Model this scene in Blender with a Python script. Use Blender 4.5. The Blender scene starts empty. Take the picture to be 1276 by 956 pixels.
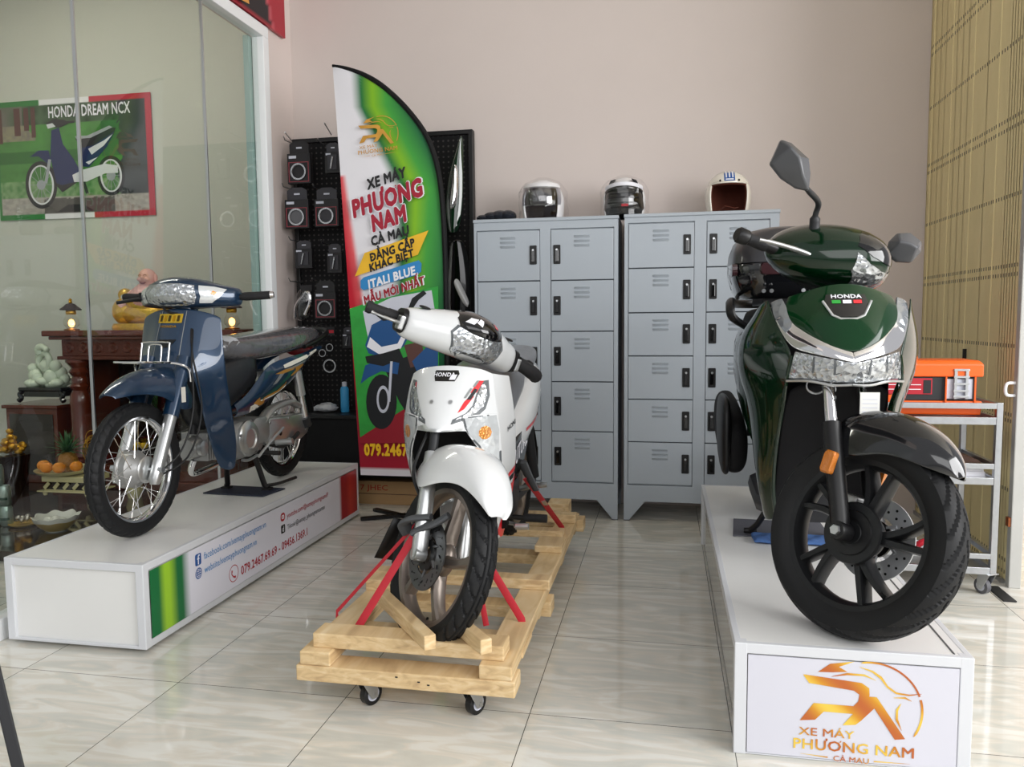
import bpy, bmesh, math, random
from mathutils import Vector, Matrix
from mathutils.bvhtree import BVHTree
random.seed(7)
S = bpy.context.scene
COL = S.collection
PI = math.pi

# ------------------------------------------------------------------ camera, world, light, exposure
CAM_H, CAM_F, CAM_P, CAM_Y, CAM_R = 1.212, 975.44, .0833, .1938, -.0093
cd = bpy.data.cameras.new('camera'); cam = bpy.data.objects.new('camera', cd); COL.objects.link(cam)
_f = Vector((-math.sin(CAM_Y)*math.cos(CAM_P), math.cos(CAM_Y)*math.cos(CAM_P), -math.sin(CAM_P)))
_r = Vector((math.cos(CAM_Y), math.sin(CAM_Y), 0)); _u = _r.cross(_f)
CR = _r*math.cos(CAM_R)+_u*math.sin(CAM_R); CU = _u*math.cos(CAM_R)-_r*math.sin(CAM_R); CF = _f
cam.matrix_world = Matrix(((CR.x, CU.x, -CF.x, 0), (CR.y, CU.y, -CF.y, 0), (CR.z, CU.z, -CF.z, CAM_H), (0, 0, 0, 1)))
cd.sensor_width = 36; cd.lens = CAM_F/1276*36; cd.clip_end = 100; cd.clip_start = .05
S.camera = cam

def at(u, v, ax, val):            # the point of the place seen at a pixel, at a known distance
    d = CR*((u-638)/CAM_F)-CU*((v-478)/CAM_F)+CF
    i = 'xyz'.index(ax); o = Vector((0, 0, CAM_H))
    return o+d*((val-o[i])/d[i])

W = bpy.data.worlds.new('overcast'); S.world = W; W.use_nodes = True
wn = W.node_tree.nodes; wl = W.node_tree.links
wb = wn['Background']; wb.inputs[1].default_value = .45
_tc = wn.new('ShaderNodeTexCoord'); _sp = wn.new('ShaderNodeSeparateXYZ'); _rp = wn.new('ShaderNodeValToRGB')
_mp = wn.new('ShaderNodeMapRange'); _mp.inputs[1].default_value = -1; _mp.inputs[2].default_value = 1
wl.new(_tc.outputs['Generated'], _sp.inputs[0]); wl.new(_sp.outputs[2], _mp.inputs[0]); wl.new(_mp.outputs[0], _rp.inputs[0])
_rp.color_ramp.elements[0].position = .44; _rp.color_ramp.elements[0].color = (.30, .29, .27, 1)
_rp.color_ramp.elements[1].position = .53; _rp.color_ramp.elements[1].color = (1.0, 1.0, 1.03, 1)
wl.new(_rp.outputs[0], wb.inputs[0])

def area(name, loc, target, sx, sy, power, col=(1, 1, 1)):
    l = bpy.data.lights.new(name, 'AREA'); l.shape = 'RECTANGLE'; l.size = sx; l.size_y = sy; l.energy = power; l.color = col
    o = bpy.data.objects.new(name, l); COL.objects.link(o); o.location = loc
    o.rotation_euler = (Vector(target)-Vector(loc)).to_track_quat('-Z', 'Y').to_euler()
    return o
# daylight of the open shop front (behind the camera) and of the open right side
area('daylight_front', (.6, -2.6, 3.0), (-.4, 2.2, .2), 6.0, 2.6, 95, (1, 1, 1))
area('daylight_right', (4.6, .6, 2.4), (-.6, 3.4, .8), 4.0, 2.8, 265, (1, 1, 1))
S.view_settings.view_transform = 'Standard'; S.view_settings.look = 'None'
S.view_settings.gamma = 1; S.view_settings.use_curve_mapping = False; S.view_settings.exposure = 0.26

# ------------------------------------------------------------------ materials
def hexc(h):
    h = h.lstrip('#'); c = [int(h[i:i+2], 16)/255 for i in (0, 2, 4)]
    return tuple(x/12.92 if x <= .04045 else ((x+.055)/1.055)**2.4 for x in c)+(1,)
MATS = {}
def mat(name, col='#808080', rough=.5, metal=0, coat=0, trans=0, ior=1.45, spec=.5, emit=0, noise=0, nscale=20, bump=0, bscale=200, alpha=1):
    m = bpy.data.materials.new(name); m.use_nodes = True; MATS[name] = m
    b = m.node_tree.nodes['Principled BSDF']; N = m.node_tree.nodes; L = m.node_tree.links
    c = hexc(col) if isinstance(col, str) else tuple(col)
    b.inputs['Base Color'].default_value = c; b.inputs['Roughness'].default_value = rough
    b.inputs['Metallic'].default_value = metal; b.inputs['Coat Weight'].default_value = coat
    b.inputs['Coat Roughness'].default_value = .03
    b.inputs['Transmission Weight'].default_value = trans; b.inputs['IOR'].default_value = ior
    b.inputs['Specular IOR Level'].default_value = spec; b.inputs['Alpha'].default_value = alpha
    if emit:
        b.inputs['Emission Color'].default_value = c; b.inputs['Emission Strength'].default_value = emit
    if noise or bump:
        tc = N.new('ShaderNodeTexCoord')
    if noise:
        t = N.new('ShaderNodeTexNoise'); t.inputs['Scale'].default_value = nscale; t.inputs['Detail'].default_value = 5
        L.new(tc.outputs['Object'], t.inputs['Vector'])
        mx = N.new('ShaderNodeMix'); mx.data_type = 'RGBA'
        mx.inputs[6].default_value = tuple(x*(1-noise) for x in c[:3])+(1,); mx.inputs[7].default_value = tuple(min(1, x*(1+noise)) for x in c[:3])+(1,)
        L.new(t.outputs['Fac'], mx.inputs[0]); L.new(mx.outputs[2], b.inputs['Base Color'])
    if bump:
        t2 = N.new('ShaderNodeTexNoise'); t2.inputs['Scale'].default_value = bscale; t2.inputs['Detail'].default_value = 4
        L.new(tc.outputs['Object'], t2.inputs['Vector'])
        bp = N.new('ShaderNodeBump'); bp.inputs['Strength'].default_value = bump; bp.inputs['Distance'].default_value = .01
        L.new(t2.outputs['Fac'], bp.inputs['Height']); L.new(bp.outputs[0], b.inputs['Normal'])
    return m

def nodes(m): return m.node_tree.nodes, m.node_tree.links, m.node_tree.nodes['Principled BSDF']

def thin_glass(name, tint=(1, 1, 1, 1), extra=0.0, ior=1.5):        # a thin pane: clear straight through, Fresnel reflection
    m = bpy.data.materials.new(name); m.use_nodes = True; MATS[name] = m
    N, L = m.node_tree.nodes, m.node_tree.links
    N.remove(N['Principled BSDF']); out = N['Material Output']
    tr = N.new('ShaderNodeBsdfTransparent'); tr.inputs[0].default_value = tint
    gl = N.new('ShaderNodeBsdfGlossy'); gl.inputs['Roughness'].default_value = .015
    fr = N.new('ShaderNodeFresnel'); fr.inputs[0].default_value = ior
    ad = N.new('ShaderNodeMath'); ad.operation = 'ADD'; ad.inputs[1].default_value = extra; ad.use_clamp = True
    mx = N.new('ShaderNodeMixShader')
    ge = N.new('ShaderNodeNewGeometry'); inv = N.new('ShaderNodeMath'); inv.operation = 'SUBTRACT'; inv.inputs[0].default_value = 1
    mu = N.new('ShaderNodeMath'); mu.operation = 'MULTIPLY'; k2 = N.new('ShaderNodeMath'); k2.operation = 'MULTIPLY'; k2.inputs[1].default_value = 1.15
    L.new(ge.outputs['Backfacing'], inv.inputs[1]); L.new(fr.outputs[0], k2.inputs[0]); L.new(k2.outputs[0], ad.inputs[0])
    L.new(ad.outputs[0], mu.inputs[0]); L.new(inv.outputs[0], mu.inputs[1]); L.new(mu.outputs[0], mx.inputs[0]); L.new(tr.outputs[0], mx.inputs[1]); L.new(gl.outputs[0], mx.inputs[2])
    L.new(mx.outputs[0], out.inputs[0])
    return m

mat('wall_paint', '#d3c8c3', .75, noise=.03, nscale=3, bump=.03, bscale=120)
mat('side_wall_paint', '#dccfca', .7, noise=.03, nscale=3)
mat('inner_wall_paint', '#c3c6bb', .7, noise=.03, nscale=2)
mat('ceiling_paint', '#dedad4', .8)
mat('white_metal', '#eceef0', .35)
mat('white_board', '#e6e6e4', .28, noise=.02, nscale=2)
mat('white_panel', '#d2d2dc', .35)
mat('side_board', '#b9b8b0', .06, spec=.8)
mat('alu_white', '#d6d8dc', .3)
mat('dark_seam', '#54565a', .5)
mat('black_plastic', '#0d0d0f', .42)
mat('black_gloss', '#0a0a0c', .12, coat=.6)
mat('black_matte', '#121214', .7, bump=.1, spec=.3)
mat('dark_grey', '#242528', .5)
mat('mid_grey', '#5d5d61', .55)
mat('rubber', '#131416', .6, bump=.05, bscale=300, spec=.4)
mat('chrome', '#e8e8ea', .08, metal=1)
mat('steel', '#c4c6c8', .3, metal=1)
mat('zinc', '#b9bcc0', .32, metal=1, noise=.15, nscale=40)
mat('alloy', '#b8b8b6', .38, metal=.9, noise=.08, nscale=30)
mat('cast_alu', '#a9a9a8', .45, metal=.8, noise=.1, nscale=60, bump=.08, bscale=400)
mat('engine_dark', '#2b2c2e', .5, metal=.3)
mat('locker_grey', '#a9b1b9', .38, noise=.02, nscale=4)
mat('locker_gap', '#3c4248', .6)
mat('red_print', '#b3182b', .45)
mat('dark_red_print', '#9c1428', .45)
mat('black_print', '#17161a', .45)
mat('blue_print', '#2f86c4', .45)
mat('navy_print', '#23559c', .45)
mat('white_print', '#ececf2', .45)
mat('yellow_print', '#ffc81e', .45)
mat('clear_lens', '#f4f6f8', .03, trans=.92, ior=1.3)
mat('gold', '#d9a12c', .22, metal=1)

# ------------------------------------------------------------------ mesh helpers
class MB:
    def __init__(s, M=None): s.v = []; s.f = []; s.M = M; s.boxy = False
    def add(s, vs, fs):
        o = len(s.v); s.v += [Vector(v) for v in vs]; s.f += [tuple(i+o for i in f) for f in fs]; return s
    def box(s, c, d, rot=None):
        x, y, z = (k/2 for k in d)
        vs = [Vector(p) for p in ((-x,-y,-z),(x,-y,-z),(x,y,-z),(-x,y,-z),(-x,-y,z),(x,-y,z),(x,y,z),(-x,y,z))]
        if rot is not None: vs = [rot @ v for v in vs]
        s.boxy = True
        return s.add([v+Vector(c) for v in vs], [(0,3,2,1),(4,5,6,7),(0,1,5,4),(1,2,6,5),(2,3,7,6),(3,0,4,7)])
    def bx(s, x0, x1, y0, y1, z0, z1):
        s.jit = getattr(s, 'jit', -1)+1; j = (s.jit % 9)*.00009
        x0, x1 = min(x0, x1)+j, max(x0, x1)-j; y0, y1 = min(y0, y1)+j, max(y0, y1)-j; z0, z1 = min(z0, z1)+j, max(z0, z1)-j
        return s.box(((x0+x1)/2,(y0+y1)/2,(z0+z1)/2), (abs(x1-x0),abs(y1-y0),abs(z1-z0)))
    def loft(s, rings, caps=True, closed=True):
        n = len(rings[0]); vs = [p for r in rings for p in r]; fs = []
        for i in range(len(rings)-1):
            for j in range(n if closed else n-1):
                a, b = i*n+j, i*n+(j+1) % n; fs.append((a, b, b+n, a+n))
        if caps and closed:
            fs.append(tuple(range(n))[::-1]); fs.append(tuple(range((len(rings)-1)*n, len(rings)*n)))
        return s.add(vs, fs)
    def tube(s, path, r, n=10, caps=True, flat=1.0, up=None):
        path = [Vector(p) for p in path]; k = len(path)
        rs = r if isinstance(r, (list, tuple)) else [r]*k
        rings = []; ref = Vector(up) if up else None
        for i, p in enumerate(path):
            d = (path[min(i+1, k-1)]-path[max(i-1, 0)]).normalized()
            if ref is None:
                ref = Vector((0,0,1)) if abs(d.z) < .9 else Vector((1,0,0))
            a = (ref-d*ref.dot(d)).normalized(); b = d.cross(a); 
            if not up: ref = a
            rings.append([p+(a*math.cos(t)*flat+b*math.sin(t))*rs[i] for t in (2*PI*j/n for j in range(n))])
        return s.loft(rings, caps)
    def lathe(s, prof, c=(0,0,0), ax='z', n=24, a0=0, a1=2*PI):
        c = Vector(c); full = abs(a1-a0-2*PI) < 1e-6; rings = []
        cnt = n if full else n+1
        for (r, h) in prof:
            ring = []
            for j in range(cnt):
                t = a0+(a1-a0)*j/n; x, y = r*math.cos(t), r*math.sin(t)
                v = {'z': (x,y,h), 'x': (h,x,y), 'y': (y,h,x)}[ax]; ring.append(c+Vector(v))
            rings.append(ring)
        return s.loft(rings, False, full)
    def prism(s, poly, plane, a, b):          # polygon in a plane ('xy','xz','yz') drawn out along the third axis
        def P(p, h): return {'xy': (p[0],p[1],h), 'xz': (p[0],h,p[1]), 'yz': (h,p[0],p[1])}[plane]
        n = len(poly)
        return s.add([P(p, a) for p in poly]+[P(p, b) for p in poly],
                     [tuple(range(n)), tuple(range(n, 2*n))[::-1]]+[(i, i+n, (i+1) % n+n, (i+1) % n) for i in range(n)])
    def ell(s, c, r, nu=16, nv=10, rot=None, v0=0, v1=PI):
        c = Vector(c); rings = []
        for i in range(nv+1):
            t = v0+(v1-v0)*i/nv; ring = []
            for j in range(nu):
                q = 2*PI*j/nu; p = Vector((r[0]*math.sin(t)*math.cos(q), r[1]*math.sin(t)*math.sin(q), r[2]*math.cos(t)))
                ring.append(c+(rot @ p if rot else p))
            rings.append(ring)
        return s.loft(rings, False)
    def grid(s, rows, mirror=False, hold=0):
        if hold:
            def ins(a, f):
                L_ = lambda p, q: tuple(x+(y-x)*f for x, y in zip(p, q))
                return [a[0], L_(a[0], a[1])]+list(a[1:-1])+[L_(a[-1], a[-2]), a[-1]]
            rows = [ins(list(r), hold) if not mirror else list(r[:-1])+[tuple(x+(y-x)*hold for x, y in zip(r[-1], r[-2])), r[-1]] for r in rows]
            rows = [list(c) for c in zip(*[ins(list(c), hold) for c in zip(*rows)])]
        if mirror: rows = [[(-p[0], p[1], p[2]) for p in r[::-1]][:-1 if abs(r[0][0]) < 1e-6 else None]+list(r) for r in rows]
        n = len(rows[0]); fs = []
        for i in range(len(rows)-1):
            for j in range(n-1): fs.append((i*n+j, i*n+j+1, (i+1)*n+j+1, (i+1)*n+j))
        return s.add([p for r in rows for p in r], fs)
    def mirror(s):
        k = len(s.v); s.v += [Vector((-v.x, v.y, v.z)) for v in s.v]
        s.f += [tuple(i+k for i in f[::-1]) for f in s.f]; return s
    def move(s, t):
        t = Vector(t); s.v = [v+t for v in s.v]; return s
    def xf(s, M): s.v = [M @ v for v in s.v]; return s
    def build(s, name, m, parent=None, smooth=40, bevel=0, sub=0, solid=0, soff=-1, bseg=2, merge=1e-5):
        me = bpy.data.meshes.new(name); bm = bmesh.new()
        M = s.M
        vs = [bm.verts.new(M @ v if M else v) for v in s.v]
        for f in s.f:
            if len(set(f)) > 2:
                try: bm.faces.new([vs[i] for i in f])
                except ValueError: pass
        if merge and not s.boxy: bmesh.ops.remove_doubles(bm, verts=bm.verts, dist=merge)
        bmesh.ops.dissolve_degenerate(bm, edges=bm.edges, dist=1e-6)
        bmesh.ops.recalc_face_normals(bm, faces=bm.faces)
        bm.to_mesh(me); bm.free()
        me.materials.append(MATS[m] if isinstance(m, str) else m)
        o = bpy.data.objects.new(name, me); COL.objects.link(o)
        if parent is not None: o.parent = parent
        if smooth:
            me.shade_smooth()
            if not sub: me.set_sharp_from_angle(angle=math.radians(smooth))
        if bevel:
            b = o.modifiers.new('bevel', 'BEVEL'); b.width = bevel; b.segments = bseg; b.limit_method = 'ANGLE'; b.angle_limit = math.radians(40)
        if solid:
            d = o.modifiers.new('solid', 'SOLIDIFY'); d.thickness = solid; d.offset = soff
        if sub:
            u = o.modifiers.new('sub', 'SUBSURF'); u.levels = sub; u.render_levels = sub
        return o

def tag(o, label, cat=None, group=None, kind=None):
    if label: o['label'] = label
    if cat: o['category'] = cat
    if group: o['group'] = group
    if kind: o['kind'] = kind
    return o
def thing(name, label, cat, loc=(0,0,0), rz=0, group=None):
    o = bpy.data.objects.new(name, None); COL.objects.link(o); o.empty_display_size = .1
    o.location = loc; o.rotation_euler = (0, 0, rz); return tag(o, label, cat, group)
def struct(o, label=None): o['kind'] = 'structure'; return o

def rrect(w, h, r, n=4, cx=0, cy=0):
    pts = []
    for (sx, sy, a) in ((1,1,0),(-1,1,90),(-1,-1,180),(1,-1,270)):
        for i in range(n+1):
            t = math.radians(a+90*i/n); pts.append((cx+sx*(w/2-r)+r*math.cos(t), cy+sy*(h/2-r)+r*math.sin(t)))
    return pts
def oval(c, a, b, n=16, sq=2.0):
    out = []
    for i in range(n):
        t = 2*PI*i/n; ct, st = math.cos(t), math.sin(t)
        out.append((c[0]+a*math.copysign(abs(ct)**(2/sq), ct), c[1]+b*math.copysign(abs(st)**(2/sq), st)))
    return out
def smoothpath(pts, n=6):
    pts = [Vector(p) for p in pts]; out = []
    for i in range(len(pts)-1):
        p0, p1, p2, p3 = pts[max(i-1,0)], pts[i], pts[i+1], pts[min(i+2, len(pts)-1)]
        for k in range(n):
            t = k/n; out.append(.5*((2*p1)+(p2-p0)*t+(2*p0-5*p1+4*p2-p3)*t*t+(3*p1-p0-3*p2+p3)*t**3))
    return out+[pts[-1]]

# flat print: polygons / lettering laid on a plane given by origin, x-direction and y-direction
class Frame:
    def __init__(s, o, x, y, n=None):
        s.o, s.x, s.y = Vector(o), Vector(x), Vector(y); s.n = (s.x.cross(s.y)).normalized() if n is None else Vector(n)
    def p(s, u, v, h=0): return s.o+s.x*u+s.y*v+s.n*h
    def sub(s, u, v, ang=0, sc=1, h=0):
        c, k = math.cos(ang), math.sin(ang)
        return Frame(s.p(u, v, h), (s.x*c+s.y*k)*sc, (s.y*c-s.x*k)*sc, s.n)
def tri_bm(poly):
    bm = bmesh.new(); vs = [bm.verts.new((p[0], p[1], 0)) for p in poly]
    bm.faces.new(vs); bmesh.ops.triangulate(bm, faces=bm.faces[:]); return bm
def text_raw(body, size, bold, space):
    cu = bpy.data.curves.new('txt', 'FONT'); cu.body = body; cu.size = size; cu.resolution_u = 2; cu.space_character = space*(1+bold*1.6)
    o = bpy.data.objects.new('txt', cu); COL.objects.link(o)
    bpy.context.view_layer.update()
    me = bpy.data.meshes.new_from_object(o.evaluated_get(bpy.context.evaluated_depsgraph_get()))
    v0 = [(v.co.x, v.co.y) for v in me.vertices]; f0 = [tuple(p.vertices) for p in me.polygons]
    bpy.data.objects.remove(o); bpy.data.curves.remove(cu); bpy.data.meshes.remove(me)
    if bold < .006: return v0, f0
    vs, fs = [], []; r = bold*size; k = 8 if bold > .03 else 6
    for i in range(k):
        t = 2*PI*(i+.5)/k; n = len(vs)
        vs += [(x+r*math.cos(t), y+r*math.sin(t), i) for x, y in v0]; fs += [tuple(q+n for q in f) for f in f0]
    return vs, fs
def text_geo(s, size=1.0, bold=0, align='LEFT', sx=1.0, space=1.0):
    body = s.replace('Ơ', 'O').replace('Ớ', 'Ó').replace('Đ', 'D')
    vs, fs = text_raw(body, size, bold, space)
    for i, ch in enumerate(s):                       # the horn of the letter, the bar of the letter
        if ch == 'Đ':
            pv, _ = text_raw(body[:i]+'D', size, bold, space); xm = max(p[0] for p in pv)-size*.66; t = size*(.035+bold*.8); o = len(vs)
            vs += [(xm-size*.06, size*.35-t), (xm+size*.30, size*.35-t), (xm+size*.30, size*.35+t), (xm-size*.06, size*.35+t)]; fs.append((o, o+1, o+2, o+3))
        if ch in 'ƠỚ':
            pv, _ = text_raw(body[:i]+'O', size, bold, space); xm = max(p[0] for p in pv); c = size*.70
            o = len(vs); t = size*(.05+bold)
            vs += [(xm-size*.14, c-size*.06), (xm-size*.01, c-size*.055), (xm+size*.015, c+size*.05), (xm+size*.015-t*1.3, c+size*.05), (xm-size*.045, c-size*.005)]
            fs.append((o, o+1, o+2, o+3, o+4))
    w = max(p[0] for p in vs)
    dx = {'LEFT': 0, 'CENTER': -w/2, 'RIGHT': -w}[align]
    return [((p[0]+dx)*sx, p[1])+tuple(p[2:]) for p in vs], fs
def place2d(vs, fs, fr, h): return MB().add([fr.p(p[0], p[1], h+(p[2]*.00007 if len(p) > 2 else 0)) for p in vs], fs)
def text(name, s, fr, m, parent, size, bold=.0, align='LEFT', sx=1.0, h=.0008, shear=0, space=1.0):
    vs, fs = text_geo(s, size, bold, align, sx, space)
    vs = [(p[0]+p[1]*shear,)+tuple(p[1:]) for p in vs]
    return place2d(vs, fs, fr, h).build(name, m, parent, smooth=0, merge=0)
def polys(name, pl, fr, m, parent, h=.0006):
    mb = MB()
    for q_, poly in enumerate(pl):
        bm = tri_bm(poly); bm.verts.index_update()
        mb.add([fr.p(v.co.x, v.co.y, h+q_*.00008) for v in bm.verts], [tuple(v.index for v in f.verts) for f in bm.faces]); bm.free()
    return mb.build(name, m, parent, smooth=0, merge=0)
def stroke(pts, w):               # 2d poly-line with width list or number, as one polygon
    k = len(pts); ws = w if isinstance(w, (list, tuple)) else [w]*k; a, b = [], []
    for i in range(k):
        p, q = Vector(pts[max(i-1, 0)]), Vector(pts[min(i+1, k-1)]); d = (q-p).normalized(); n = Vector((-d.y, d.x))*ws[i]/2
        a.append(tuple(Vector(pts[i])+n)); b.append(tuple(Vector(pts[i])-n))
    return a+b[::-1]
def arc(c, r, a0, a1, n=24): return [(c[0]+r*math.cos(math.radians(a0+(a1-a0)*i/n)), c[1]+r*math.sin(math.radians(a0+(a1-a0)*i/n))) for i in range(n+1)]

# print laid onto a curved part: each vertex is carried along a direction until it meets the part
def bvh_of(o):
    dg = bpy.context.evaluated_depsgraph_get(); bpy.context.view_layer.update()
    dg = bpy.context.evaluated_depsgraph_get(); e = o.evaluated_get(dg); me = e.to_mesh()
    t = BVHTree.FromPolygons([v.co.copy() for v in me.vertices], [tuple(p.vertices) for p in me.polygons]); e.to_mesh_clear(); return t
def conform(name, vs, fs, fr, target, m, parent, d, off=.0012, cuts=2):
    bm = bmesh.new(); bv = [bm.verts.new((p[0], p[1], p[2]*.00007 if len(p) > 2 else 0)) for p in vs]
    for f in fs:
        try: bm.faces.new([bv[i] for i in f])
        except ValueError: pass
    bmesh.ops.triangulate(bm, faces=bm.faces[:])
    if cuts: bmesh.ops.subdivide_edges(bm, edges=bm.edges[:], cuts=cuts, use_grid_fill=True)
    t = bvh_of(target); d = Vector(d).normalized(); bm.verts.index_update(); out = []; last = None
    for v in bm.verts:
        p = fr.p(v.co.x, v.co.y); hit = t.ray_cast(p-d*.5, d, 1.5)
        if hit[0] is None:
            q = t.find_nearest(p); out.append(q[0]-d*off if q[0] else p)
        else: out.append(hit[0]-d*(off+v.co.z))
    fs2 = [tuple(v.index for v in f.verts) for f in bm.faces]; bm.free()
    return MB().add(out, fs2).build(name, m, parent, smooth=60, merge=0)
def conform_poly(name, pl, fr, target, m, parent, d, off=.0012, cuts=3):
    vs, fs = [], []
    for poly in pl:
        o = len(vs); vs += [tuple(p) for p in poly]; fs.append(tuple(range(o, o+len(poly))))
    return conform(name, vs, fs, fr, target, m, parent, d, off, cuts)

def vcol_mat(name, rough=.5, coat=0):
    m = mat(name, '#ffffff', rough, coat=coat); N, L, b = nodes(m)
    a = N.new('ShaderNodeVertexColor'); a.layer_name = 'print'; L.new(a.outputs[0], b.inputs['Base Color']); return m
def paint_grid(o, fn):             # printed colours, one per vertex
    me = o.data; ca = me.color_attributes.new('print', 'FLOAT_COLOR', 'POINT')
    for i, v in enumerate(me.vertices): ca.data[i].color = fn(v.co)
def mixc(a, b, t): t = max(0, min(1, t)); return tuple(x+(y-x)*t for x, y in zip(a, b))
def ramp(stops, t):
    if t <= stops[0][0]: return stops[0][1]
    for (a, ca), (b, cb) in zip(stops, stops[1:]):
        if t <= b: return mixc(ca, cb, (t-a)/(b-a))
    return stops[-1][1]
vcol_mat('printed_vinyl', .4); vcol_mat('printed_cloth', .7)

# ================================================================== THE SETTING
BY, LX, RX, CEIL = 5.08, -2.5, 1.518, 3.9
# floor: polished stone tiles, 60 cm, fine streaks along x, thin grey joints
fm = mat('floor_tile', '#c9c6ba', .07, spec=.6); N, L, B = nodes(fm)
tc = N.new('ShaderNodeTexCoord'); sx = N.new('ShaderNodeSeparateXYZ'); L.new(tc.outputs['Object'], sx.inputs[0])
def math_n(N, L, op, a, b=None, clamp=False):
    n = N.new('ShaderNodeMath'); n.operation = op; n.use_clamp = clamp
    for i, q in enumerate((a, b)):
        if q is None: continue
        if isinstance(q, (int, float)): n.inputs[i].default_value = q
        else: L.new(q, n.inputs[i])
    return n.outputs[0]
TS = .6
cells, edges = [], []
for k, off in ((0, -.401), (1, 2.278)):
    t = math_n(N, L, 'DIVIDE', math_n(N, L, 'SUBTRACT', sx.outputs[k], off), TS)
    cells.append(math_n(N, L, 'FLOOR', t)); fr_ = math_n(N, L, 'FRACT', t)
    edges.append(math_n(N, L, 'MINIMUM', fr_, math_n(N, L, 'SUBTRACT', 1.0, fr_)))
e = math_n(N, L, 'MINIMUM', edges[0], edges[1]); joint = math_n(N, L, 'LESS_THAN', e, .0022)
wn_ = N.new('ShaderNodeTexWhiteNoise'); cb = N.new('ShaderNodeCombineXYZ'); L.new(cells[0], cb.inputs[0]); L.new(cells[1], cb.inputs[1]); L.new(cb.outputs[0], wn_.inputs['Vector'])
mpn = N.new('ShaderNodeMapping'); mpn.inputs['Scale'].default_value = (1.5, 6.5, 1)
av = N.new('ShaderNodeVectorMath'); av.operation = 'ADD'; sc_ = N.new('ShaderNodeVectorMath'); sc_.operation = 'SCALE'; sc_.inputs['Scale'].default_value = 7
L.new(wn_.outputs['Color'], sc_.inputs[0]); L.new(tc.outputs['Object'], av.inputs[0]); L.new(sc_.outputs[0], av.inputs[1]); L.new(av.outputs[0], mpn.inputs['Vector'])
n1 = N.new('ShaderNodeTexNoise'); n1.inputs['Scale'].default_value = 2.2; n1.inputs['Detail'].default_value = 7; n1.inputs['Distortion'].default_value = 1.3; L.new(mpn.outputs[0], n1.inputs['Vector'])
cr = N.new('ShaderNodeValToRGB'); L.new(n1.outputs['Fac'], cr.inputs[0])
el = cr.color_ramp.elements; el[0].position = .28; el[0].color = hexc('#c6c4bb'); el[1].position = .74; el[1].color = hexc('#e2e1da')
x1 = el.new(.44); x1.color = hexc('#cecdc4'); x2 = el.new(.52); x2.color = hexc('#d8d2c6'); x3 = el.new(.6); x3.color = hexc('#dfddd5')
mj = N.new('ShaderNodeMix'); mj.data_type = 'RGBA'; mj.inputs[7].default_value = hexc('#55534c')
L.new(joint, mj.inputs[0]); L.new(cr.outputs[0], mj.inputs[6]); L.new(mj.outputs[2], B.inputs['Base Color'])
struct(MB().bx(-9, 9, -9, 9, -.08, 0).build('floor', 'floor_tile', smooth=0))
struct(MB().bx(LX-.12, 4.5, BY, BY+.15, 0, CEIL).build('wall_back', 'wall_paint', smooth=0))
struct(MB().bx(LX-.12, LX, 4.735, BY, 0, CEIL).build('wall_left', 'side_wall_paint', smooth=0))
struct(MB().bx(LX-.12, LX-.02, .1, 4.735, 3.02, CEIL).build('wall_header', 'side_wall_paint', smooth=0))
struct(MB().bx(-7.2, 4.5, 1.3, BY+1, CEIL, CEIL+.1).build('ceiling', 'ceiling_paint', smooth=0))
# inner room behind the glass
struct(MB().bx(-7.2, LX-.12, 5.75, 5.9, 0, CEIL).build('wall_inner', 'inner_wall_paint', smooth=0))
struct(MB().bx(-7.3, -7.15, -1, 5.9, 0, CEIL).build('wall_far', 'inner_wall_paint', smooth=0))
struct(MB().bx(LX-.12, LX-.1, BY, 5.75, 0, CEIL).build('wall_return', 'inner_wall_paint', smooth=0))
# glass partition
thin_glass('pane_glass', (.95, .97, .96, 1), .02)
mat('pane_edge', '#aec9c4', .2, trans=.3)
ys = [.12, 1.10, 2.09, 3.07, 4.05, 4.655]
fw = MB().bx(LX-.06, LX+.02, .1, 4.735, 0, .085); fw.bx(LX-.06, LX+.02, .1, 4.735, 2.985, 3.055); fw.bx(LX-.06, LX+.02, 4.665, 4.735, .085, 2.985)
win = struct(fw.build('window_1', 'white_metal', smooth=0, bevel=.004))
for a, b in zip(ys, ys[1:]):
    MB().bx(LX-.025, LX-.015, a+.003, b-.003, .08, 2.99).build('pane', 'pane_glass', win, smooth=0)
sm = MB()
for y in ys[1:-1]: sm.bx(LX-.027, LX-.012, y-.0045, y+.0045, .085, 2.985)
sm.build('glazing_seam', 'steel', win, smooth=0)
MB().bx(LX-.10, LX-.065, 4.63, 4.70, .085, 2.985).build('glass_jamb', 'pane_edge', win, smooth=0)
# fascia sign over the partition
vcol_mat('fascia_print', .35)
g = MB().grid([[(LX+.03, 1.0+3.945*i/120, 3.062+.7*j/24) for i in range(121)] for j in range(25)])
fas = g.build('fascia_sign', 'fascia_print', smooth=0, solid=.02, soff=1)
def fcol(p):
    red, blk = hexc('#a81e30'), hexc('#15131a')
    a = 4.80-(p.z-3.062)*.42
    if p.y > a: return red
    if p.y > a-.035: return mixc(red, hexc('#d8707a'), .5)
    if p.z < 3.085: return red
    return blk
paint_grid(fas, fcol)
tag(fas, 'red and black printed sign board above the glass partition, cut off by the top edge', 'sign')
fr = Frame((LX+.053, 0, 3.062), (0, 1, 0), (0, 0, 1))
polys('gold_ribbon', [[(4.33, .12), (4.42, .10), (4.50, .30), (4.44, .6)], [(4.36, .02), (4.45, .03), (4.43, .1)]], fr, mat('sign_gold', '#d99a4a', .4), fas)

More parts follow.
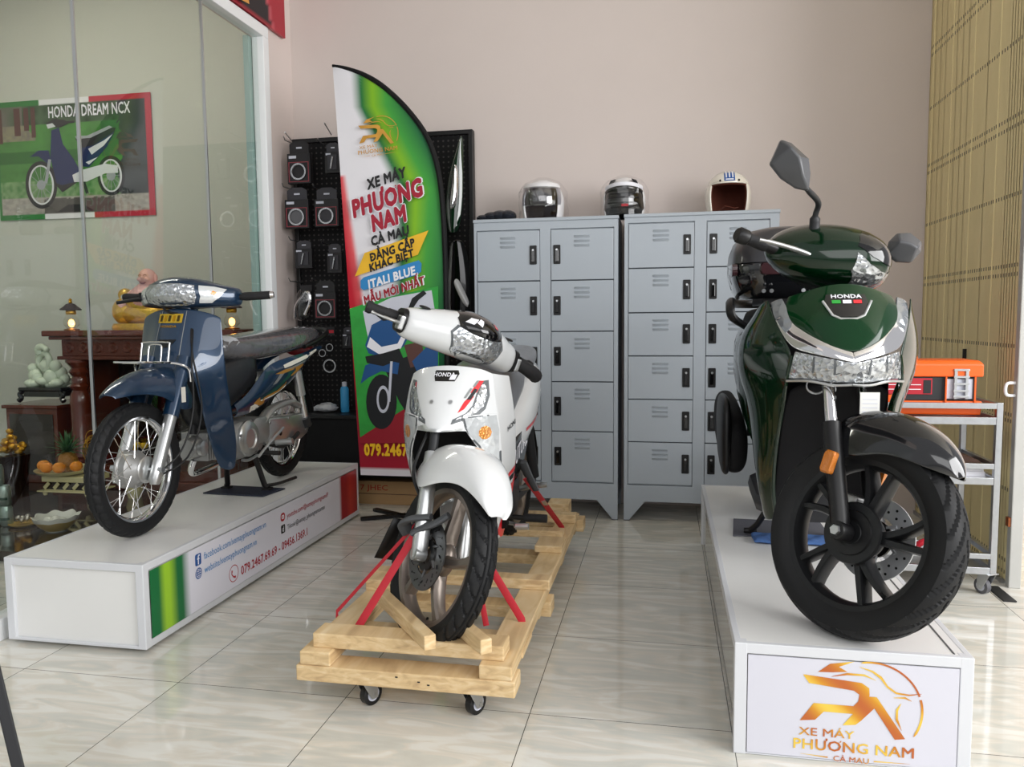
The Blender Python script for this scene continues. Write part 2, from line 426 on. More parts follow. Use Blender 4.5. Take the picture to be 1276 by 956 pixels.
# folding shutter on the right, ribbed steel with rows of punched slots
sh = mat('shutter_steel', '#eddca6', .5, noise=.03, nscale=6); N, L, B = nodes(sh)
old = B.inputs['Base Color'].links[0].from_socket
tc = N.new('ShaderNodeTexCoord'); sx = N.new('ShaderNodeSeparateXYZ'); L.new(tc.outputs['Object'], sx.inputs[0])
PITCH = .0285
fy = math_n(N, L, 'FRACT', math_n(N, L, 'DIVIDE', sx.outputs[1], PITCH))
iny = math_n(N, L, 'MULTIPLY', math_n(N, L, 'GREATER_THAN', fy, .22), math_n(N, L, 'LESS_THAN', fy, .55))
tot = None
for z in [.108, .108-.055, .428, .736, .764+.0, 1.069, 1.385, 1.425, 1.735, 2.035, 2.078, 2.403, 2.705, 2.748, 3.07, 3.37, 3.413]:
    d = math_n(N, L, 'LESS_THAN', math_n(N, L, 'ABSOLUTE', math_n(N, L, 'SUBTRACT', sx.outputs[2], z)), .0085)
    tot = d if tot is None else math_n(N, L, 'MAXIMUM', tot, d)
hole = math_n(N, L, 'MULTIPLY', tot, iny)
mh = N.new('ShaderNodeMix'); mh.data_type = 'RGBA'; mh.inputs[7].default_value = hexc('#35301f')
L.new(hole, mh.inputs[0]); L.new(old, mh.inputs[6]); L.new(mh.outputs[2], B.inputs['Base Color'])
prof = []; y = 3.78
k0 = int(3.78/PITCH)
for k in range(k0, int(BY/PITCH)+1):
    y = k*PITCH
    if k % 11 == 0:
        prof += [(RX-.0, y), (RX-.0055, y+PITCH*.25), (RX-.0055, y+PITCH*.7), (RX, y+PITCH*.95)]
    else:
        prof += [(RX, y), (RX-.0035, y+PITCH*.08), (RX-.0035, y+PITCH*.86), (RX, y+PITCH*.94)]
rows = [[(a, b, z) for a, b in prof] for z in (.02, CEIL)]
dr = struct(MB().grid(rows).build('door_1', 'shutter_steel', smooth=0, solid=.012, soff=1))
MB().bx(RX-.025, RX+.02, 3.80, BY, 0, .022).build('floor_track', 'zinc', dr, smooth=0)
pst = MB().bx(RX-.02, RX+.03, 3.735, 3.775, 0, CEIL)
pst.build('end_post', mat('post_grey', '#b4b4b0', .5, noise=.08, nscale=8), dr, smooth=0, bevel=.004)
MB().tube(smoothpath([(RX-.02, 3.757, .91), (RX-.055, 3.755, .905), (RX-.055, 3.755, .86), (RX-.02, 3.757, .855)]), .007).build('pull_handle', 'white_metal', dr)
MB().bx(RX-.03, RX-.018, 3.74, 3.77, .275, .315).build('hinge', mat('rust', '#8a4a22', .8, noise=.3, nscale=60), dr, smooth=0)
MB().bx(RX-.03, RX-.003, 4.35, 4.36, .955, 1.035).build('lock_slot', 'black_plastic', dr, smooth=0)
MB().bx(RX-.11, RX-.06, 3.55, 3.74, .0, .006).build('floor_bolt_plate', 'engine_dark', dr, smooth=0)

lamp = MB().bx(-5.2, -3.4, 4.0, 4.12, CEIL-.06, CEIL-.02).build('inner_fill_light', mat('fill_glow', '#fffaf0', .5, emit=26), smooth=0); tag(lamp, 'unseen light added under the ceiling to brighten the room behind the glass', 'lamp')  # unseen fill light, added to brighten the inner room
# ================================================================== DISPLAY PLATFORMS
def platform(x0, x1, y0, y1, zt, zb, label, face):
    t = thing('display_platform', label, 'platform', ((x0+x1)/2, y0, 0))
    w, d = x1-x0, y1-y0; hx = w/2
    MB().bx(-hx+.012, hx-.012, .012, d-.012, zb+.01, zt-.014).build('body', 'white_board' if face == 'x' else 'side_board', t, smooth=0)
    MB().bx(-hx+.018, hx-.018, .018, d-.018, zt-.016, zt-.001).build('deck', 'white_board', t, smooth=0)
    f = MB(); s = .034
    for sx_ in (-1, 1):
        f.bx(sx_*hx, sx_*(hx-s*.55), 0, d, zt-.03, zt)
        for yy in (0, d): f.bx(sx_*hx, sx_*(hx-s), yy, yy+(s if yy == 0 else -s), zb, zt)
    f.bx(-hx, hx, 0, s*.55, zt-.03, zt); f.bx(-hx, hx, d-s*.55, d, zt-.03, zt)
    if face == 'x':
        f.bx(hx-.02, hx, 0, d, zb, zb+.03); f.bx(-hx, hx, 0, .012, zb, zb+.012)
    else: f.bx(-hx, hx, 0, .02, zb, zb+.006)
    f.build('edge_trim', 'alu_white', t, smooth=0, bevel=.003)
    for sx_ in (-1, 1):
        for yy in (.05, d*.5, d-.05): MB().lathe([(0, 0), (.018, 0), (.018, zb+.012), (0, zb+.012)], (sx_*(hx-.045), yy, 0), 'z', 12).build('foot', 'black_plastic', t)
    return t
# left: banner with the contact lines on its long side
pl = platform(-2.44, -1.852, 2.459, 4.491, .333, .0145, 'long low white platform under the blue motorbike, with contact details on its side', 'x')
hx = .294
pn = MB().grid([[(hx+.0016, .034+1.964*i/400, .0455+.255*j) for i in range(401)] for j in (0, 1)]).build('contact_banner', 'printed_vinyl', pl, smooth=0)
def pcol(p):
    y = p.y-.034
    w = hexc('#e3e2ec'); gd = hexc('#0f6b38'); gl = hexc('#9ccb2e'); rd = hexc('#a11a22'); rl = hexc('#c2332a')
    if y < .4: return ramp([(0, gd), (.05, gd), (.088, gl), (.115, gl), (.165, gd), (.195, gd), (.245, w)], y)
    if y > 1.69: return ramp([(1.70, w), (1.735, rd), (1.80, rd), (1.86, rl), (1.96, rd)], y)
    return w
paint_grid(pn, pcol)
F = Frame((hx+.002, 0, 0), (0, 1, 0), (0, 0, 1))
def L_(y): return y-2.459
polys('social_icon', [rrect(.042, .048, .008, cx=L_(2.795), cy=.25)], F, 'navy_print', pn, .0004)
text('lettering', 'f', F.sub(L_(2.797), .231), 'white_print', pn, .055, .02, 'CENTER')
text('lettering', 'facebook.com/xemayphuongnam.vn', F.sub(L_(2.835), .238), 'blue_print', pn, .0425, .004, sx=.83)
polys('web_icon', [arc((L_(2.795), .193), .023, 0, 359)], F, 'navy_print', pn, .0004)
polys('web_grid', [stroke(arc((L_(2.795), .193), .017, 0, 360), .0022), stroke([(L_(2.795)-.017, .193), (L_(2.795)+.017, .193)], .002), stroke([(L_(2.795)-.014, .202), (L_(2.795)+.014, .202)], .002), stroke([(L_(2.795)-.014, .184), (L_(2.795)+.014, .184)], .002), stroke([(L_(2.795), .176), (L_(2.795), .21)], .002)], F, 'white_print', pn, .0008)
text('lettering', 'website/xemayphuongnam.vn', F.sub(L_(2.835), .18), 'blue_print', pn, .0425, .004, sx=.83)
polys('phone_icon', [stroke(arc((L_(3.053), .108), .036, 0, 360, 40), .0036)], F, 'red_print', pn, .0004)
polys('phone_icon', [stroke([(L_(3.053)-.013, .124), (L_(3.053)-.017, .108), (L_(3.053)-.004, .094), (L_(3.053)+.014, .088)], [.011, .006, .006, .011])], F, 'red_print', pn, .0005)
text('lettering', '079.2467.69.69 - 09456.1369.1', F.sub(L_(3.11), .081), 'red_print', pn, .057, .014, sx=.92)
polys('play_icon', [rrect(.046, .042, .018, cx=L_(3.511), cy=.243)], F, 'red_print', pn, .0004)
polys('play_icon', [rrect(.026, .02, .006, cx=L_(3.511), cy=.243)], F, 'white_print', pn, .0006)
polys('play_icon', [[(L_(3.506), .237), (L_(3.506), .249), (L_(3.518), .243)]], F, 'red_print', pn, .0009)
text('lettering', 'youtube.com/@xemayphuongnam69', F.sub(L_(3.553), .226), 'red_print', pn, .037, .005, sx=.88)
polys('social_icon', [rrect(.042, .042, .007, cx=L_(3.51), cy=.183)], F, 'black_print', pn, .0004)
text('lettering', 'd', F.sub(L_(3.508), .170), 'white_print', pn, .04, .01, 'CENTER')
text('lettering', 'Tiktok/@xemay_phuongnamcamau', F.sub(L_(3.553), .168), 'black_print', pn, .0355, .004, sx=.86)

# the shop's emblem: a swept P and N under an arc
lg = mat('emblem_foil', '#d9962e', .42); N, L, B = nodes(lg)
tc = N.new('ShaderNodeTexCoord'); wv = N.new('ShaderNodeTexWave'); wv.bands_direction = 'DIAGONAL'; wv.inputs['Scale'].default_value = 3.2; wv.inputs['Distortion'].default_value = 1.5
L.new(tc.outputs['Object'], wv.inputs['Vector']); cr = N.new('ShaderNodeValToRGB'); L.new(wv.outputs['Fac'], cr.inputs[0]); L.new(cr.outputs[0], B.inputs['Base Color'])
el = cr.color_ramp.elements; el[0].color = hexc('#b9622f'); el[1].color = hexc('#e9c64e'); el.new(.5).color = hexc('#d08f28')
def emblem(F, parent, m='emblem_foil', s=1.0, tm=None):
    q = lambda x: x*.88 if x < 0 else x*.64
    G = lambda pts: [(q(x)*s, y*s) for x, y in pts]
    H = lambda pts: [(x*s, y*s) for x, y in pts]
    pl_ = [
        [(-.155,.0),(-.115,.052),(.0,.052),(.018,.066),(.022,.085),(.0,.095),(-.13,.107),(-.148,.13),(-.14,.13),(.03,.118),(.06,.105),(.062,.085),(.045,.055),(.01,.03),(-.085,.03),(-.11,.005)],
        [(-.03,-.004),(.06,.082),(.09,.082),(.205,-.028),(.165,-.032),(.082,.05),(.03,.012),(.01,-.0)],
        [(-.105,.14),(-.07,.165),(.0,.176),(-.045,.158),(-.02,.146),(-.06,.142)],
        stroke([(-.065,.13),(-.02,.140),(.04,.140),(.085,.128)], [.001,.006,.005,.001]),
        stroke([(.02,.162),(.07,.152),(.105,.136),(.13,.113),(.165,.097),(.215,.094),(.262,.10)], [.001,.005,.008,.006,.005,.004,.001]),
        stroke([(.185,.07),(.17,.05),(.17,.025),(.19,-.005)], [.001,.009,.010,.001]),
        stroke([(.155,.084),(.2,.086),(.225,.078)], [.001,.005,.001])]
    polys('emblem', [G(p) for p in pl_], F, m, parent)
    polys('emblem_arc', [H(stroke(arc((.043,.048), .128, 102, 20, 30), [.001]+[.005]*30)), H(stroke(arc((.043,.048), .128, 16, -32, 20), [.006]*19+[.004,.001]))], F, m, parent)
    tm = tm or m
    text('lettering', 'XE MÁY', F.sub(-.138*s, -.04*s), tm, parent, .031*s, .008, sx=1.28)
    text('lettering', 'PHƯƠNG NAM', F.sub(.0*s, -.079*s), tm, parent, .040*s, .016, 'CENTER', sx=1.12)
    text('lettering', 'CÀ MAU', F.sub(-.003*s, -.106*s), tm, parent, .021*s, .006, 'CENTER', sx=1.15)
    for r_ in ([(-.133,-.094),(-.062,-.098)], [(.055,-.098),(.145,-.096)]): polys('emblem_rule', [H(stroke(r_, [.0005,.0035] if r_[0][0] < 0 else [.0035,.0005]))], F, tm, parent)
pr = platform(.193, .797, 2.163, 4.232, .318, .0, 'white platform under the dark green scooter, with a gold emblem on its front', 'y')
pn2 = MB().bx(-.302+.036, .302-.036, -.0008, .004, .008, .286).build('front_panel', 'white_panel', pr, smooth=0)
emblem(Frame((.008, -.0012, .112), (1, 0, 0), (0, 0, 1)), pn2, s=1.0)
MB().bx(.302-.045, .302-.041, .02, 2.05, .3172, .3184).build('deck_seam', 'dark_seam', pr, smooth=0)

# ================================================================== LOCKERS
def louver(parent, cx, z, y, w=.09):
    for k in range(3):
        zz = z-k*.026
        MB().loft([[(cx-w/2, y, zz), (cx-w/2, y-.006, zz-.003), (cx-w/2, y, zz-.014)], [(cx-w*.45, y, zz+.001), (cx-w*.45, y-.009, zz-.002), (cx-w*.45, y, zz-.016)], [(cx+w*.45, y, zz+.001), (cx+w*.45, y-.009, zz-.002), (cx+w*.45, y, zz-.016)], [(cx+w/2, y, zz), (cx+w/2, y-.006, zz-.003), (cx+w/2, y, zz-.014)]]).build('louver', 'locker_grey', parent, smooth=30)
def locker(x0, x1, zt, cols, rows, label):
    y0, y1 = 4.637, 5.05; t = thing('locker_cabinet', label, 'locker', ((x0+x1)/2, y0, 0)); cx = (x0+x1)/2
    b = MB().bx(x0-cx+.004, x1-cx-.004, .02, y1-y0, .118, zt-.012)
    xs = [x0-cx+.004, cols[0]-cx-.003, cols[1]-cx+.003, cols[2]-cx-.003, cols[3]-cx+.003, x1-cx-.004]
    b.bx(xs[0], xs[1], .002, .03, .118, zt-.012); b.bx(xs[2], xs[3], .002, .03, .118, zt-.012); b.bx(xs[4], xs[5], .002, .03, .118, zt-.012)
    b.bx(xs[0], xs[5], .002, .03, rows[0]+.004, zt-.012); b.bx(xs[0], xs[5], .002, .03, .118, rows[-1]-.004)
    b.build('carcass', 'locker_grey', t, smooth=0)
    MB().bx(x0-cx, x1-cx, -.006, y1-y0, zt-.02, zt).build('top_panel', 'locker_grey', t, smooth=0, bevel=.004)
    for sx_ in (-1, 1):
        for yy in (.002, y1-y0-.012):
            h = (x1-x0)/2-.004
            MB().prism([(sx_*h, .12), (sx_*(h-.125), .12), (sx_*(h-.03), .004), (sx_*h, .004)], 'xz', yy, yy+.01).build('foot', 'locker_grey', t, smooth=0)
        MB().bx(sx_*(h-.035), sx_*h, 0, .03, 0, .006).build('foot_pad', 'mid_grey', t, smooth=0)
    for c in range(2):
        a, b2 = cols[2*c]-cx, cols[2*c+1]-cx; mid = (a+b2)/2
        for r in range(len(rows)-1):
            zt_, zb_ = rows[r]-.003, rows[r+1]+.003
            d = MB().bx(a, b2, 0, .02, zb_, zt_).build('locker_door', 'locker_grey', t, smooth=0, bevel=.003)
            e = MB()
            for k in range(len(rows)-1): pass
            louver(d, mid, zt_-.035, 0.0)
            hxp = b2-.038 if c == 0 else a+.036; hz = zt_-(zt_-zb_)*.49
            h = MB().prism(rrect(.042, .112, .004, 2, hxp, hz), 'xz', -.006, .004).build('handle', 'black_plastic', d, smooth=0, bevel=.002)
            MB().box((hxp, -.009, hz-.006), (.022, .008, .074)).build('handle', 'black_gloss', d, smooth=0, bevel=.003)
            MB().lathe([(0, -.016), (.006, -.016), (.007, -.006)], (hxp, 0, hz+.028), 'y', 12).build('keyhole', 'steel', d)
            if r < len(rows)-2:
                MB().bx(a, b2, .012, .03, rows[r+1]-.003, rows[r+1]+.003).build('door_gap', 'locker_gap', d, smooth=0)
    return t
lk1 = locker(-1.1395, -.270, 1.802, (-1.117, -.736, -.668, -.300), (1.732, 1.432, 1.13, .83, .531, .224), 'grey steel locker with five rows of doors behind the white motorbike')
lk2 = locker(-.241, .626, 1.805, (-.213, .157, .229, .569), (1.75, 1.493, 1.236, .984, .729, .476, .221), 'grey steel locker with six rows of doors behind the green scooter')

# ------------------------------------------------------------------ things on top of the lockers
mat('helmet_white', '#e9e9ea', .18, coat=1); mat('helmet_cream', '#ece7da', .22, coat=.8)
mat('helmet_lining', '#5a2a1c', .9, bump=.3); mat('dark_lining', '#241418', .9, bump=.3)
thin_glass('visor_clear', (.8, .8, .82, 1), .12); thin_glass('wrap_film', (.985, .985, .99, 1), .0)
def shell(R, top, front, brow, low, n=40, m=22):   # open-face shell: spherical dome with a face opening toward -y
    rows = []
    rx, ry, rz = R
    vs, fs, keep = [], [], {}
    for i in range(m+1):
        t = (low)*i/m
        for j in range(n):
            q = 2*PI*j/n
            vs.append((rx*math.sin(t)**.9*math.cos(q) if t < PI/2 else rx*(1-.10*((t-PI/2)/(low-PI/2+1e-6))**2)*math.cos(q), (ry*math.sin(t)**.9 if t < PI/2 else ry*(1-.1*((t-PI/2)/(low-PI/2+1e-6))**2))*math.sin(q), rz*math.cos(t) if t < PI/2 else -(t-PI/2)/(low-PI/2)*top))
    for i in range(m):
        for j in range(n):
            q = 2*PI*(j+.5)/n; t = low*(i+.5)/m
            az = abs(((q+PI/2+PI) % (2*PI))-PI)          # 0 at the front (-y)
            if az < front and t > brow: continue
            fs.append((i*n+j, i*n+(j+1) % n, (i+1)*n+(j+1) % n, (i+1)*n+j))
    return MB().add(vs, fs)
def helmet(loc, sc, label, paint, lining, front=1.0, brow=1.02):
    t = thing('helmet', label, 'helmet', loc)
    R = (.118*sc, .135*sc, .128*sc); zc = .105*sc
    shell(R, .10*sc, front, brow, 2.2).move((0, 0, zc)).build('helmet_shell', paint, t, solid=.012, soff=1, sub=1)
    shell((R[0]*.93, R[1]*.93, R[2]*.93), .095*sc, front*.93, brow*1.06, 2.2).move((0, 0, zc)).build('lining', lining, t, solid=.018, soff=1, sub=1)
    return t, R, zc
h1, R, zc = helmet((-.738, 4.80, 1.803), 1.0, 'white open-face helmet with a clear visor, wrapped in plastic, above the left locker', 'helmet_white', 'dark_lining')
rows = []
for i in range(9):
    z = .192-i*.0135; rr = .131+.012*math.sin(i/8*PI*.75)
    rows.append([(rr*math.sin(1.15*(k/10-1))*.93, -rr*1.08*math.cos(1.15*(k/10-1)), z-.012*(1-abs(k/10-1)**2)*(i/8)) for k in range(21)])
MB().grid(rows).build('visor', 'visor_clear', h1, solid=.002, sub=1)
MB().grid([[(rr*math.sin(1.2*(k/10-1))*.93, -rr*1.08*math.cos(1.2*(k/10-1)), z) for k in range(21)] for rr, z in ((.118,.214),(.127,.203),(.132,.190),(.133,.183))]).build('visor_band', 'helmet_white', h1, solid=.004, sub=1)
wr = MB()
mb = MB(); random.seed(3)
for i in range(9):
    z = .252*(i/8); rr = (.15 if i < 5 else .15*math.sqrt(max(.02, 1-((i-4.5)/3.6)**2))); mb_r = []
    for j in range(28):
        q = 2*PI*j/28; k = rr*(1+random.uniform(-.05, .05)); mb_r.append((k*math.cos(q), k*1.08*math.sin(q), z+.004))
    wr.v += [Vector(p) for p in mb_r]
for i in range(8):
    for j in range(28): wr.f.append((i*28+j, i*28+(j+1) % 28, (i+1)*28+(j+1) % 28, (i+1)*28+j))
wr.build('plastic_bag', 'wrap_film', h1, smooth=10)
MB().tube([(.135, -.05, .13), (.155, -.06, .10), (.175, -.06, .065)], [.012, .006, .004], flat=.3).build('bag_tail', 'wrap_film', h1)

h2, R, zc = helmet((-.247, 4.81, 1.803), .98, 'white and black sport helmet with chin guard, over the gap between the lockers', 'helmet_white', 'black_matte', 1.05, .98)
sh2 = MB()
rows = []
for i in range(8):
    z = .135-i*.019; rr = .128+.006*math.sin(i/7*PI)-(.008 if i > 5 else 0)
    rows.append([(rr*math.sin(1.35*(k/9-1))*.93, -rr*1.14*math.cos(1.35*(k/9-1)), z+.012*math.cos((k/9-1)*1.5)) for k in range(19)])
ch = MB().grid(rows).build('chin_guard', 'black_gloss', h2, solid=.012, sub=1)
for zz, w in ((.125, .075), (.10, .085), (.07, .088), (.045, .07)):
    MB().tube([(.93*w*math.sin(.0)+(k/8-1)*w, -.146*math.cos((k/8-1)*.62)-.003, zz+.004) for k in range(17)], .005, 6).build('vent_rib', 'black_matte', h2)
MB().grid([[(.121*math.sin(1.2*(k/9-1)), -.142*math.cos(1.2*(k/9-1))-.002, .175-.012*j+.02*math.cos((k/9-1)*1.4)) for k in range(19)] for j in range(3)]).build('brow_band', 'white_print', h2, solid=.004, sub=1)
MB().grid([[(.122*math.sin(1.2*(k/9-1)), -.144*math.cos(1.2*(k/9-1))-.003, .148-.006*j+.02*math.cos((k/9-1)*1.4)) for k in range(19)] for j in range(3)]).build('brow_trim', 'black_gloss', h2, solid=.004, sub=1)
for s_ in (-1, 1):
    MB().prism([(s_*.045, .215), (s_*.075, .205), (s_*.085, .185), (s_*.06, .195)], 'xz', -.12, -.075).build('vent', 'black_plastic', h2, smooth=0, bevel=.004)
MB().box((.01, -.153, .058), (.04, .006, .014)).build('red_badge', 'red_print', h2, smooth=0, bevel=.002)
wr2 = MB().add([(v.x*.96-.0, v.y, v.z*.98) for v in wr.v], wr.f); wr2.build('plastic_bag', 'wrap_film', h2, smooth=10)

h3, R, zc = helmet((.352, 4.80, 1.806), 1.0, 'cream open-face helmet with a blue striped front on the right locker', 'helmet_cream', 'helmet_lining', 1.02, 1.1)
h3s = [c for c in h3.children if c.name.startswith('helmet_shell')][0]
bpy.context.view_layer.update()
F3 = Frame((0, -.14, 0), (1, 0, 0), (0, 0, 1))
conform_poly('blue_stripe', [[(-.03, .172), (.03, .172), (.03, .235), (-.03, .235)]], F3, h3s, 'navy_print', h3, (0, 1, 0), .001, 5)
conform_poly('white_stripe', [[(x-.004, .192), (x+.004, .192), (x+.004, .236), (x-.004, .236)] for x in (-.018, 0, .018)]+[[(-.022, .178), (.022, .178), (.022, .185), (-.022, .185)]], F3, h3s, 'white_print', h3, (0, 1, 0), .0016, 4)
for s_ in (-1, 1): MB().ell((s_*.052, -.118, .176), (.006, .006, .006), 10, 6).build('snap_button', 'black_plastic', h3)
tr = MB().tube([(.118*math.sin(1.02*(k/14-1))*.97, -.135*math.cos(1.02*(k/14-1))*.99-.004, zc+.128*math.cos(1.1)) for k in range(29)], .005, 6); tr.build('rim_trim', 'helmet_cream', h3)
MB().tube([(-.06, -.06, .01), (-.02, -.09, .035), (.03, -.09, .02), (.05, -.05, .03)], .009, 6, flat=.4).build('chin_strap', 'helmet_lining', h3)

gl = MB(); random.seed(5)
bag = thing('wrapped_glove_pack', 'dark plastic-wrapped pack lying on the left locker beside the white helmet', 'gloves', (-1.0, 4.78, 1.803))
for k, (dx, h, w) in enumerate(((-.10, .022, .05), (-.05, .03, .055), (0, .034, .06), (.05, .034, .05))):
    MB().ell((dx, 0, h+.001), (w, .08, h), 14, 8).build('glove', mat('pack_film', '#23262e', .18, bump=.4, bscale=60) if k == 0 else 'pack_film', bag)
MB().loft([[(-.165, -.05, .002), (-.165, .05, .002), (-.165, .05, .03), (-.165, -.05, .03)], [(-.09, -.06, .002), (-.09, .06, .002), (-.09, .06, .03), (-.09, -.06, .03)]]).build('bag_end', 'wrap_film', bag, smooth=0)

# ================================================================== FEATHER FLAG
BNY = 4.50
def bxz(u, v): p = at(u, v, 'y', BNY); return p.x, p.z
fl = thing('feather_flag', 'tall feather-shaped advertising flag with red, white and green print and a scooter picture', 'flag', (-1.53, BNY, 0))
O = Vector((-1.53, BNY, 0))
outer = [bxz(*q) for q in ((414.5,82),(432,85.5),(455,94),(480,110),(507,136),(530,167),(543,200),(550,240),(554,300),(556,380),(557,480),(556,592))]
inner = [bxz(*q) for q in ((414.5,84),(418,130),(423,200),(427,262),(432,330),(437,400),(441,470),(445,530),(449.5,592))]
def interp(pl_, z):
    pl_ = sorted(pl_, key=lambda p: p[1])
    if z <= pl_[0][1]: return pl_[0][0]
    for (xa, za), (xb, zb) in zip(pl_, pl_[1:]):
        if z <= zb: return xa+(xb-xa)*(z-za)/(zb-za+1e-9)
    return pl_[-1][0]
outer = [tuple(p) for p in smoothpath([(a, b, 0) for a, b in outer], 5)]; outer = [(p[0], p[1]) for p in outer]
zb0, zt0 = bxz(450, 592)[1], outer[0][1]-.004
rows = []
for i in range(141):
    z = zb0+(zt0-zb0)*i/140; xa, xb = interp(inner, z), interp(outer, z)
    if xb < xa+.001: xb = xa+.001
    rows.append([(xa+(xb-xa)*j/60-O.x, -.02*math.sin(PI*j/60)*math.sin(i/140*PI*.9)-.006*math.sin(i/9)*(j/60), z) for j in range(61)])
cloth = MB().grid(rows).build('flag_cloth', 'printed_cloth', fl, smooth=60, merge=0)
R_, RD, Wt, G1, G2, G3, GD = map(hexc, ('#c4122c', '#9d1230', '#e6e4ea', '#0e6b35', '#7fb51c', '#3f9a3a', '#0b5738'))
me = cloth.data; ca = me.color_attributes.new('print', 'FLOAT_COLOR', 'POINT')
for i in range(141):
    for j in range(61):
        v = i/140; u = j/60; z = rows[i][j][2]; xw = rows[i][j][0]
        xl = interp(inner, z)-O.x
        d = xw-xl                                           # metres from the left hem
        lo = (v-.0)/1.0
        if v < .018: c = Wt
        elif v < .47 and False: c = R_
        else:
            s0 = .0 if v > .86 else (.86-v)*.20             # red wedge from the left, broadening downwards
            red_w = -.05+max(0, .74-v)*.22+(.04 if v < .74 else 0)
            white_w = max(.12, red_w+.1) if v > .9 else (.12+(.9-v)*1.15 if v > .7 else .35-(.7-v)*.25)
            c = ramp([(red_w-.03, R_), (red_w+.02, hexc('#e05a60')), (red_w+.05, Wt), (white_w-.01, Wt), (white_w+.05, G1), (white_w+.12, G2), (white_w+.2, G3), (white_w+.33, GD)], d)
            if v < .40: c = ramp([(.0, R_), (.40, R_), (.43, R_), (.47, G2), (.50, G1), (.6, GD)], d) 
            if v < .40 and v > .385: pass
            if v < .21: c = mixc(R_, RD, .7)
        ca.data[i*61+j].color = c
zc_ = lambda u, v: (bxz(u, v)[0]-O.x, bxz(u, v)[1])
pole = [(x-O.x, 0, z) for x, z in outer]
MB().tube(pole, [.011+.009*min(1, k/12) for k in range(len(pole))], 8, flat=.8).build('pole_sleeve', 'black_matte', fl)
bs = MB().box((-.05, -.0, .012), (.5, .035, .018), Matrix.Rotation(.5, 3, 'Z')); bs.box((-.05, 0, .012), (.5, .035, .018), Matrix.Rotation(-.5, 3, 'Z'))
pb = outer[-1]; bs.build('cross_base', 'black_plastic', fl, smooth=0)
MB().tube([(pb[0]-O.x, 0, pb[1]), (pb[0]-O.x+.0, 0, .02)], .014, 8).build('mast', 'black_plastic', fl)
MB().bx(pb[0]-O.x-.25, pb[0]-O.x+.02, -.01, .01, .005, .03).build('base_arm', 'black_plastic', fl, smooth=0)
TILT = math.radians(15)
FB = Frame((0, -.034, 0), (1, 0, 0), (0, 0, 1), (0, -1, 0))
def tx(s, u, v, m, size, bold, sxx=1, ang=TILT, align='CENTER', outline=None, shear=.16):
    x, z = zc_(u, v); f2 = FB.sub(x, z, ang)
    if outline: text('lettering', s, f2, outline, fl, size, bold+.035, align, sxx, .001, shear)
    return text('lettering', s, f2, m, fl, size, bold, align, sxx, .003, shear)
mat('maroon_print', '#a11a32', .5); mat('foil_print', '#c8923a', .5, noise=.35, nscale=9)
ex, ez = zc_(474, 184)
emblem(FB.sub(ex-.01, ez+.03, .08), fl, 'foil_print', .80)
tx('XE MÁY', 485, 229.5, 'black_print', .082, .05, .80)
tx('PHƯƠNG', 486, 258, 'maroon_print', .138, .06, .72, outline='white_print')
tx('NAM', 488, 282.5, 'maroon_print', .130, .06, .74, outline='white_print')
tx('CÀ MAU', 489, 300, 'black_print', .075, .05, .82)
def quad2(pts): return [zc_(*p) for p in pts]
mat('gold_print', '#e8b52a', .45, noise=.2, nscale=5)
polys('gold_banner', [quad2([(445,345),(457,316),(536,288),(523,318)])], FB, 'gold_print', fl, .001)
tx('ĐẲNG CẤP', 492, 317, 'black_print', .066, .045, .82, math.radians(17)); tx('KHÁC BIỆT', 491, 330, 'black_print', .066, .045, .82, math.radians(17))
polys('blue_banner', [quad2([(452,350),(456,346),(524,325),(527.5,329),(527,339),(522,343),(456,362),(452,359)])], FB, 'blue_print', fl, .001)
tx('ITALI BLUE', 491, 351, 'white_print', .068, .045, .88, math.radians(15))
tx('MẪU MỚI NHẤT', 494, 367, 'dark_red_print', .066, .045, .77, math.radians(17), outline='white_print')
# picture panel with a scooter
mat('leaf_green_print', '#2f9a3c', .5, noise=.35, nscale=14); mat('grey_print', '#c9ccd8', .5); mat('scooter_blue_print', '#1f4f86', .45); mat('tyre_print', '#16181c', .5); mat('brown_print', '#5a3a34', .5); mat('lime_print', '#8fbf72', .5)
polys('picture_panel', [quad2([(438.5,385),(470,374),(548,357),(550,540),(452,551)])], FB, 'leaf_green_print', fl, .0012)
polys('picture_sky', [quad2([(455,388),(490,371),(540,362),(546,400),(500,430),(462,425)])], FB, 'grey_print', fl, .0016)
polys('picture_floor', [quad2([(450,545),(520,500),(550,490),(550,550),(452,552)])], FB, 'dark_red_print', fl, .0018)
def sc_poly(m, pts, h): polys('scooter_picture', [quad2(pts)], FB, m, fl, h)
sc_poly('tyre_print', arc((478, 505), 26, 0, 350, 26) and [(478+19*math.cos(t*.24), 500+34*math.sin(t*.24)) for t in range(26)], .0022)
sc_poly('grey_print', [(480+8*math.cos(t*.24), 497+17*math.sin(t*.24)) for t in range(26)], .0024)
sc_poly('tyre_print', [(480+5.5*math.cos(t*.24), 497+13*math.sin(t*.24)) for t in range(26)], .0026)
sc_poly('scooter_blue_print', [(452,478),(458,455),(478,447),(500,452),(498,466),(478,462),(462,470)], .0026)
sc_poly('tyre_print', [(480,455),(520,440),(548,445),(548,500),(520,530),(500,500)], .0021)
sc_poly('scooter_blue_print', [(458,430),(466,405),(490,392),(512,388),(520,405),(505,432),(480,445),(462,440)], .0028)
sc_poly('white_print', [(460,432),(464,420),(478,432),(498,428),(508,408),(512,412),(502,434),(480,444)], .003)
sc_poly('tyre_print', [(458,444),(480,440),(500,434),(505,446),(480,456),(460,452)], .0032)
sc_poly('brown_print', [(506,430),(528,425),(532,452),(514,458)], .0028)
sc_poly('scooter_blue_print', [(516,450),(536,430),(548,436),(548,470),(530,480)], .003)
sc_poly('tyre_print', [(470,392),(488,384),(500,388),(516,385),(508,396),(480,400)], .0034)
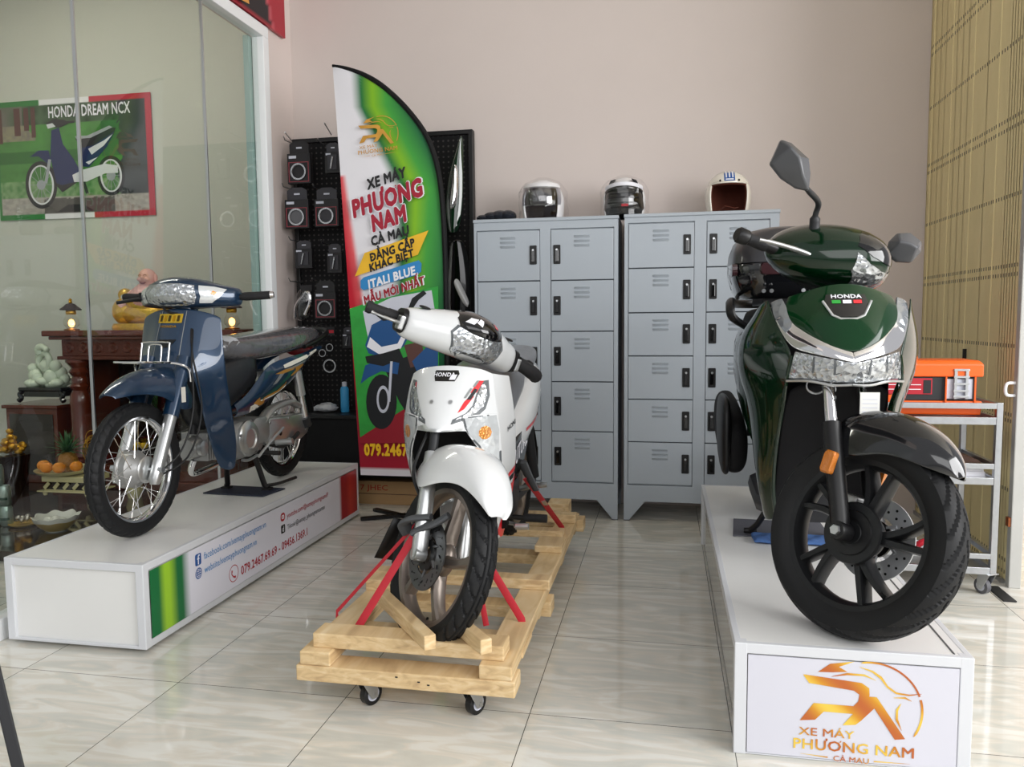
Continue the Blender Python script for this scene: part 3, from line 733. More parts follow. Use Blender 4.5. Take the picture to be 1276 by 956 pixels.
sc_poly('tyre_print', [(516,372),(530,362),(534,366),(524,374),(512,392),(509,390)], .0034)
sc_poly('grey_print', [(489,450),(492,450),(489,500),(486,500)], .0036)
tx('079.2467.69.69', 457, 566, 'yellow_print', .098, .05, .70, math.radians(1), 'LEFT', None, 0)

# ================================================================== ACCESSORY RACK (pegboard)
PX0, PX1, PY = -2.475, -1.225, 5.03
rk = thing('accessory_rack', 'tall black pegboard rack with a base cabinet against the back wall', 'rack', ((PX0+PX1)/2, PY, 0))
hw = (PX1-PX0)/2; rc = (PX0+PX1)/2
pg = mat('pegboard_black', '#161618', .6, spec=.25); N, L, B = nodes(pg)
tc = N.new('ShaderNodeTexCoord'); sx = N.new('ShaderNodeSeparateXYZ'); L.new(tc.outputs['Object'], sx.inputs[0])
dd = []
for k in (0, 2):
    fr_ = math_n(N, L, 'FRACT', math_n(N, L, 'DIVIDE', sx.outputs[k], .034)); q = math_n(N, L, 'SUBTRACT', fr_, .5); dd.append(math_n(N, L, 'MULTIPLY', q, q))
hl = math_n(N, L, 'LESS_THAN', math_n(N, L, 'ADD', dd[0], dd[1]), .035)
mh = N.new('ShaderNodeMix'); mh.data_type = 'RGBA'; mh.inputs[6].default_value = hexc('#0d0d0f'); mh.inputs[7].default_value = hexc('#3e3b3a'); L.new(hl, mh.inputs[0]); L.new(mh.outputs[2], B.inputs['Base Color'])
MB().bx(-hw+.02, hw-.02, -.012, .012, .2, 2.40).build('pegboard', 'pegboard_black', rk, smooth=0)
f = MB(); f.bx(-hw, -hw+.03, -.03, .03, 0, 2.42); f.bx(hw-.03, hw, -.03, .03, 0, 2.42); f.bx(-hw, hw, -.03, .03, 2.395, 2.425)
f.build('frame', 'black_plastic', rk, smooth=0, bevel=.004)
MB().bx(-hw, hw, -.34, 0, .575, .6).build('base_shelf', 'black_plastic', rk, smooth=0, bevel=.004)
MB().bx(-hw+.01, hw-.01, -.32, 0, .2, .575).build('base_cabinet', 'black_matte', rk, smooth=0)
for sx_ in (-1, 1): MB().bx(sx_*hw, sx_*(hw-.05), -.33, .0, 0, .2).build('leg', 'black_plastic', rk, smooth=0)
def hook(u, v, ln=.2):
    p = at(u, v, 'y', PY-.02)
    MB().tube([(p.x-rc, -.012, p.z), (p.x-rc, -ln, p.z), (p.x-rc, -ln-.02, p.z+.02)], .0035, 6).build('hook', 'steel', rk)
for q in ((371,182),(412,184),(369,238),(406,239),(377,302),(416,306),(377,352),(405,352),(409,404),(410,426)): hook(*q)
for q in ((355,165,364,176),(404,153,413,168)):
    a, b = at(q[0], q[1], 'y', PY-.22), at(q[2], q[3], 'y', PY-.01)
    MB().tube([(a.x-rc, -.22, a.z), (b.x-rc, -.01, b.z)], .004, 6).build('hook', 'steel', rk)
thin_glass('blister', (.9, .9, .9, 1), .06); mat('card_black', '#1b191c', .5); mat('card_trim', '#8f3b44', .5); mat('ring_metal', '#a8a8aa', .25, metal=1); mat('card_dim', '#35343a', .5)
def pack(u0, v0, u1, v1, label, kind, dy=.2):
    y = PY-dy; a, b = at(u0, v0, 'y', y), at(u1, v1, 'y', y); w, h = b.x-a.x, a.z-b.z
    t = thing('accessory_pack', label, 'package', ((a.x+b.x)/2, y, b.z), 0, None)
    hh = h*.70
    MB().bx(-w/2, w/2, -.0, .045, 0, hh).build('box', 'card_black', t, smooth=0, bevel=.002)
    MB().prism([(-w*.42, hh), (w*.42, hh), (w*.42, h*.93), (w*.2, h), (-w*.2, h), (-w*.42, h*.93)], 'xz', .012, .016).build('header_card', 'card_dim' if kind != 'ring' else 'card_black', t, smooth=0)
    f = MB(); s = .005
    if kind in ('ring', 'gauge', 'clock'):
        for q in ((-w*.44, -w*.44+s, hh*.05, hh*.72), (w*.44-s, w*.44, hh*.05, hh*.72)): f.bx(q[0], q[1], -.003, .001, q[2], q[3])
        f.bx(-w*.44, w*.44, -.003, .001, hh*.05, hh*.05+s); f.bx(-w*.44, w*.44, -.003, .001, hh*.72-s, hh*.72)
        f.build('trim', 'card_trim', t, smooth=0)
        r = min(w*.34, hh*.3)
        MB().lathe([(r*.72, -.004), (r*.8, -.012), (r, -.012), (r*1.02, -.002)], (0, 0, hh*.39), 'y', 28).build('ring', 'ring_metal', t)
        if kind == 'clock': MB().lathe([(0, -.004), (r*.72, -.004)], (0, 0, hh*.39), 'y', 24).build('disc', 'card_dim', t)
        if kind == 'gauge': MB().lathe([(0, -.006), (r*.72, -.005)], (0, 0, hh*.39), 'y', 24).build('disc', 'mid_grey', t)
    else:
        MB().bx(-w*.3, w*.3, -.006, .001, hh*.15, hh*.85).build('window', 'card_dim', t, smooth=0)
        MB().tube([(-w*.08, -.012, hh*.2), (0, -.014, hh*.5), (w*.06, -.012, hh*.75)], .006, 6).build('tool', 'ring_metal', t)
    MB().bx(-w*.42, -w*.1, -.002, .0005, hh*.84, hh*.93).build('logo_strip', 'grey_print', t, smooth=0)
    MB().bx(-w*.12, w*.12, .010, .0125, h*.82, h*.86).build('card_mark', 'grey_print', t, smooth=0)
    return t
pack(357,176,387,228,'red-trimmed package with a ring, in the top left corner of the pegboard','ring')
pack(404,178,424,215,'narrow dark package beside the flag in the top row of the pegboard','tool')
pack(354,234,385,284,'red-trimmed package with a round silver cover, second row, at the far left','gauge')
pack(391,234,422,282,'red-trimmed package with a silver disc, second row, next to the flag','clock')
pack(367,300,389,334,'small black package with a silver part, third row of the pegboard at the left','tool')
pack(407,304,426,340,'narrow dark package in the third row next to the flag','tool')
pack(391,350,419,397,'red-trimmed package with a ring, above the back end of the blue seat','ring', .22)
pack(426,408,440,434,'small dark package half hidden by the flag, low on the pegboard','tool')
pb_ = thing('part_bag', 'clear bag with a chrome part, hanging beside the white post above the blue seat', 'package', tuple(at(376, 402, 'y', 4.83)))
MB().loft([[(-.09, .0, 0), (.07, 0, 0), (.07, .03, 0), (-.09, .03, 0)], [(-.07, -.02, .12), (.09, -.02, .12), (.09, .04, .12), (-.07, .04, .12)], [(-.03, 0, .24), (.10, 0, .24), (.10, .02, .24), (-.03, .02, .24)]]).build('bag', 'blister', pb_, smooth=60, sub=1)
MB().tube(smoothpath([(-.05, .01, .03), (-.03, 0, .12), (.04, .01, .2), (.06, .01, .14), (.02, .01, .05)]), [.012]*25, 8).build('chrome_part', 'chrome', pb_)
MB().bx(-.0, .08, -.002, .006, .21, .245).build('header_card', 'card_black', pb_, smooth=0)
rb = thing('red_marked_pack', 'small black pack with a red and white mark, low on the pegboard', 'package', tuple(at(409, 418, 'y', 4.85)))
MB().bx(-.045, .045, 0, .02, 0, .055).build('card', 'card_black', rb, smooth=0)
MB().bx(.0, .04, -.002, .001, .015, .035).build('red_mark', 'red_print', rb, smooth=0); MB().bx(-.04, -.005, -.002, .001, .02, .03).build('white_mark', 'white_print', rb, smooth=0)
def ringset(u, v, r, label):
    p = at(u, v, 'y', 4.9)
    o = MB().lathe([(r*.78, -.006), (r, -.006), (r, .006), (r*.78, .006), (r*.78, -.006)], tuple(p), 'y', 24).build('metal_ring', 'ring_metal'); tag(o, label, 'ring', 'rings on the pegboard'); return o
ringset(411, 433, .026, 'small metal ring on the black pegboard, uppermost of three'); ringset(402, 440, .026, 'small metal ring on the black pegboard, left of the other two')
o = ringset(411, 456, .046, 'largest metal ring on the black pegboard, above the white crumpled bag')
# green fairing panels hung on the right of the flag
fg = mat('fairing_green', '#0a2a18', .08, coat=1)
def bladeY(pts, y, name, m, label):
    vs = [at(u, v, 'y', y) for u, v in pts]; k = len(vs)//2
    rows = [[vs[i]+Vector((0, -.03*0, 0)), (vs[i]+vs[-1-i])/2+Vector((0, -.035, 0)), vs[-1-i]] for i in range(k)]
    o = MB().grid([[tuple(p) for p in r] for r in rows]).build(name, m, None, solid=.006, sub=2); return tag(o, label, 'fairing')
bladeY([(573,170),(562,200),(556,230),(553,262),(558,292),(572,292),(577,262),(578,230),(578,200),(578,168)], 4.94, 'green_fairing', 'fairing_green', 'dark green glossy motorbike fairing hanging on the pegboard right of the flag')
bladeY([(566,205),(562,228),(558,252),(561,262),(564,262),(571,252),(573,222),(570,205)], 4.89, 'chrome_fairing', 'chrome', 'bright chrome fairing piece in front of the green fairing')
bladeY([(560,300),(558,340),(556,380),(558,400),(584,400),(588,372),(586,330),(578,296)], 4.86, 'black_fairing', 'black_gloss', 'black glossy fairing hanging between the flag and the lockers')
bladeY([(566,355),(572,368),(578,380),(584,384),(586,378),(578,362),(573,350),(568,346)], 4.82, 'white_fairing', 'helmet_white', 'small white fairing piece above the white motorbike screen')
# on the base shelf
bt = thing('spray_bottle', 'light blue bottle with a pale cap on the rack shelf', 'bottle', tuple(at(430, 512, 'y', 4.86))[:2]+(.601,))
MB().lathe([(0, 0), (.026, 0), (.028, .006), (.028, .15), (.024, .163), (.014, .172), (0, .172)], ax='z', n=24).build('bottle', mat('bottle_blue', '#3a9ad0', .3), bt)
MB().lathe([(0, .172), (.016, .172), (.016, .2), (0, .203)], n=20).build('cap', 'grey_print', bt)
cb_ = MB(); random.seed(11)
cb_.ell((0, 0, .032), (.08, .05, .03), 16, 10); cb_.v = [v*random.uniform(.86, 1.1) for v in cb_.v]; cb_.ell((-.1, 0, .02), (.05, .03, .016), 12, 8)
zmin = min(v.z for v in cb_.v); cb_.v = [Vector((v.x, v.y, v.z-zmin)) for v in cb_.v]
p = at(407, 512, 'y', 4.84)
cw = cb_.build('crumpled_bag', mat('pale_plastic', '#b9bcc0', .35), None, smooth=20); cw.location = (p.x, p.y, .601); tag(cw, 'crumpled pale plastic bag next to the blue bottle on the rack shelf', 'bag')
cbx = thing('cardboard_box', 'brown cardboard box with red lettering on the floor under the rack', 'box', (-1.86, 4.80, 0))
mat('cardboard', '#b08d62', .75, noise=.06, nscale=10)
MB().bx(-.25, .35, 0, .2, .0, .155).build('carton', 'cardboard', cbx, smooth=0, bevel=.003)
MB().bx(-.25, .35, -.0015, .0, .068, .072).build('tape_line', 'brown_print', cbx, smooth=0)
text('lettering', '7 JHEC', Frame((-.11, -.002, .095), (1, 0, 0), (0, 0, 1)), mat('carton_red', '#a83a26', .6), cbx, .05, .012, sx=1.3)

# ================================================================== STEEL TROLLEY AND TOOL BOX
CX0, CX1, CY0, CY1 = .815, 1.395, 3.60, 4.02
tr = thing('steel_trolley', 'three-tier steel trolley on casters behind the green scooter', 'trolley', ((CX0+CX1)/2, CY0, 0))
w2 = (CX1-CX0)/2; dp = CY1-CY0
for sx_ in (-1, 1):
    for yy in (0, dp-.025): MB().bx(sx_*w2, sx_*(w2-.025), yy, yy+.025, .10, .838).build('post', 'zinc', tr, smooth=0, bevel=.002)
for z0, z1, nm in ((.812, .836, 'tray'), (.555, .578, 'tray'), (.165, .188, 'tray')):
    f = MB()
    for zz in ((z0, z1), (z0-.068, z1-.06)):
        f.bx(-w2+.025, w2-.025, 0, .02, *zz); f.bx(-w2+.025, w2-.025, dp-.02, dp, *zz)
        for sx_ in (-1, 1): f.bx(sx_*w2, sx_*(w2-.02), .025, dp-.025, *zz)
    o = f.build('tray_rail', 'zinc', tr, smooth=0, bevel=.0015)
    MB().bx(-w2+.015, w2-.015, .015, dp-.015, z0-.062, z0-.058).build('tray', mat('tray_red', '#9a4a48', .4) if z0 > .8 else 'zinc', tr, smooth=0)
def caster(parent, c, r=.037, rot=0, m1='black_plastic', zt=None, rim='grey_print'):
    M = Matrix.Translation(c) @ Matrix.Rotation(rot, 4, 'Z'); zt = zt or r*2+.02; off = .02
    k = MB(M).lathe([(r*.62, -.013), (r, -.011), (r, .011), (r*.62, .013)], (0, off, r), 'x', 28).build('caster_tyre', m1, parent)
    MB(M).lathe([(0, -.016), (r*.2, -.016), (r*.22, -.012), (r*.62, -.013), (r*.62, .013), (r*.22, .012), (r*.2, .016), (0, .016)], (0, off, r), 'x', 24).build('caster_hub', rim, k)
    f = MB(M)
    for s_ in (-1, 1): f.prism([(off-.012, r-.012), (off+.012, r-.012), (off+.012, r+.01), (.03, zt-.004), (-.03, zt-.004)], 'yz', s_*.018, s_*.0205)
    f.bx(-.03, .03, -.032, .032, zt-.005, zt)
    f.build('caster_fork', 'steel', k, smooth=0, bevel=.001)
    MB(M).lathe([(0, -.022), (.006, -.022), (.006, .022), (0, .022)], (0, off, r), 'x', 8).build('caster_bolt', 'steel', k)
    return k
for sx_ in (-1, 1):
    for yy in (.03, dp-.03): caster(tr, (sx_*(w2-.025), yy, 0), .034, .5, 'mid_grey', .1)
tb = thing('tool_box', 'orange lidded tool box on the top of the steel trolley', 'tool box', (1.13, 3.66, .778))
thin_glass('clear_plastic', (.75, .75, .75, 1), .05)
org = mat('orange_plastic', '#f0641e', .35)
MB().loft([[(-.2, .0, 0), (.2, 0, 0), (.2, .2, 0), (-.2, .2, 0)], [(-.205, -.002, .06), (.205, -.002, .06), (.205, .2, .06), (-.205, .2, .06)]]).build('base', 'orange_plastic', tb, smooth=0, bevel=.006)
MB().bx(-.185, .185, .008, .19, .06, .165).build('body', 'dark_grey', tb, smooth=0, bevel=.004)
MB().bx(.06, .165, .003, .009, .07, .155).build('side_window', 'grey_print', tb, smooth=0)
MB().loft([[(-.205, -.006, .165), (.205, -.006, .165), (.205, .2, .165), (-.205, .2, .165)], [(-.205, -.006, .22), (.205, -.006, .22), (.205, .2, .22), (-.205, .2, .22)], [(-.19, .01, .235), (.19, .01, .235), (.19, .19, .235), (-.19, .19, .235)]]).build('lid', 'orange_plastic', tb, smooth=0, bevel=.006)
MB().prism([(-.155+.05*math.cos(a*PI/8), .055+.032*math.sin(a*PI/8)) for a in range(9)], 'xz', -.004, .006).build('front_boss', 'orange_plastic', tb, smooth=0)
MB().bx(-.19, .005, .002, .008, .088, .158).build('label', 'red_print', tb, smooth=0); MB().bx(-.03, .0, .0005, .0022, .092, .15).build('label_block', 'black_print', tb, smooth=0)
for zz in (.108, .128): MB().bx(-.185, -.04, .0005, .0022, zz, zz+.003).build('label_line', 'white_print', tb, smooth=0)
lt = MB()
for xx in (.088, .132): lt.bx(xx, xx+.012, -.012, .0, .07, .2)
for zz in (.075, .10, .13, .16, .19): lt.bx(.085, .148, -.014, -.004, zz, zz+.01)
lt.build('latch', 'steel', tb, smooth=0, bevel=.001)
for xx in (.055, .17): MB().bx(xx, xx+.006, -.007, .0, .05, .165).build('latch_wire', 'orange_plastic', tb, smooth=0)
pp = thing('paper_stack', 'stack of white paper and a brown folder on the middle tray of the steel trolley', 'papers', (1.27, 3.615, .498))
for k in range(3): MB().bx(-.17+.004*k, .085-.003*k, -.0+.03+.004*k, .24, .001+.018*k, .018+.018*k).build('ream', 'white_print', pp, smooth=0)
MB().prism([(-.16, .056), (.10, .056), (.08, .075), (.0, .10), (-.14, .115)], 'xz', .1, .28).build('folder', mat('folder_brown', '#4a3226', .6), pp, smooth=0)
rl = MB().tube(smoothpath([(1.085, 3.7, .16), (1.12, 3.68, .205), (1.17, 3.7, .205), (1.19, 3.72, .16)]), .014, 8).build('red_clamp_handle', 'red_print'); tag(rl, 'red curved handle lying on the lowest tray of the steel trolley', 'handle')

# ================================================================== ALTAR CORNER BEHIND THE GLASS
wd = mat('altar_wood', '#5e2614', .25, coat=.5, noise=.35, nscale=7, bump=.05, bscale=40); mat('altar_carved', '#5c2a1c', .4, noise=.45, nscale=60, bump=.6, bscale=90); mat('dark_wood', '#1d0f0b', .12, coat=.6, noise=.3, nscale=5)
mat('slab_top', '#2a1a16', .08, coat=.5); mat('gilded', '#c9982e', .3, metal=.85, noise=.3, nscale=60, bump=.3, bscale=90)
sl = thing('altar_plinth', 'low dark glossy wooden plinth on the floor behind the glass', 'plinth', (-4.0, 3.33, 0))
MB().bx(-1.6, 1.36, 0, 2.3, 0, .055).build('base', 'dark_wood', sl, smooth=0); MB().bx(-1.62, 1.37, -.02, 2.32, .045, .06).build('top_board', 'slab_top', sl, smooth=0, bevel=.004)
AX, AY = -3.53, 4.80
al = thing('altar_cabinet', 'carved dark red wooden altar with columns, seen through the glass behind the blue motorbike', 'altar', (AX, AY, .06))
MB().bx(-.70, .70, -.10, .6, 0, .06).build('step', 'altar_wood', al, smooth=0, bevel=.006)
MB().bx(-.66, .66, -.06, .6, .06, .13).build('step', 'altar_wood', al, smooth=0, bevel=.006)
MB().bx(-.64, .64, .52, .56, .13, .92).build('back_panel', 'dark_wood', al, smooth=0)
for sx_ in (-1, 1): MB().bx(sx_*.64, sx_*.6, .1, .54, .13, .9).build('side_panel', 'altar_wood', al, smooth=0)
en = MB().bx(-.665, .665, -.02, .56, .89, .915); en.bx(-.64, .64, 0, .55, .915, 1.03)
en.build('entablature', 'altar_carved', al, smooth=0, bevel=.004)
MB().bx(-.70, .70, -.05, .6, 1.03, 1.055).build('cornice', 'altar_wood', al, smooth=0, bevel=.006); MB().bx(-.73, .73, -.08, .62, 1.055, 1.095).build('top_board', 'altar_wood', al, smooth=0, bevel=.008)
for k in range(11): MB().lathe([(.012, -.006), (.03, -.012), (.038, 0)], (-.58+k*.116, 0, .973), 'y', 12).build('carved_rosette', 'altar_carved', al)
for sx_ in (-1, 1):
    MB().lathe([(.085, .13), (.085, .17), (.07, .18), (.078, .2), (.068, .22), (.07, .58), (.064, .64), (.05, .67), (.068, .70), (.052, .72), (.055, .75), (.045, .77), (.07, .8), (.05, .83), (.085, .87), (.085, .89)], (sx_*.56, .06, 0), 'z', 24).build('column', 'altar_wood', al)
# two lamps on the altar
mat('lamp_flame', '#ffb050', .3, emit=9); thin_glass('lamp_glass', (.98, .95, .9, 1), .02); mat('lamp_brass', '#7a4b22', .3, metal=.8); mat('lamp_roof', '#4c4448', .4, metal=.4)
def oil_lamp(loc, label, k=1.0):
    t = thing('oil_lamp', label, 'lamp', loc, 0, None)
    MB().lathe([(0, 0), (.05*k, 0), (.05*k, .008), (.02*k, .014), (0, .014)]).build('base', 'lamp_brass', t)
    MB().lathe([(.026*k, .012), (.052*k, .04), (.05*k, .07), (.034*k, .10), (.03*k, .112)]).build('globe', 'lamp_glass', t)
    MB().ell((0, 0, .05*k), (.02*k, .02*k, .028*k), 12, 8).build('flame', 'lamp_flame', t)
    MB().lathe([(.03*k, .112), (.034*k, .12), (.034*k, .135), (.03*k, .14)]).build('brass_ring', 'gilded', t)
    MB().lathe([(.03*k, .14), (.068*k, .142), (.07*k, .15), (.045*k, .168), (.03*k, .185), (.014*k, .19), (0, .192)]).build('roof', 'lamp_roof', t)
    MB().lathe([(.008, .19), (.014, .2), (.008, .207), (.012, .216), (0, .228)]).build('finial', 'gilded', t)
    return t
oil_lamp((-4.13, 4.86, 1.155), 'small brass oil lamp with a dark roof, on the left end of the altar')
ol = oil_lamp((-2.885, 4.86, 1.155), 'small brass oil lamp glowing behind the blue seat, on the right end of the altar')
# laughing figure in gold robe
mat('figure_pink', '#cf9f96', .45); mat('robe_gold', '#cfa53f', .28, metal=.5, noise=.35, nscale=40, bump=.4, bscale=60)
bd = thing('seated_figurine', 'gold and pink figurine of a laughing bald man on the altar', 'statue', (-3.60, 4.98, 1.155))
MB().lathe([(0, 0), (.27, 0), (.275, .02), (.26, .045), (0, .045)], n=32).xf(Matrix.Diagonal((1, .62, 1))).build('plinth', 'robe_gold', bd)
rb_ = MB(); rb_.ell((.03, 0, .11), (.24, .15, .085), 20, 12); rb_.ell((.02, -.01, .19), (.17, .13, .10), 20, 12); rb_.ell((-.16, -.03, .13), (.09, .09, .10), 16, 10); rb_.ell((.17, -.02, .13), (.09, .10, .09), 16, 10)
rb_.build('robe', 'robe_gold', bd, smooth=180)
bb = MB(); bb.ell((.03, -.06, .225), (.10, .10, .09), 18, 12); bb.ell((.035, -.03, .29), (.085, .08, .05), 18, 12); bb.build('torso', 'figure_pink', bd, smooth=180)
hd = MB(); hd.ell((.04, -.05, .365), (.058, .06, .062), 20, 14)
for s_ in (-1, 1): hd.ell((.04+s_*.06, -.045, .355), (.012, .016, .034), 10, 8); hd.ell((.04+s_*.027, -.098, .35), (.02, .016, .016), 10, 8)
hd.ell((.04, -.11, .36), (.011, .012, .012), 10, 8); hd.build('head', 'figure_pink', bd, smooth=180)
MB().tube(arc((.04, .326), .022, 200, 340, 8) and [(.04+.022*math.cos(a), -.104, .333+.012*math.sin(a)) for a in [PI*1.1+PI*.8*k/8 for k in range(9)]], .004, 6).build('mouth', mat('figure_dark', '#7c4640', .5), bd)
for s_ in (-1, 1): MB().tube([(.04+s_*.02+.012*math.cos(a), -.106, .375+.006*math.sin(a)) for a in [PI*k/5 for k in range(6)]], .0025, 5).build('eye', 'figure_dark', bd)
MB().tube([(.04+.075*math.cos(a), -.03+.06*math.sin(a), .305+.012*math.sin(a+1)) for a in [2*PI*k/20 for k in range(21)]], .012, 8).build('bead_collar', mat('bead_mauve', '#8a6668', .4), bd)
MB().tube([(-.03, -.03, .29), (-.09, -.06, .24), (-.15, -.10, .16)], [.032, .03, .024], 10).build('arm', 'figure_pink', bd)
MB().tube([(.11, -.03, .29), (.16, -.07, .23), (.15, -.12, .17)], [.032, .03, .022], 10).build('arm', 'figure_pink', bd)
MB().ell((-.165, -.02, .245), (.05, .045, .05), 14, 10).build('gold_sack', 'robe_gold', bd)
# small cabinet with the jade carving
jc = thing('side_cabinet', 'small dark wooden cabinet under the pale green carving', 'cabinet', (-4.46, 4.80, .06))
MB().bx(-.2, .22, 0, .4, 0, .54).build('carcass', 'altar_wood', jc, smooth=0, bevel=.004); MB().bx(-.22, .24, -.02, .42, .54, .565).build('top_board', 'altar_wood', jc, smooth=0, bevel=.004)
MB().bx(-.17, .19, -.006, .0, .06, .5).build('door', 'dark_wood', jc, smooth=0, bevel=.003)
js = thing('jade_carving', 'pale green carved stone dragon on a black wooden stand', 'statue', (-4.43, 4.95, .645))
jm = mat('jade', '#d0dcc6', .3, noise=.12, nscale=25, bump=.25, bscale=60)
MB().bx(-.18, .18, -.09, .09, .07, .10).build('stand', 'black_gloss', js, smooth=0, bevel=.01)
for s_ in (-1, 1): MB().tube(smoothpath([(s_*.15, -.06, .075), (s_*.18, -.07, .05), (s_*.17, -.07, .02), (s_*.19, -.075, .0)]), .018, 8).build('stand_foot', 'black_gloss', js)
MB().bx(-.15, .15, -.07, .07, .03, .07).build('stand_apron', 'black_gloss', js, smooth=0)
j = MB(); random.seed(4)
for k in range(16):
    a = random.uniform(-.15, .15); j.ell((a, random.uniform(-.05, .05), .115+random.uniform(0, .03)), (.05, .045, .03), 10, 7)
for c, r in (((-.1, 0, .18), .055), ((-.12, 0, .23), .04), ((.05, -.02, .17), .06), ((.11, 0, .2), .05), ((.09, -.02, .25), .045), ((.0, 0, .25), .055), ((.14, 0, .16), .04), ((-.06, -.03, .16), .045)): j.ell(c, (r, r*.8, r), 12, 8)
j.tube(smoothpath([(.02, -.02, .22), (.05, -.03, .29), (.02, -.02, .34), (-.04, 0, .33), (-.07, 0, .28), (-.04, 0, .24)]), .022, 10)
j.tube(smoothpath([(-.04, -.01, .34), (-.045, -.02, .38), (.0, -.03, .39), (.05, -.04, .365)]), [.03]*6+[.026]*6+[.02]*6+[.012], 10)
for k in range(6): j.tube([(-.05-.005*k, 0, .395-.018*k), (-.085-.004*k, 0, .40-.02*k)], [.014, .003], 6)
j.build('carving', 'jade', js, smooth=60)
# offerings
sx0 = .06
cer = mat('ceramic_cream', '#d9cf9a', .25, coat=.5); mat('ceramic_white', '#d9d9cd', .2, coat=.6); mat('orange_skin', '#e08a1e', .45, bump=.15, bscale=200)
FY = 4.30
fp = at(72, 590, 'y', FY)
ot = thing('offering_tray', 'cream pierced tray standing on the plinth under the fruit plate', 'tray', (at(92, 600, 'y', FY).x, FY+.02, .122))
MB().bx(-.2, .2, -.11, .11, .02, .03).build('tray_base', cer, ot, smooth=0, bevel=.006)
for s_ in (-1, 1): MB().lathe([(.012, 0), (.016, .02)], (s_*.15, -.09, 0), 'z', 10).build('foot', cer, ot); 
rim = MB(); rim.bx(-.16, .16, -.09, .09, .03, .035); rim.bx(-.17, .17, -.095, .095, .085, .12); rim.build('tray_rim', cer, ot, smooth=0, bevel=.008)
for k in range(5): MB().box((-.14+k*.07, -.088, .06), (.022, .006, .05), Matrix.Rotation(.78, 3, 'Y')).build('lattice', cer, ot, smooth=0)
MB().bx(-.15, .15, -.08, .08, .033, .088).build('tray_core', 'dark_wood', ot, smooth=0)
PZ = .243; pxy = at(70, 590, 'y', FY-.05)
fpl = thing('fruit_plate', 'shallow cream plate holding the oranges and the pineapple', 'plate', (pxy.x, FY+.02, PZ+.0))
MB().lathe([(0, .006), (.11, .008), (.15, .02), (.168, .034), (.172, .034), (.155, .014), (.11, 0), (.06, .0), (0, .0)], n=36).build('plate', cer, fpl)
for i, (dx, dy, lb) in enumerate(((-.125, -.03, 'orange at the left end of the row on the fruit plate'), (-.05, -.09, 'second orange from the left, in front of the pineapple'), (.04, -.09, 'third orange from the left, in front of the pineapple'), (.115, -.03, 'orange at the right end of the row on the fruit plate'))):
    t = MB().ell((0, 0, .034), (.038, .038, .034), 20, 14).build('orange', 'orange_skin'); t.location = (pxy.x+dx, FY+.02+dy, PZ+.022); tag(t, lb, 'orange')
    MB().lathe([(0, .0685), (.005, .068)], n=8).build('stem_scar', 'leaf_green_print', t)
pa = thing('pineapple', 'pineapple with a green crown standing on the fruit plate', 'pineapple', (pxy.x+.005, FY+.05, PZ+.012))
pm = mat('pineapple_skin', '#a8762c', .5, bump=.2); N, L, B = nodes(pm)
b_ = MB(); rows = []
for i in range(29):
    v = i/28; r = .056*math.sin(PI*(.16+.72*v))**.6; row = []
    for jx in range(48):
        q = 2*PI*jx/48; bump = .004*abs(math.sin(q*6+v*PI*5))*abs(math.sin(q*6-v*PI*5)); row.append(((r+bump)*math.cos(q), (r+bump)*math.sin(q), .0+.125*v))
    rows.append(row)
b_.loft(rows); b_.build('fruit_body', pm, pa, smooth=20)
lf = mat('pineapple_leaf', '#3f6a3c', .5, noise=.3, nscale=20); c_ = MB(); random.seed(9)
for k in range(46):
    a = k*2.4; e = .15+1.15*(1-k/46); ln = .12+.05*random.random(); w = .011
    d = Vector((math.cos(a), math.sin(a), 0)); z0 = .118+.02*k/46
    path = [Vector((0, 0, z0))+d*(ln*s_*math.sin(e))+Vector((0, 0, ln*s_*math.cos(e)+.0-.05*s_*s_*math.sin(e))) for s_ in (0, .33, .66, 1)]
    sd = Vector((-d.y, d.x, 0))
    c_.add([path[0]-sd*w, path[0]+sd*w, path[1]-sd*w*.9, path[1]+sd*w*.9, path[2]-sd*w*.55, path[2]+sd*w*.55, path[3]], [(0,1,3,2), (2,3,5,4), (4,5,6)])
c_.build('leaf_crown', lf, pa, smooth=60, solid=.0012, merge=0)
# gold ornament, incense vase, flowers
go = thing('gold_ingot_ornament', 'pile of gold wrapped ornaments at the left edge behind the glass', 'ornament', (at(10, 556, 'y', 4.45).x, 4.47, .06))
MB().lathe([(0, 0), (.09, 0), (.10, .2), (.12, .27), (0, .27)]).build('stand', 'dark_wood', go)
g_ = MB(); random.seed(2)
for k in range(40):
    a = random.uniform(0, 6.28); r = random.uniform(0, .09); z = .29+random.uniform(0, .14)*(1-r/.11); g_.ell((r*math.cos(a), r*math.sin(a), z), (.026, .022, .018), 8, 6, Matrix.Rotation(a, 3, 'X'))
g_.build('gold_foil', 'gilded', go, smooth=20)
vs_ = thing('incense_vase', 'cream vase with looped golden wire and red sticks beside the blue motorbike\'s front tyre', 'vase', (at(112, 592, 'y', 4.5).x, 4.55, .06))
MB().lathe([(0, 0), (.04, 0), (.045, .015), (.06, .05), (.06, .09), (.035, .12), (.04, .14), (.036, .14), (.03, .118), (0, .1)]).build('vase_body', cer, vs_)
gw = MB(); random.seed(8)
for k in range(9):
    a = random.uniform(0, PI); r = random.uniform(.035, .06); z = .33+random.uniform(-.05, .04)
    gw.tube([(r*math.cos(t)*math.cos(a)-.01, r*math.cos(t)*math.sin(a), z+r*1.5*math.sin(t)) for t in [2*PI*q/20 for q in range(21)]], .0022, 5)
gw.build('golden_wire', 'gilded', vs_)
for k in range(8):
    a = k*.8; MB().tube([(0.01*math.cos(a), .01*math.sin(a), .1), (.035*math.cos(a), .035*math.sin(a), .3)], .003, 5).build('incense_stick', 'dark_red_print', vs_)
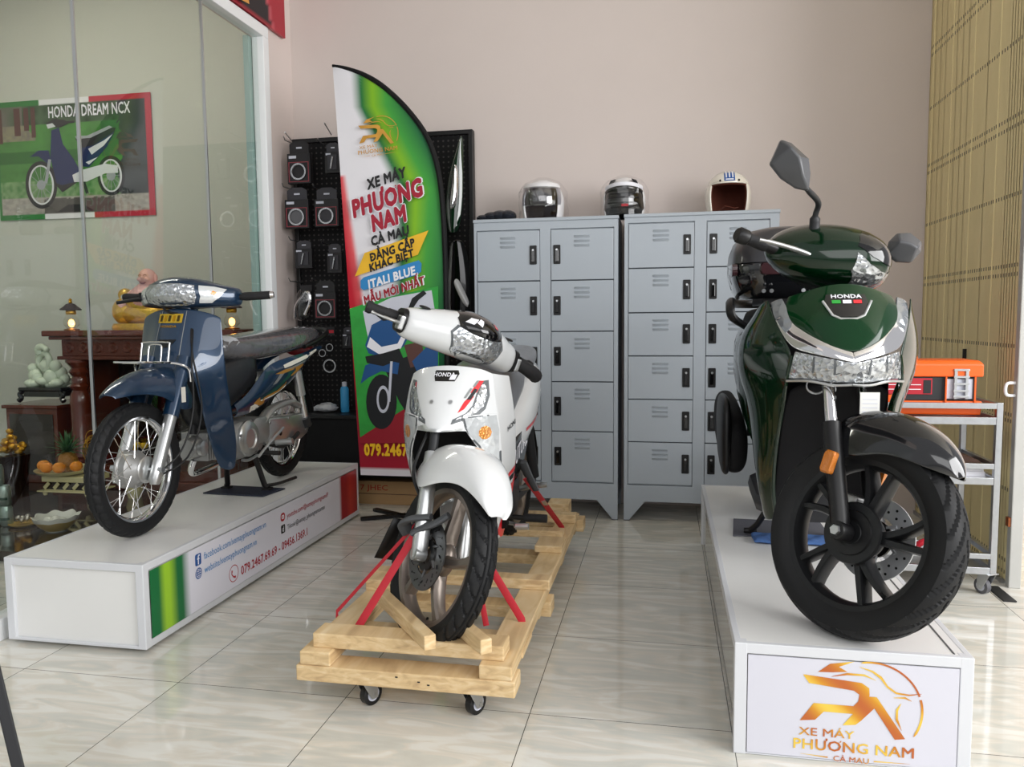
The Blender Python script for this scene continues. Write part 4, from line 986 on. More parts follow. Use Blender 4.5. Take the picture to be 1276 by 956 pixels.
yf = thing('yellow_flowers', 'bunch of yellow flowers in a vase seen through the front wheel of the blue motorbike', 'flowers', (-3.42, 4.5, .06))
MB().lathe([(0, 0), (.04, 0), (.055, .06), (.03, .16), (.04, .2), (.034, .2), (.025, .16), (0, .15)]).build('vase_body', cer, yf)
ym = mat('petal_yellow', '#d8b21e', .6); mm = MB(); random.seed(6)
for k in range(22):
    a = random.uniform(0, 6.28); r = random.uniform(0, .085); mm.ell((r*math.cos(a), r*math.sin(a), .3+random.uniform(-.05, .06)), (.03, .03, .02), 8, 6)
mm.build('blossoms', ym, yf, smooth=20); MB().tube([(0, 0, .15), (0, 0, .28)], .02, 8).build('stems', lf, yf)
# beer cans, bowls
cm = mat('can_silver', '#9fb0a6', .28, metal=.7); CZ = .0605
def can(u, v, lv, y, label):
    p = at(u, v, 'y', y); r = .033
    t = thing('drink_can', label, 'can', (p.x, y, CZ+lv*.1165), 0, None)
    MB().lathe([(0, .004), (r*.78, 0), (r, .01), (r, .098), (r*.82, .112), (r*.82, .1155), (r*.76, .1155), (r*.74, .109), (0, .109)], n=24).build('can_body', cm, t)
    MB().lathe([(r*1.012, .035), (r*1.012, .05)], n=24, a0=-2.6, a1=-.4).build('label_band', mat('can_green', '#2e4a3e', .4) if 'can_green' not in MATS else 'can_green', t)
    return t
q0 = at(9, 656, 'z', CZ)
can(9, 656, 0, 3.745, 'silver drink can at the bottom of the stack at the left edge, right-hand one'); can(-6, 656, 0, 3.745, 'silver drink can at the bottom of the stack, cut by the left edge')
can(7.5, 650, 1, 3.745, 'silver drink can in the middle of the stack behind the glass'); can(0, 650, 2, 3.745, 'silver drink can on the top of the stack behind the glass')
bw = thing('scalloped_bowl', 'white and gold bowl with a wavy rim on the plinth behind the glass', 'bowl', tuple(at(71, 661, 'z', .06)))
rows = []
for (r, z) in ((.0, .004), (.05, .0), (.055, .006), (.085, .03), (.108, .06), (.118, .085), (.112, .085), (.1, .062), (.078, .034), (.04, .014), (0, .012)):
    rows.append([(r*(1+.05*math.cos(8*2*PI*k/64)*(z/.085))*math.cos(2*PI*k/64), r*(1+.05*math.cos(8*2*PI*k/64)*(z/.085))*math.sin(2*PI*k/64), z+.006*math.cos(8*2*PI*k/64)*(z/.085)**2) for k in range(64)])
MB().loft(rows, False).build('bowl', 'ceramic_white', bw)
MB().loft([[(p[0]*1.012, p[1]*1.012, p[2]) for p in rows[i]] for i in (2, 3, 4)], False).build('gold_band', mat('ceramic_gold', '#bfa04a', .35, metal=.3), bw)
for k in range(4): MB().ell((-.05+.03*k, .02*math.sin(k*2), .05), (.03, .03, .028), 10, 8).build('sweet', 'ceramic_white', bw)
sc2 = thing('glass_dish', 'small glass with ornaments on a gold saucer, left of the wavy bowl', 'dish', tuple(at(30, 655, 'z', .06)))
MB().lathe([(0, 0), (.05, 0), (.075, .012), (.078, .016), (.05, .008), (0, .006)], n=28).build('saucer', 'ceramic_gold', sc2)
MB().lathe([(0, .01), (.035, .01), (.046, .03), (.048, .07), (.045, .07), (.042, .03), (0, .016)], n=28).build('glass', 'lamp_glass', sc2)
for k in range(5): MB().ell((.025*math.cos(k*1.3), .025*math.sin(k*1.3), .04+.008*(k % 2)), (.016, .016, .014), 10, 7).build('silver_ball', 'steel', sc2)

# poster on the inner wall
PYW = 5.742
c4 = [at(u, v, 'y', PYW) for u, v in ((0,130),(186,113),(195,268),(0,277))]
x0p, x1p, z0p, z1p = c4[0].x-.06, c4[1].x+.01, c4[2].z, (c4[1].z+c4[0].z)/2
PW, PH = x1p-x0p, z1p-z0p
vcol_mat('poster_print', .35)
po = thing('wall_poster', 'poster of a blue motorbike on grass, on the wall behind the glass', 'poster', (x0p, PYW, z0p))
rows = [[(PW*i/150, 0, PH*j/100) for i in range(151)] for j in range(101)]
sheet = MB().grid(rows).build('sheet', 'poster_print', po, smooth=0, solid=.004, soff=1)
random.seed(21)
gn = [[random.random() for _ in range(160)] for _ in range(110)]
def nz(x, y): 
    xi, yi = int(x), int(y); fx, fy = x-xi, y-yi; g = lambda a, b: gn[b % 110][a % 160]
    return (g(xi, yi)*(1-fx)+g(xi+1, yi)*fx)*(1-fy)+(g(xi, yi+1)*(1-fx)+g(xi+1, yi+1)*fx)*fy
def poc(p):
    u, v = p.x/PW, p.z/PH; bd_ = .035
    if v > 1-.045 or v < .04 or u > 1-.034 or u < .02:
        side = u+(1-v)*.05
        return hexc('#2c7a3a') if u < .30 else (hexc('#e4e4e6') if u < .62 else hexc('#b5283a'))
    n = nz(u*60, v*40); n2 = nz(u*14+3, v*10)
    if v < .19:
        k = (int(u*18+v*9) % 2) ^ (int(v*30) % 2)
        sh_ = 1 if .3 < u < .75 and v < .16+.02*n else 0
        return mixc(hexc('#8d8a84' if sh_ == 0 else '#4a4844'), hexc('#b5b0a6' if sh_ == 0 else '#5c5a56'), n*.7+.3*k)
    if u > .76+.06*n: return mixc(hexc('#2b3032'), hexc('#4a5052'), n2)
    if v > .80: return mixc(hexc('#1c3a22'), hexc('#4f6a4c'), nz(u*30, v*20)*.9) if u > .18 else mixc(hexc('#3f5a3c'), hexc('#77706a'), nz(u*16, v*9))
    if v > .66 and u < .25-.5*(v-.7): return mixc(hexc('#77706a'), hexc('#93906e'), n)
    base = mixc(hexc('#2a5c28'), hexc('#559646'), .3+.5*n2+.25*n)
    if abs(v-.52) < .05 and u < .6: base = mixc(base, hexc('#1f5a26'), .7)
    if v < .32: base = mixc(hexc('#3d7a3a'), hexc('#8aa878'), n)
    if u > .68 and v > .5: base = mixc(base, hexc('#2d5a3c'), .6)
    return base
paint_grid(sheet, poc)
FP = Frame((0, -.0062, 0), (PW, 0, 0), (0, 0, PH), (0, -1, 0))
def pp_(m, pts, h): return polys('motorbike_picture', [pts], FP, m, sheet, h)
def ring2(c, r, w, k=.0): 
    a = [(c[0]+r*math.cos(t)*PH/PW*.72, c[1]+r*math.sin(t)) for t in [2*PI*i/40 for i in range(41)]]
    return stroke(a, w)
for tx_ in ((.02, .7, .03), (.15, .76, .02), (.21, .8, .016), (.255, .74, .014)): pp_('brown_print', [(tx_[0]-tx_[2], tx_[1]-.05), (tx_[0]+tx_[2], tx_[1]-.05), (tx_[0]+tx_[2], .94), (tx_[0]-tx_[2], .94)], .0004)
mat('pic_shadow', '#26282a', .5); mat('pic_navy', '#1c2c58', .4); mat('pic_grey', '#9da2a6', .4); mat('pic_light', '#d5d8da', .4)
pp_('pic_shadow', [(.38, .055), (.62, .055), (.55, .115), (.45, .115)], .0005)
for c, r in (((.285, .29), .185), ((.735, .34), .15)):
    pp_('pic_shadow', ring2(c, r, .03), .0008); pp_('pic_light', ring2(c, r*.87, .012), .001)
    pp_('pic_grey', [(c[0]+.03*math.cos(t*.6), c[1]+.042*math.sin(t*.6)) for t in range(10)], .0012)
    for k in range(12): pp_('pic_grey', stroke([c, (c[0]+r*.86*math.cos(k*.52)*PH/PW*.72, c[1]+r*.86*math.sin(k*.52))], .003), .0009)
pp_('pic_navy', [(.37, .74), (.42, .76), (.44, .62), (.50, .50), (.54, .40), (.50, .30), (.42, .28), (.385, .3), (.355, .52)], .0014)
pp_('pic_navy', [(.22, .53), (.28, .58), (.345, .575), (.36, .48), (.33, .47), (.28, .53)], .0016)
pp_('pic_shadow', [(.36, .50), (.40, .6), (.47, .42), (.52, .3), (.42, .22), (.37, .3)], .0012)
pp_('pic_grey', stroke([(.35, .50), (.315, .30)], .02), .0018)
pp_('pic_shadow', [(.34, .80), (.39, .835), (.46, .82), (.485, .79), (.43, .76), (.36, .765)], .0018); pp_('pic_light', [(.34, .79), (.38, .80), (.40, .77), (.35, .755)], .002)
pp_('pic_shadow', stroke([(.44, .80), (.52, .80)], .018), .002); pp_('pic_shadow', stroke([(.405, .82), (.425, .91)], .005), .002)
pp_('pic_shadow', [(.52, .66), (.60, .66), (.74, .735), (.78, .73), (.77, .70), (.64, .60), (.56, .58)], .0018)
pp_('pic_grey', [(.52, .68), (.6, .68), (.74, .75), (.76, .735), (.62, .66), (.53, .655)], .002)
pp_('pic_navy', [(.56, .58), (.66, .62), (.77, .70), (.72, .58), (.60, .42), (.54, .43)], .0016)
pp_('pic_light', [(.6, .57), (.7, .63), (.76, .68), (.7, .59), (.62, .52)], .0022); pp_('pic_light', [(.58, .46), (.66, .50), (.69, .53), (.6, .44)], .0022)
pp_('pic_light', [(.49, .36), (.56, .40), (.70, .44), (.78, .42), (.78, .36), (.70, .36), (.58, .30), (.50, .30)], .0022)
pp_('pic_shadow', stroke([(.56, .30), (.58, .20)], .02), .002)
vs, fs = text_geo('HONDA DREAM NCX', .13*PH, .022, 'LEFT', .60)
MB().add([(.355*PW+p[0], -.009-.00007*(p[2] if len(p) > 2 else 0), .845*PH+p[1]) for p in vs], fs).build('lettering', 'white_print', sheet, smooth=0, merge=0)

# dark leg of a stand at the lower left
lg_ = thing('dark_stand', 'dark metal leg of a stand leaning into the lower left corner', 'stand', tuple(at(20, 956, 'y', 1.55))[:2]+(0,))
b0 = at(27, 975, 'y', 1.55); a0 = at(-8, 830, 'y', 1.55); o_ = lg_.location
dv = (a0-b0); b0 = b0-dv*(b0.z/dv.z)*.98; a0 = a0+dv*1.8
lg_.location = (b0.x, b0.y, 0); o_ = Vector((b0.x, b0.y, 0))
MB().tube([b0-o_, a0-o_], .018, 4, flat=1.0, up=(1, 0, 0)).build('leg_bar', 'dark_grey', lg_, smooth=0, bevel=.003)
MB().tube([a0-o_, a0-o_+Vector((-.4, .1, 0))], .016, 4).build('top_bar', 'dark_grey', lg_, smooth=0)
MB().tube([a0-o_+Vector((-.4, .1, 0)), Vector((-.62, .12, .012))], .018, 4).build('leg_bar', 'dark_grey', lg_, smooth=0)
cbl = MB().tube(smoothpath([(-2.47, 2.43, .012), (-2.6+.16, 2.36, .006), (-2.50, 2.22, .005), (-2.62, 2.1, .005)]), .004, 6).build('white_cable', 'white_metal'); tag(cbl, 'thin white cable on the floor at the corner of the left platform', 'cable')

# ================================================================== MOTORBIKES: shared builders
def bump_vor(name, col, metal, rough, scale, strength, coat=0):
    m = mat(name, col, rough, metal=metal, coat=coat); N, L, b = nodes(m)
    tc = N.new('ShaderNodeTexCoord'); v = N.new('ShaderNodeTexVoronoi'); v.inputs['Scale'].default_value = scale; L.new(tc.outputs['Object'], v.inputs['Vector'])
    bp = N.new('ShaderNodeBump'); bp.inputs['Strength'].default_value = strength; bp.inputs['Distance'].default_value = .01
    L.new(v.outputs['Distance'], bp.inputs['Height']); L.new(bp.outputs[0], b.inputs['Normal']); return m
bump_vor('lamp_reflector', '#b8bcc0', .8, .14, 55, .55, 1.0)
bump_vor('signal_lens', '#e0e4e6', .35, .14, 40, .2, 1.0)
bump_vor('amber_lens', '#e0964a', .3, .15, 120, .4, 1.0)
bump_vor('amber_reflector', '#c8741e', .2, .2, 300, .3, .8)
mat('blue_paint', '#12304c', .28, metal=.35, coat=1); mat('white_paint', '#dddfe0', .24, coat=1); mat('green_paint', '#02220e', .14, coat=.7, spec=.3)
mat('green_deep', '#032f13', .16, coat=.45, spec=.2); mat('black_paint', '#101114', .14, coat=1)
mat('rim_bronze', '#8a8078', .38, metal=.75); mat('rim_black', '#1b1c1e', .38, metal=.2); mat('disc_grey', '#6d6e70', .35, metal=.9); mat('disc_bright', '#c9cbcd', .4, metal=.6)
mat('grip_rubber', '#1c1c1e', .7, bump=.3, bscale=500); mat('cable_black', '#141416', .5)
mat('seat_wrap', '#57575a', .24, coat=1, noise=.2, nscale=25, bump=.9, bscale=26); mat('grey_wrap', '#6a6a6e', .3, coat=.4, bump=.15, bscale=12)
mat('satin_silver', '#c6c8c8', .3, metal=.85); mat('foot_black', '#1b1a1a', .5); mat('stripe_gold', '#c08a3a', .35, metal=.4); mat('stripe_white', '#dedbd0', .35); mat('stripe_grey', '#8d9090', .35, metal=.3)
mat('red_bright', '#d8202c', .3, coat=.6)

def steer_m(angle, trail, rake):
    A = Vector((0, -trail, 0)); ax = Vector((0, math.sin(rake), math.cos(rake)))
    return Matrix.Translation(A) @ Matrix.Rotation(angle, 4, ax) @ Matrix.Translation(-A)
def ground_z(M, c, R):
    return min((M @ (Vector(c)+Vector((0, R*math.cos(t), R*math.sin(t))))).z for t in [2*PI*i/180 for i in range(180)])

def tyre(parent, M, c, R, rr, w, groove, n=240, ext=1.0):
    sec = []
    K = 22
    for k in range(K+1):
        s = -1+2*k/K; x = s*w/2
        cr_ = (R-rr)
        r = R-.30*cr_*abs(s)**2.6
        sec.append((x, r, s))
    side = [(w*.50, rr+cr_*.45), (w*.46, rr+cr_*.2), (w*.38, rr+.004), (w*.34, rr-.004)]
    prof = [(-x, r, None) for x, r in side[::-1]]+sec+[(x, r, None) for x, r in side]
    rings = []
    for i in range(n):
        a = 2*PI*i/n; ring = []
        for x, r, s in prof:
            if s is not None: r = r-groove(a, s)
            ring.append(Vector(c)+Vector((x, -r*math.cos(a), r*math.sin(a))))
        rings.append(ring)
    rings.append(rings[0])
    b = MB(M).loft(rings, False, False)
    return b.build('tyre', 'rubber', parent, smooth=35)
def gr_blocks(a, s):
    k = (a*40/ (2*PI)+abs(s)*.5) % 1
    if abs(abs(s)-.28) < .05: return .004
    return .004 if (abs(s) > .3 and k < .26) else 0
def gr_sipe(a, s):
    k = (a*30/(2*PI)+.9*s*s*(1 if s > 0 else -1)+(.0 if s > 0 else .5)) % 1
    if abs(abs(s)-.18) < .05: return .005
    return .006 if k < .2 and abs(s) > .2 else 0
def gr_slant(a, s):
    k = (a*22/(2*PI)+abs(s)*1.7+(.0 if s > 0 else .5)) % 1
    return .0075 if k < .24 and .06 < abs(s) < .97 else 0
def rim(parent, M, c, rr, w, m, lip=.012, smooth=40):
    pr = [(rr-lip, -w*.36), (rr+.004, -w*.40), (rr+.006, -w*.34), (rr-lip*.4, -w*.28), (rr-lip*1.1, -w*.16), (rr-lip*1.25, 0), (rr-lip*1.1, w*.16), (rr-lip*.4, w*.28), (rr+.006, w*.34), (rr+.004, w*.40), (rr-lip, w*.36), (rr-lip*1.7, w*.18), (rr-lip*1.9, 0), (rr-lip*1.7, -w*.18), (rr-lip, -w*.36)]
    return MB(M).lathe(pr, c, 'x', 72).build('rim', m, parent, smooth=smooth)
def spoked_wheel(bike, M, c, R, front):
    rr, w = R*.80, .062
    t = tyre(bike, M, c, R, rr, w, gr_blocks, 240)
    rm = rim(t, M, c, rr, w*.85, 'chrome')
    hb = MB(M)
    hb.lathe([(0, -.05), (.072, -.05), (.08, -.044), (.08, -.036), (.074, -.03), (.074, -.006), (.078, 0), (.074, .004), (.066, .012), (.056, .03), (.045, .045), (0, .048)], c, 'x', 40)
    h = hb.build('hub', 'cast_alu', t, smooth=30)
    if front:
        MB(M).lathe([(0, .046), (.05, .046), (.056, .05), (.05, .055), (.02, .058), (0, .058)], c, 'x', 30).build('brake_plate', 'satin_silver', t)
    for i in range(36):
        a = 2*PI*i/36; sd = 1 if i % 2 else -1; off = .42 if (i//2) % 2 else -.42
        p0 = Vector(c)+Vector((sd*.028, -.07*math.cos(a+off*1.6), .07*math.sin(a+off*1.6))); p1 = Vector(c)+Vector((sd*.006, -(rr-.016)*math.cos(a), (rr-.016)*math.sin(a)))
        MB(M).tube([p0, p1], .0015, 5).build('spoke', 'chrome', t)
    return t
def cast_wheel(bike, M, c, R, rr, w, n, m, groove, split, spoke_w=.03, tn=240):
    t = tyre(bike, M, c, R, rr, w, groove, tn)
    rim(t, M, c, rr, w*.92, m, .014)
    MB(M).lathe([(0, -w*.5), (.03, -w*.5), (.045, -w*.36), (.062, -w*.2), (.066, 0), (.062, w*.2), (.045, w*.36), (.03, w*.5), (0, w*.5)], c, 'x', 36).build('hub', m, t)
    for i in range(n):
        for br in ((-1, 1) if split else (0,)):
            b = MB(M); rings = []
            for k in range(7):
                f = k/6; r = .05+(rr-.062)*f; a = 2*PI*(i+.12)/n+br*(.06+.15*f)+.16*f*(1 if split else .0)+(.2*f if not split else 0)
                ww = spoke_w*(1.0-.35*math.sin(f*PI)) if not split else spoke_w*(.62-.14*f); hh = w*(.30-.06*f)
                o = Vector(c)+Vector((0, -r*math.cos(a), r*math.sin(a))); tg = Vector((0, math.sin(a), math.cos(a)))
                rings.append([o+tg*ww/2*px+Vector((hh*pz, 0, 0)) for px, pz in ((-1,-.6),(-.6,-1),(.6,-1),(1,-.6),(1,.6),(.6,1),(-.6,1),(-1,.6))])
            b.loft(rings); b.build('wheel_spoke', m, t, smooth=35)
    return t
def brake_disc(parent, M, c, x, r, m, slots=True, holes=0):
    d = MB(M).lathe([(r*.55, x-.002), (r, x-.002), (r, x+.002), (r*.55, x+.002), (r*.55, x-.002)], c, 'x', 60).build('brake_disc', m, parent, smooth=30)
    MB(M).lathe([(r*.25, x-.004), (r*.45, x-.004), (r*.45, x+.004), (r*.25, x+.004)], c, 'x', 24).build('disc_carrier', 'black_plastic', d)
    for k in range(6):
        a = k*PI/3; o = Vector(c)+Vector((x, 0, 0))
        MB(M).tube([o+Vector((0, r*.40*math.cos(a), r*.40*math.sin(a))), o+Vector((0, r*.62*math.cos(a+.25), r*.62*math.sin(a+.25)))], .006, 6).build('disc_arm', m, d)
    for k in range(holes or 15):
        a = 2*PI*k/(holes or 15)
        for q, rq in enumerate((.72, .86)):
            o = Vector(c)+Vector((x, r*rq*math.cos(a+q*.2), r*rq*math.sin(a+q*.2)))
            if slots and q == 0:
                MB(M).tube([o+Vector((-.0026, 0, 0)), o+Vector((-.0026, r*.12*math.cos(a+.9), r*.12*math.sin(a+.9)))], .0035, 5, flat=.3).build('disc_slot', 'black_plastic', d)
            else:
                MB(M).lathe([(0, -.0026), (.004, -.0026), (.004, .0026), (0, .0026)], tuple(o), 'x', 8).build('disc_hole', 'black_plastic', d)
    return d
def xloft(stations, M=None, n=20, sq=2.3, both=True):    # stations (x, cy, cz, ry, rz)
    st = ([(-a, b, c, d, e) for a, b, c, d, e in stations if a > 1e-6][::1]+[]) if both else []
    st = sorted(st+list(stations), key=lambda q: q[0])
    return MB(M).loft([[(x, p[0], p[1]) for p in oval((cy, cz), ry, rz, n, sq)] for x, cy, cz, ry, rz in st])
def yloft(stations, M=None, n=20, sq=2.5):                # stations (y, cx, cz, rx, rz)
    return MB(M).loft([[(p[0], y, p[1]) for p in oval((cx, cz), rx, rz, n, sq)] for y, cx, cz, rx, rz in stations])
def gridpoly(x0, x1, z0, z1, nx, nz, inside=None):
    vs, fs = [], []
    for j in range(nz+1):
        for i in range(nx+1): vs.append((x0+(x1-x0)*i/nx, z0+(z1-z0)*j/nz))
    for j in range(nz):
        for i in range(nx): fs.append((j*(nx+1)+i, j*(nx+1)+i+1, (j+1)*(nx+1)+i+1, (j+1)*(nx+1)+i))
    return vs, fs
XZ = Frame((0, 0, 0), (1, 0, 0), (0, 0, 1), (0, -1, 0))
def YZ(x): return Frame((x, 0, 0), (0, 1, 0), (0, 0, 1), (1, 0, 0))
def flipx(pl): return [[(-x, z) for x, z in p] for p in pl]
def lens(name, pl, target, m, parent, M=None, off=.002, cuts=3, d=(0, 1, 0)):
    o = conform_poly(name, pl, XZ if M is None else Frame(M @ Vector((0, 0, 0)), M.to_3x3() @ Vector((1, 0, 0)), M.to_3x3() @ Vector((0, 0, 1))), target, m, parent, d if M is None else tuple(M.to_3x3() @ Vector(d)), off, cuts)
    return o
def side_px(u, v, xw, root):   # a mark on the left flank: pixel carried to the plane of that flank -> (y, z) in the bike's own frame
    p = at(u, v, 'x', xw); return (p.y-root[1], p.z-root[2])

# ================================================================== BLUE MOTORBIKE
BR = (-2.129, 2.817, .333)
bb_ = thing('motorbike', 'dark blue motorbike with spoked wheels on the left platform', 'motorbike', BR)
I = None
spoked_wheel(bb_, I, (0, 0, .275), .275, True)
spoked_wheel(bb_, I, (0, 1.245, .275), .275, False)
for s in (-1, 1):
    f = MB().tube([(s*.085, -.004, .215), (s*.085, .0, .235), (s*.085, .03, .30), (s*.085, .135, .505)], [.018, .026, .026, .025], 16).build('fork_leg', 'satin_silver', bb_)
    MB().tube([(s*.085, .12, .48), (s*.085, .24, .72)], .033, 14).build('fork_cover', 'blue_paint', f)
    MB().lathe([(0, -.012), (.013, -.012), (.013, .012), (0, .012)], (s*.108, .008, .275), 'x', 6).build('axle_nut', 'steel', f)
MB().tube([(-.115, .008, .275), (.115, .008, .275)], .008, 8).build('axle', 'steel', bb_)
fd = [[(0,-.168,.598),(.015,-.165,.596),(.028,-.157,.592),(.034,-.15,.586),(.036,-.148,.580)],
      [(0,-.09,.645),(.03,-.088,.640),(.052,-.08,.622),(.06,-.076,.602),(.062,-.074,.590)],
      [(0,.01,.675),(.038,.01,.668),(.064,.012,.645),(.075,.015,.61),(.078,.016,.585)],
      [(0,.10,.688),(.042,.10,.68),(.075,.105,.65),(.092,.11,.60),(.095,.112,.555)],
      [(0,.17,.69),(.045,.17,.685),(.085,.175,.65),(.112,.17,.58),(.118,.145,.505)],
      [(0,.24,.685),(.045,.24,.68),(.085,.24,.64),(.112,.225,.57),(.118,.195,.50)],
      [(0,.285,.62),(.045,.285,.61),(.08,.28,.58),(.1,.265,.54),(.104,.245,.50)]]
fnd = MB().grid(fd, True, hold=.12).build('front_fender', 'blue_paint', bb_, solid=.004, sub=2)
MB().bx(.117, .1195, .155, .182, .535, .60).build('sticker', 'stripe_white', bb_, smooth=0)
cvr = [[(0,.307,.934),(.05,.309,.934),(.09,.32,.929),(.125,.334,.921),(.165,.35,.908),(.19,.360,.893)],
       [(0,.303,.926),(.05,.305,.926),(.09,.316,.921),(.126,.331,.913),(.167,.348,.901),(.193,.359,.886)],
       [(0,.245,.80),(.06,.252,.80),(.105,.283,.80),(.14,.308,.80),(.178,.33,.80),(.204,.348,.795)],
       [(0,.205,.70),(.065,.215,.70),(.113,.253,.70),(.146,.29,.70),(.183,.328,.70),(.208,.352,.695)],
       [(0,.19,.665),(.065,.202,.662),(.118,.245,.65),(.148,.285,.65),(.185,.33,.65),(.209,.355,.648)]]
low = [cvr[-1][2:], [(.120,.268,.56),(.150,.312,.56),(.186,.352,.56),(.207,.375,.56)], [(.123,.308,.42),(.15,.345,.42),(.184,.392,.42),(.203,.412,.42)],
       [(.125,.35,.30),(.15,.387,.30),(.18,.433,.30),(.195,.45,.30)], [(.128,.395,.22),(.148,.415,.205),(.166,.435,.20),(.182,.446,.21)], [(.131,.403,.207),(.148,.422,.194),(.163,.436,.191),(.178,.446,.201)]]
cvm = MB().grid(cvr, True)
for s in (-1, 1): cvm.grid([[(s*x, y, z) for x, y, z in r] for r in low])
cov = cvm.build('leg_shield', 'blue_paint', bb_, solid=.004, sub=2)
# badge, slot, lettering on the front cover
conform('badge', *gridpoly(-.072, .048, .872, .912, 10, 3), XZ, cov, mat('badge_gold', '#d8b23a', .25, metal=.7), bb_, (0, 1, 0), .002, 0)
for k in range(5): conform_poly('badge_letter', [[(-.060+.021*k, .879), (-.048+.021*k, .879), (-.048+.021*k, .905), (-.060+.021*k, .905)]], XZ, cov, 'gold' if k % 2 else 'badge_dark' if 'badge_dark' in MATS else mat('badge_dark', '#4a3a10', .3, metal=.5), bb_, (0, 1, 0), .003, 1)
vs, fs = text_geo('HONDA', .014, .02, 'CENTER', 1.5); conform('lettering', [(p[0]-.012, p[1]+.852)+tuple(p[2:]) for p in vs], fs, XZ, cov, 'gold', bb_, (0, 1, 0), .002, 0)
conform_poly('horn_slot', [[(-.045, .80), (-.04, .785), (-.015, .765), (.005, .765), (.03, .785), (.04, .80)]], XZ, cov, 'black_plastic', bb_, (0, 1, 0), .002, 3)
conform_poly('ridge_glint', [[(x-.0015, .67), (x+.0015, .67), (x*.92+.0015, .925), (x*.92-.0015, .925)] for x in (.064,)], XZ, cov, 'stripe_grey', bb_, (0, 1, 0), .0012, 4)  # pale lines paint in the reflections along the two crest ridges
conform_poly('ridge_glint', [[(x-.0015, .67), (x+.0015, .67), (x*.92+.0015, .925), (x*.92-.0015, .925)] for x in (-.064,)], XZ, cov, 'stripe_grey', bb_, (0, 1, 0), .0012, 4)
# front carrier
def rod(nm, pts, r=.0042, m='chrome', par=bb_, M=None, n=8, sm=5): return MB(M).tube(smoothpath(pts, sm) if sm else pts, r, n).build(nm, m, par)
car = rod('front_carrier', [(-.075,.15,.705),(-.075,.06,.71),(-.072,.0,.715),(-.05,-.015,.715),(.05,-.015,.715),(.072,.0,.715),(.075,.06,.71),(.075,.15,.705)])
for x in (-.04, 0, .04): rod('carrier_bar', [(x,-.015,.715),(x,.06,.71),(x,.15,.705)], .0035, par=car, sm=0)
for y_ in (.05, .10, .15): rod('carrier_bar', [(-.075,y_,.708),(.075,y_,.708)], .0035, par=car, sm=0)
rod('carrier_hoop', [(-.065,.15,.705),(-.065,.165,.775),(-.055,.168,.79),(.055,.168,.79),(.065,.165,.775),(.065,.15,.705)], par=car, sm=4); rod('carrier_hoop', [(-.03,.15,.705),(-.03,.162,.765),(-.02,.165,.78),(.02,.165,.78),(.03,.162,.765),(.03,.15,.705)], par=car, sm=4)
for s in (-1, 1): rod('carrier_stay', [(s*.07,.15,.705),(s*.11,.175,.695),(s*.128,.20,.672),(s*.126,.212,.62)], .0055, par=car)
# headlamp cowl, lamp, indicators, bars
cw_ = xloft([(.245,.44,.985,.032,.038),(.22,.435,.986,.05,.044),(.17,.405,.990,.075,.051),(.10,.378,1.0,.100,.066),(.05,.37,1.004,.108,.072),(0,.367,1.006,.11,.074)], sq=2.5).build('headlamp_cowl', 'blue_paint', bb_, sub=2)
lens('headlamp', [[(-.115,1.036),(-.14,1.0),(-.125,.962),(-.05,.945),(.06,.946),(.105,.955),(.118,.985),(.108,1.036),(.05,1.044),(-.05,1.044)]], cw_, 'lamp_reflector', bb_, off=.004, cuts=3)
lens('indicator', [[(.122,1.035),(.132,.985),(.122,.957),(.165,.958),(.195,.985),(.212,1.018),(.17,1.03)]], cw_, 'signal_lens', bb_, off=.004)
lens('indicator', flipx([[(.122,1.035),(.146,.998),(.132,.962),(.165,.958),(.195,.985),(.215,1.02),(.17,1.03)]]), cw_, 'signal_lens', bb_, off=.004)
lens('indicator_bulb', [[(.165,1.0),(.178,.99),(.185,1.005),(.172,1.012)]], cw_, 'amber_lens', bb_, off=.006)
MB().loft([[(p[0], p[1], .955) for p in oval((0,.40),.06,.055,14)], [(p[0], p[1], .90) for p in oval((0,.37),.05,.05,14)]]).build('neck', 'blue_paint', bb_)
for s in (-1, 1):
    MB().tube([(s*.23,.44,.985),(s*.265,.446,.988)], .014, 10).build('bar_end_collar', 'black_plastic', bb_)
    g_ = MB().tube([(s*.25,.445,.988),(s*.262,.447,.988),(s*.37,.475,.994)], [.017,.0195,.0185], 14).build('grip', 'grip_rubber', bb_)
    MB().tube([(s*.37,.475,.994),(s*.385,.48,.995)], [.017,.014], 12).build('bar_end', 'chrome', g_)
    if s < 0: rod('brake_lever', [(s*.23,.415,.985),(s*.28,.385,.975),(s*.33,.36,.965)], .008, 'black_plastic'); MB().box((s*.225,.42,.995), (.05,.035,.035)).build('switch_block', 'black_plastic', bb_, smooth=0, bevel=.006)
rod('front_cable', [(.06,.36,.93),(.13,.22,.72),(.14,.20,.50),(.12,.13,.33),(.06,.03,.24)], .004, 'cable_black'); rod('front_cable', [(.05,.36,.93),(.12,.24,.75),(.155,.24,.5),(.13,.16,.3),(.05,.03,.23)], .004, 'cable_black')
rod('lower_hose', [(-.08,.31,.985),(-.03,.29,.925),(.04,.31,.91)], .005, 'black_plastic')
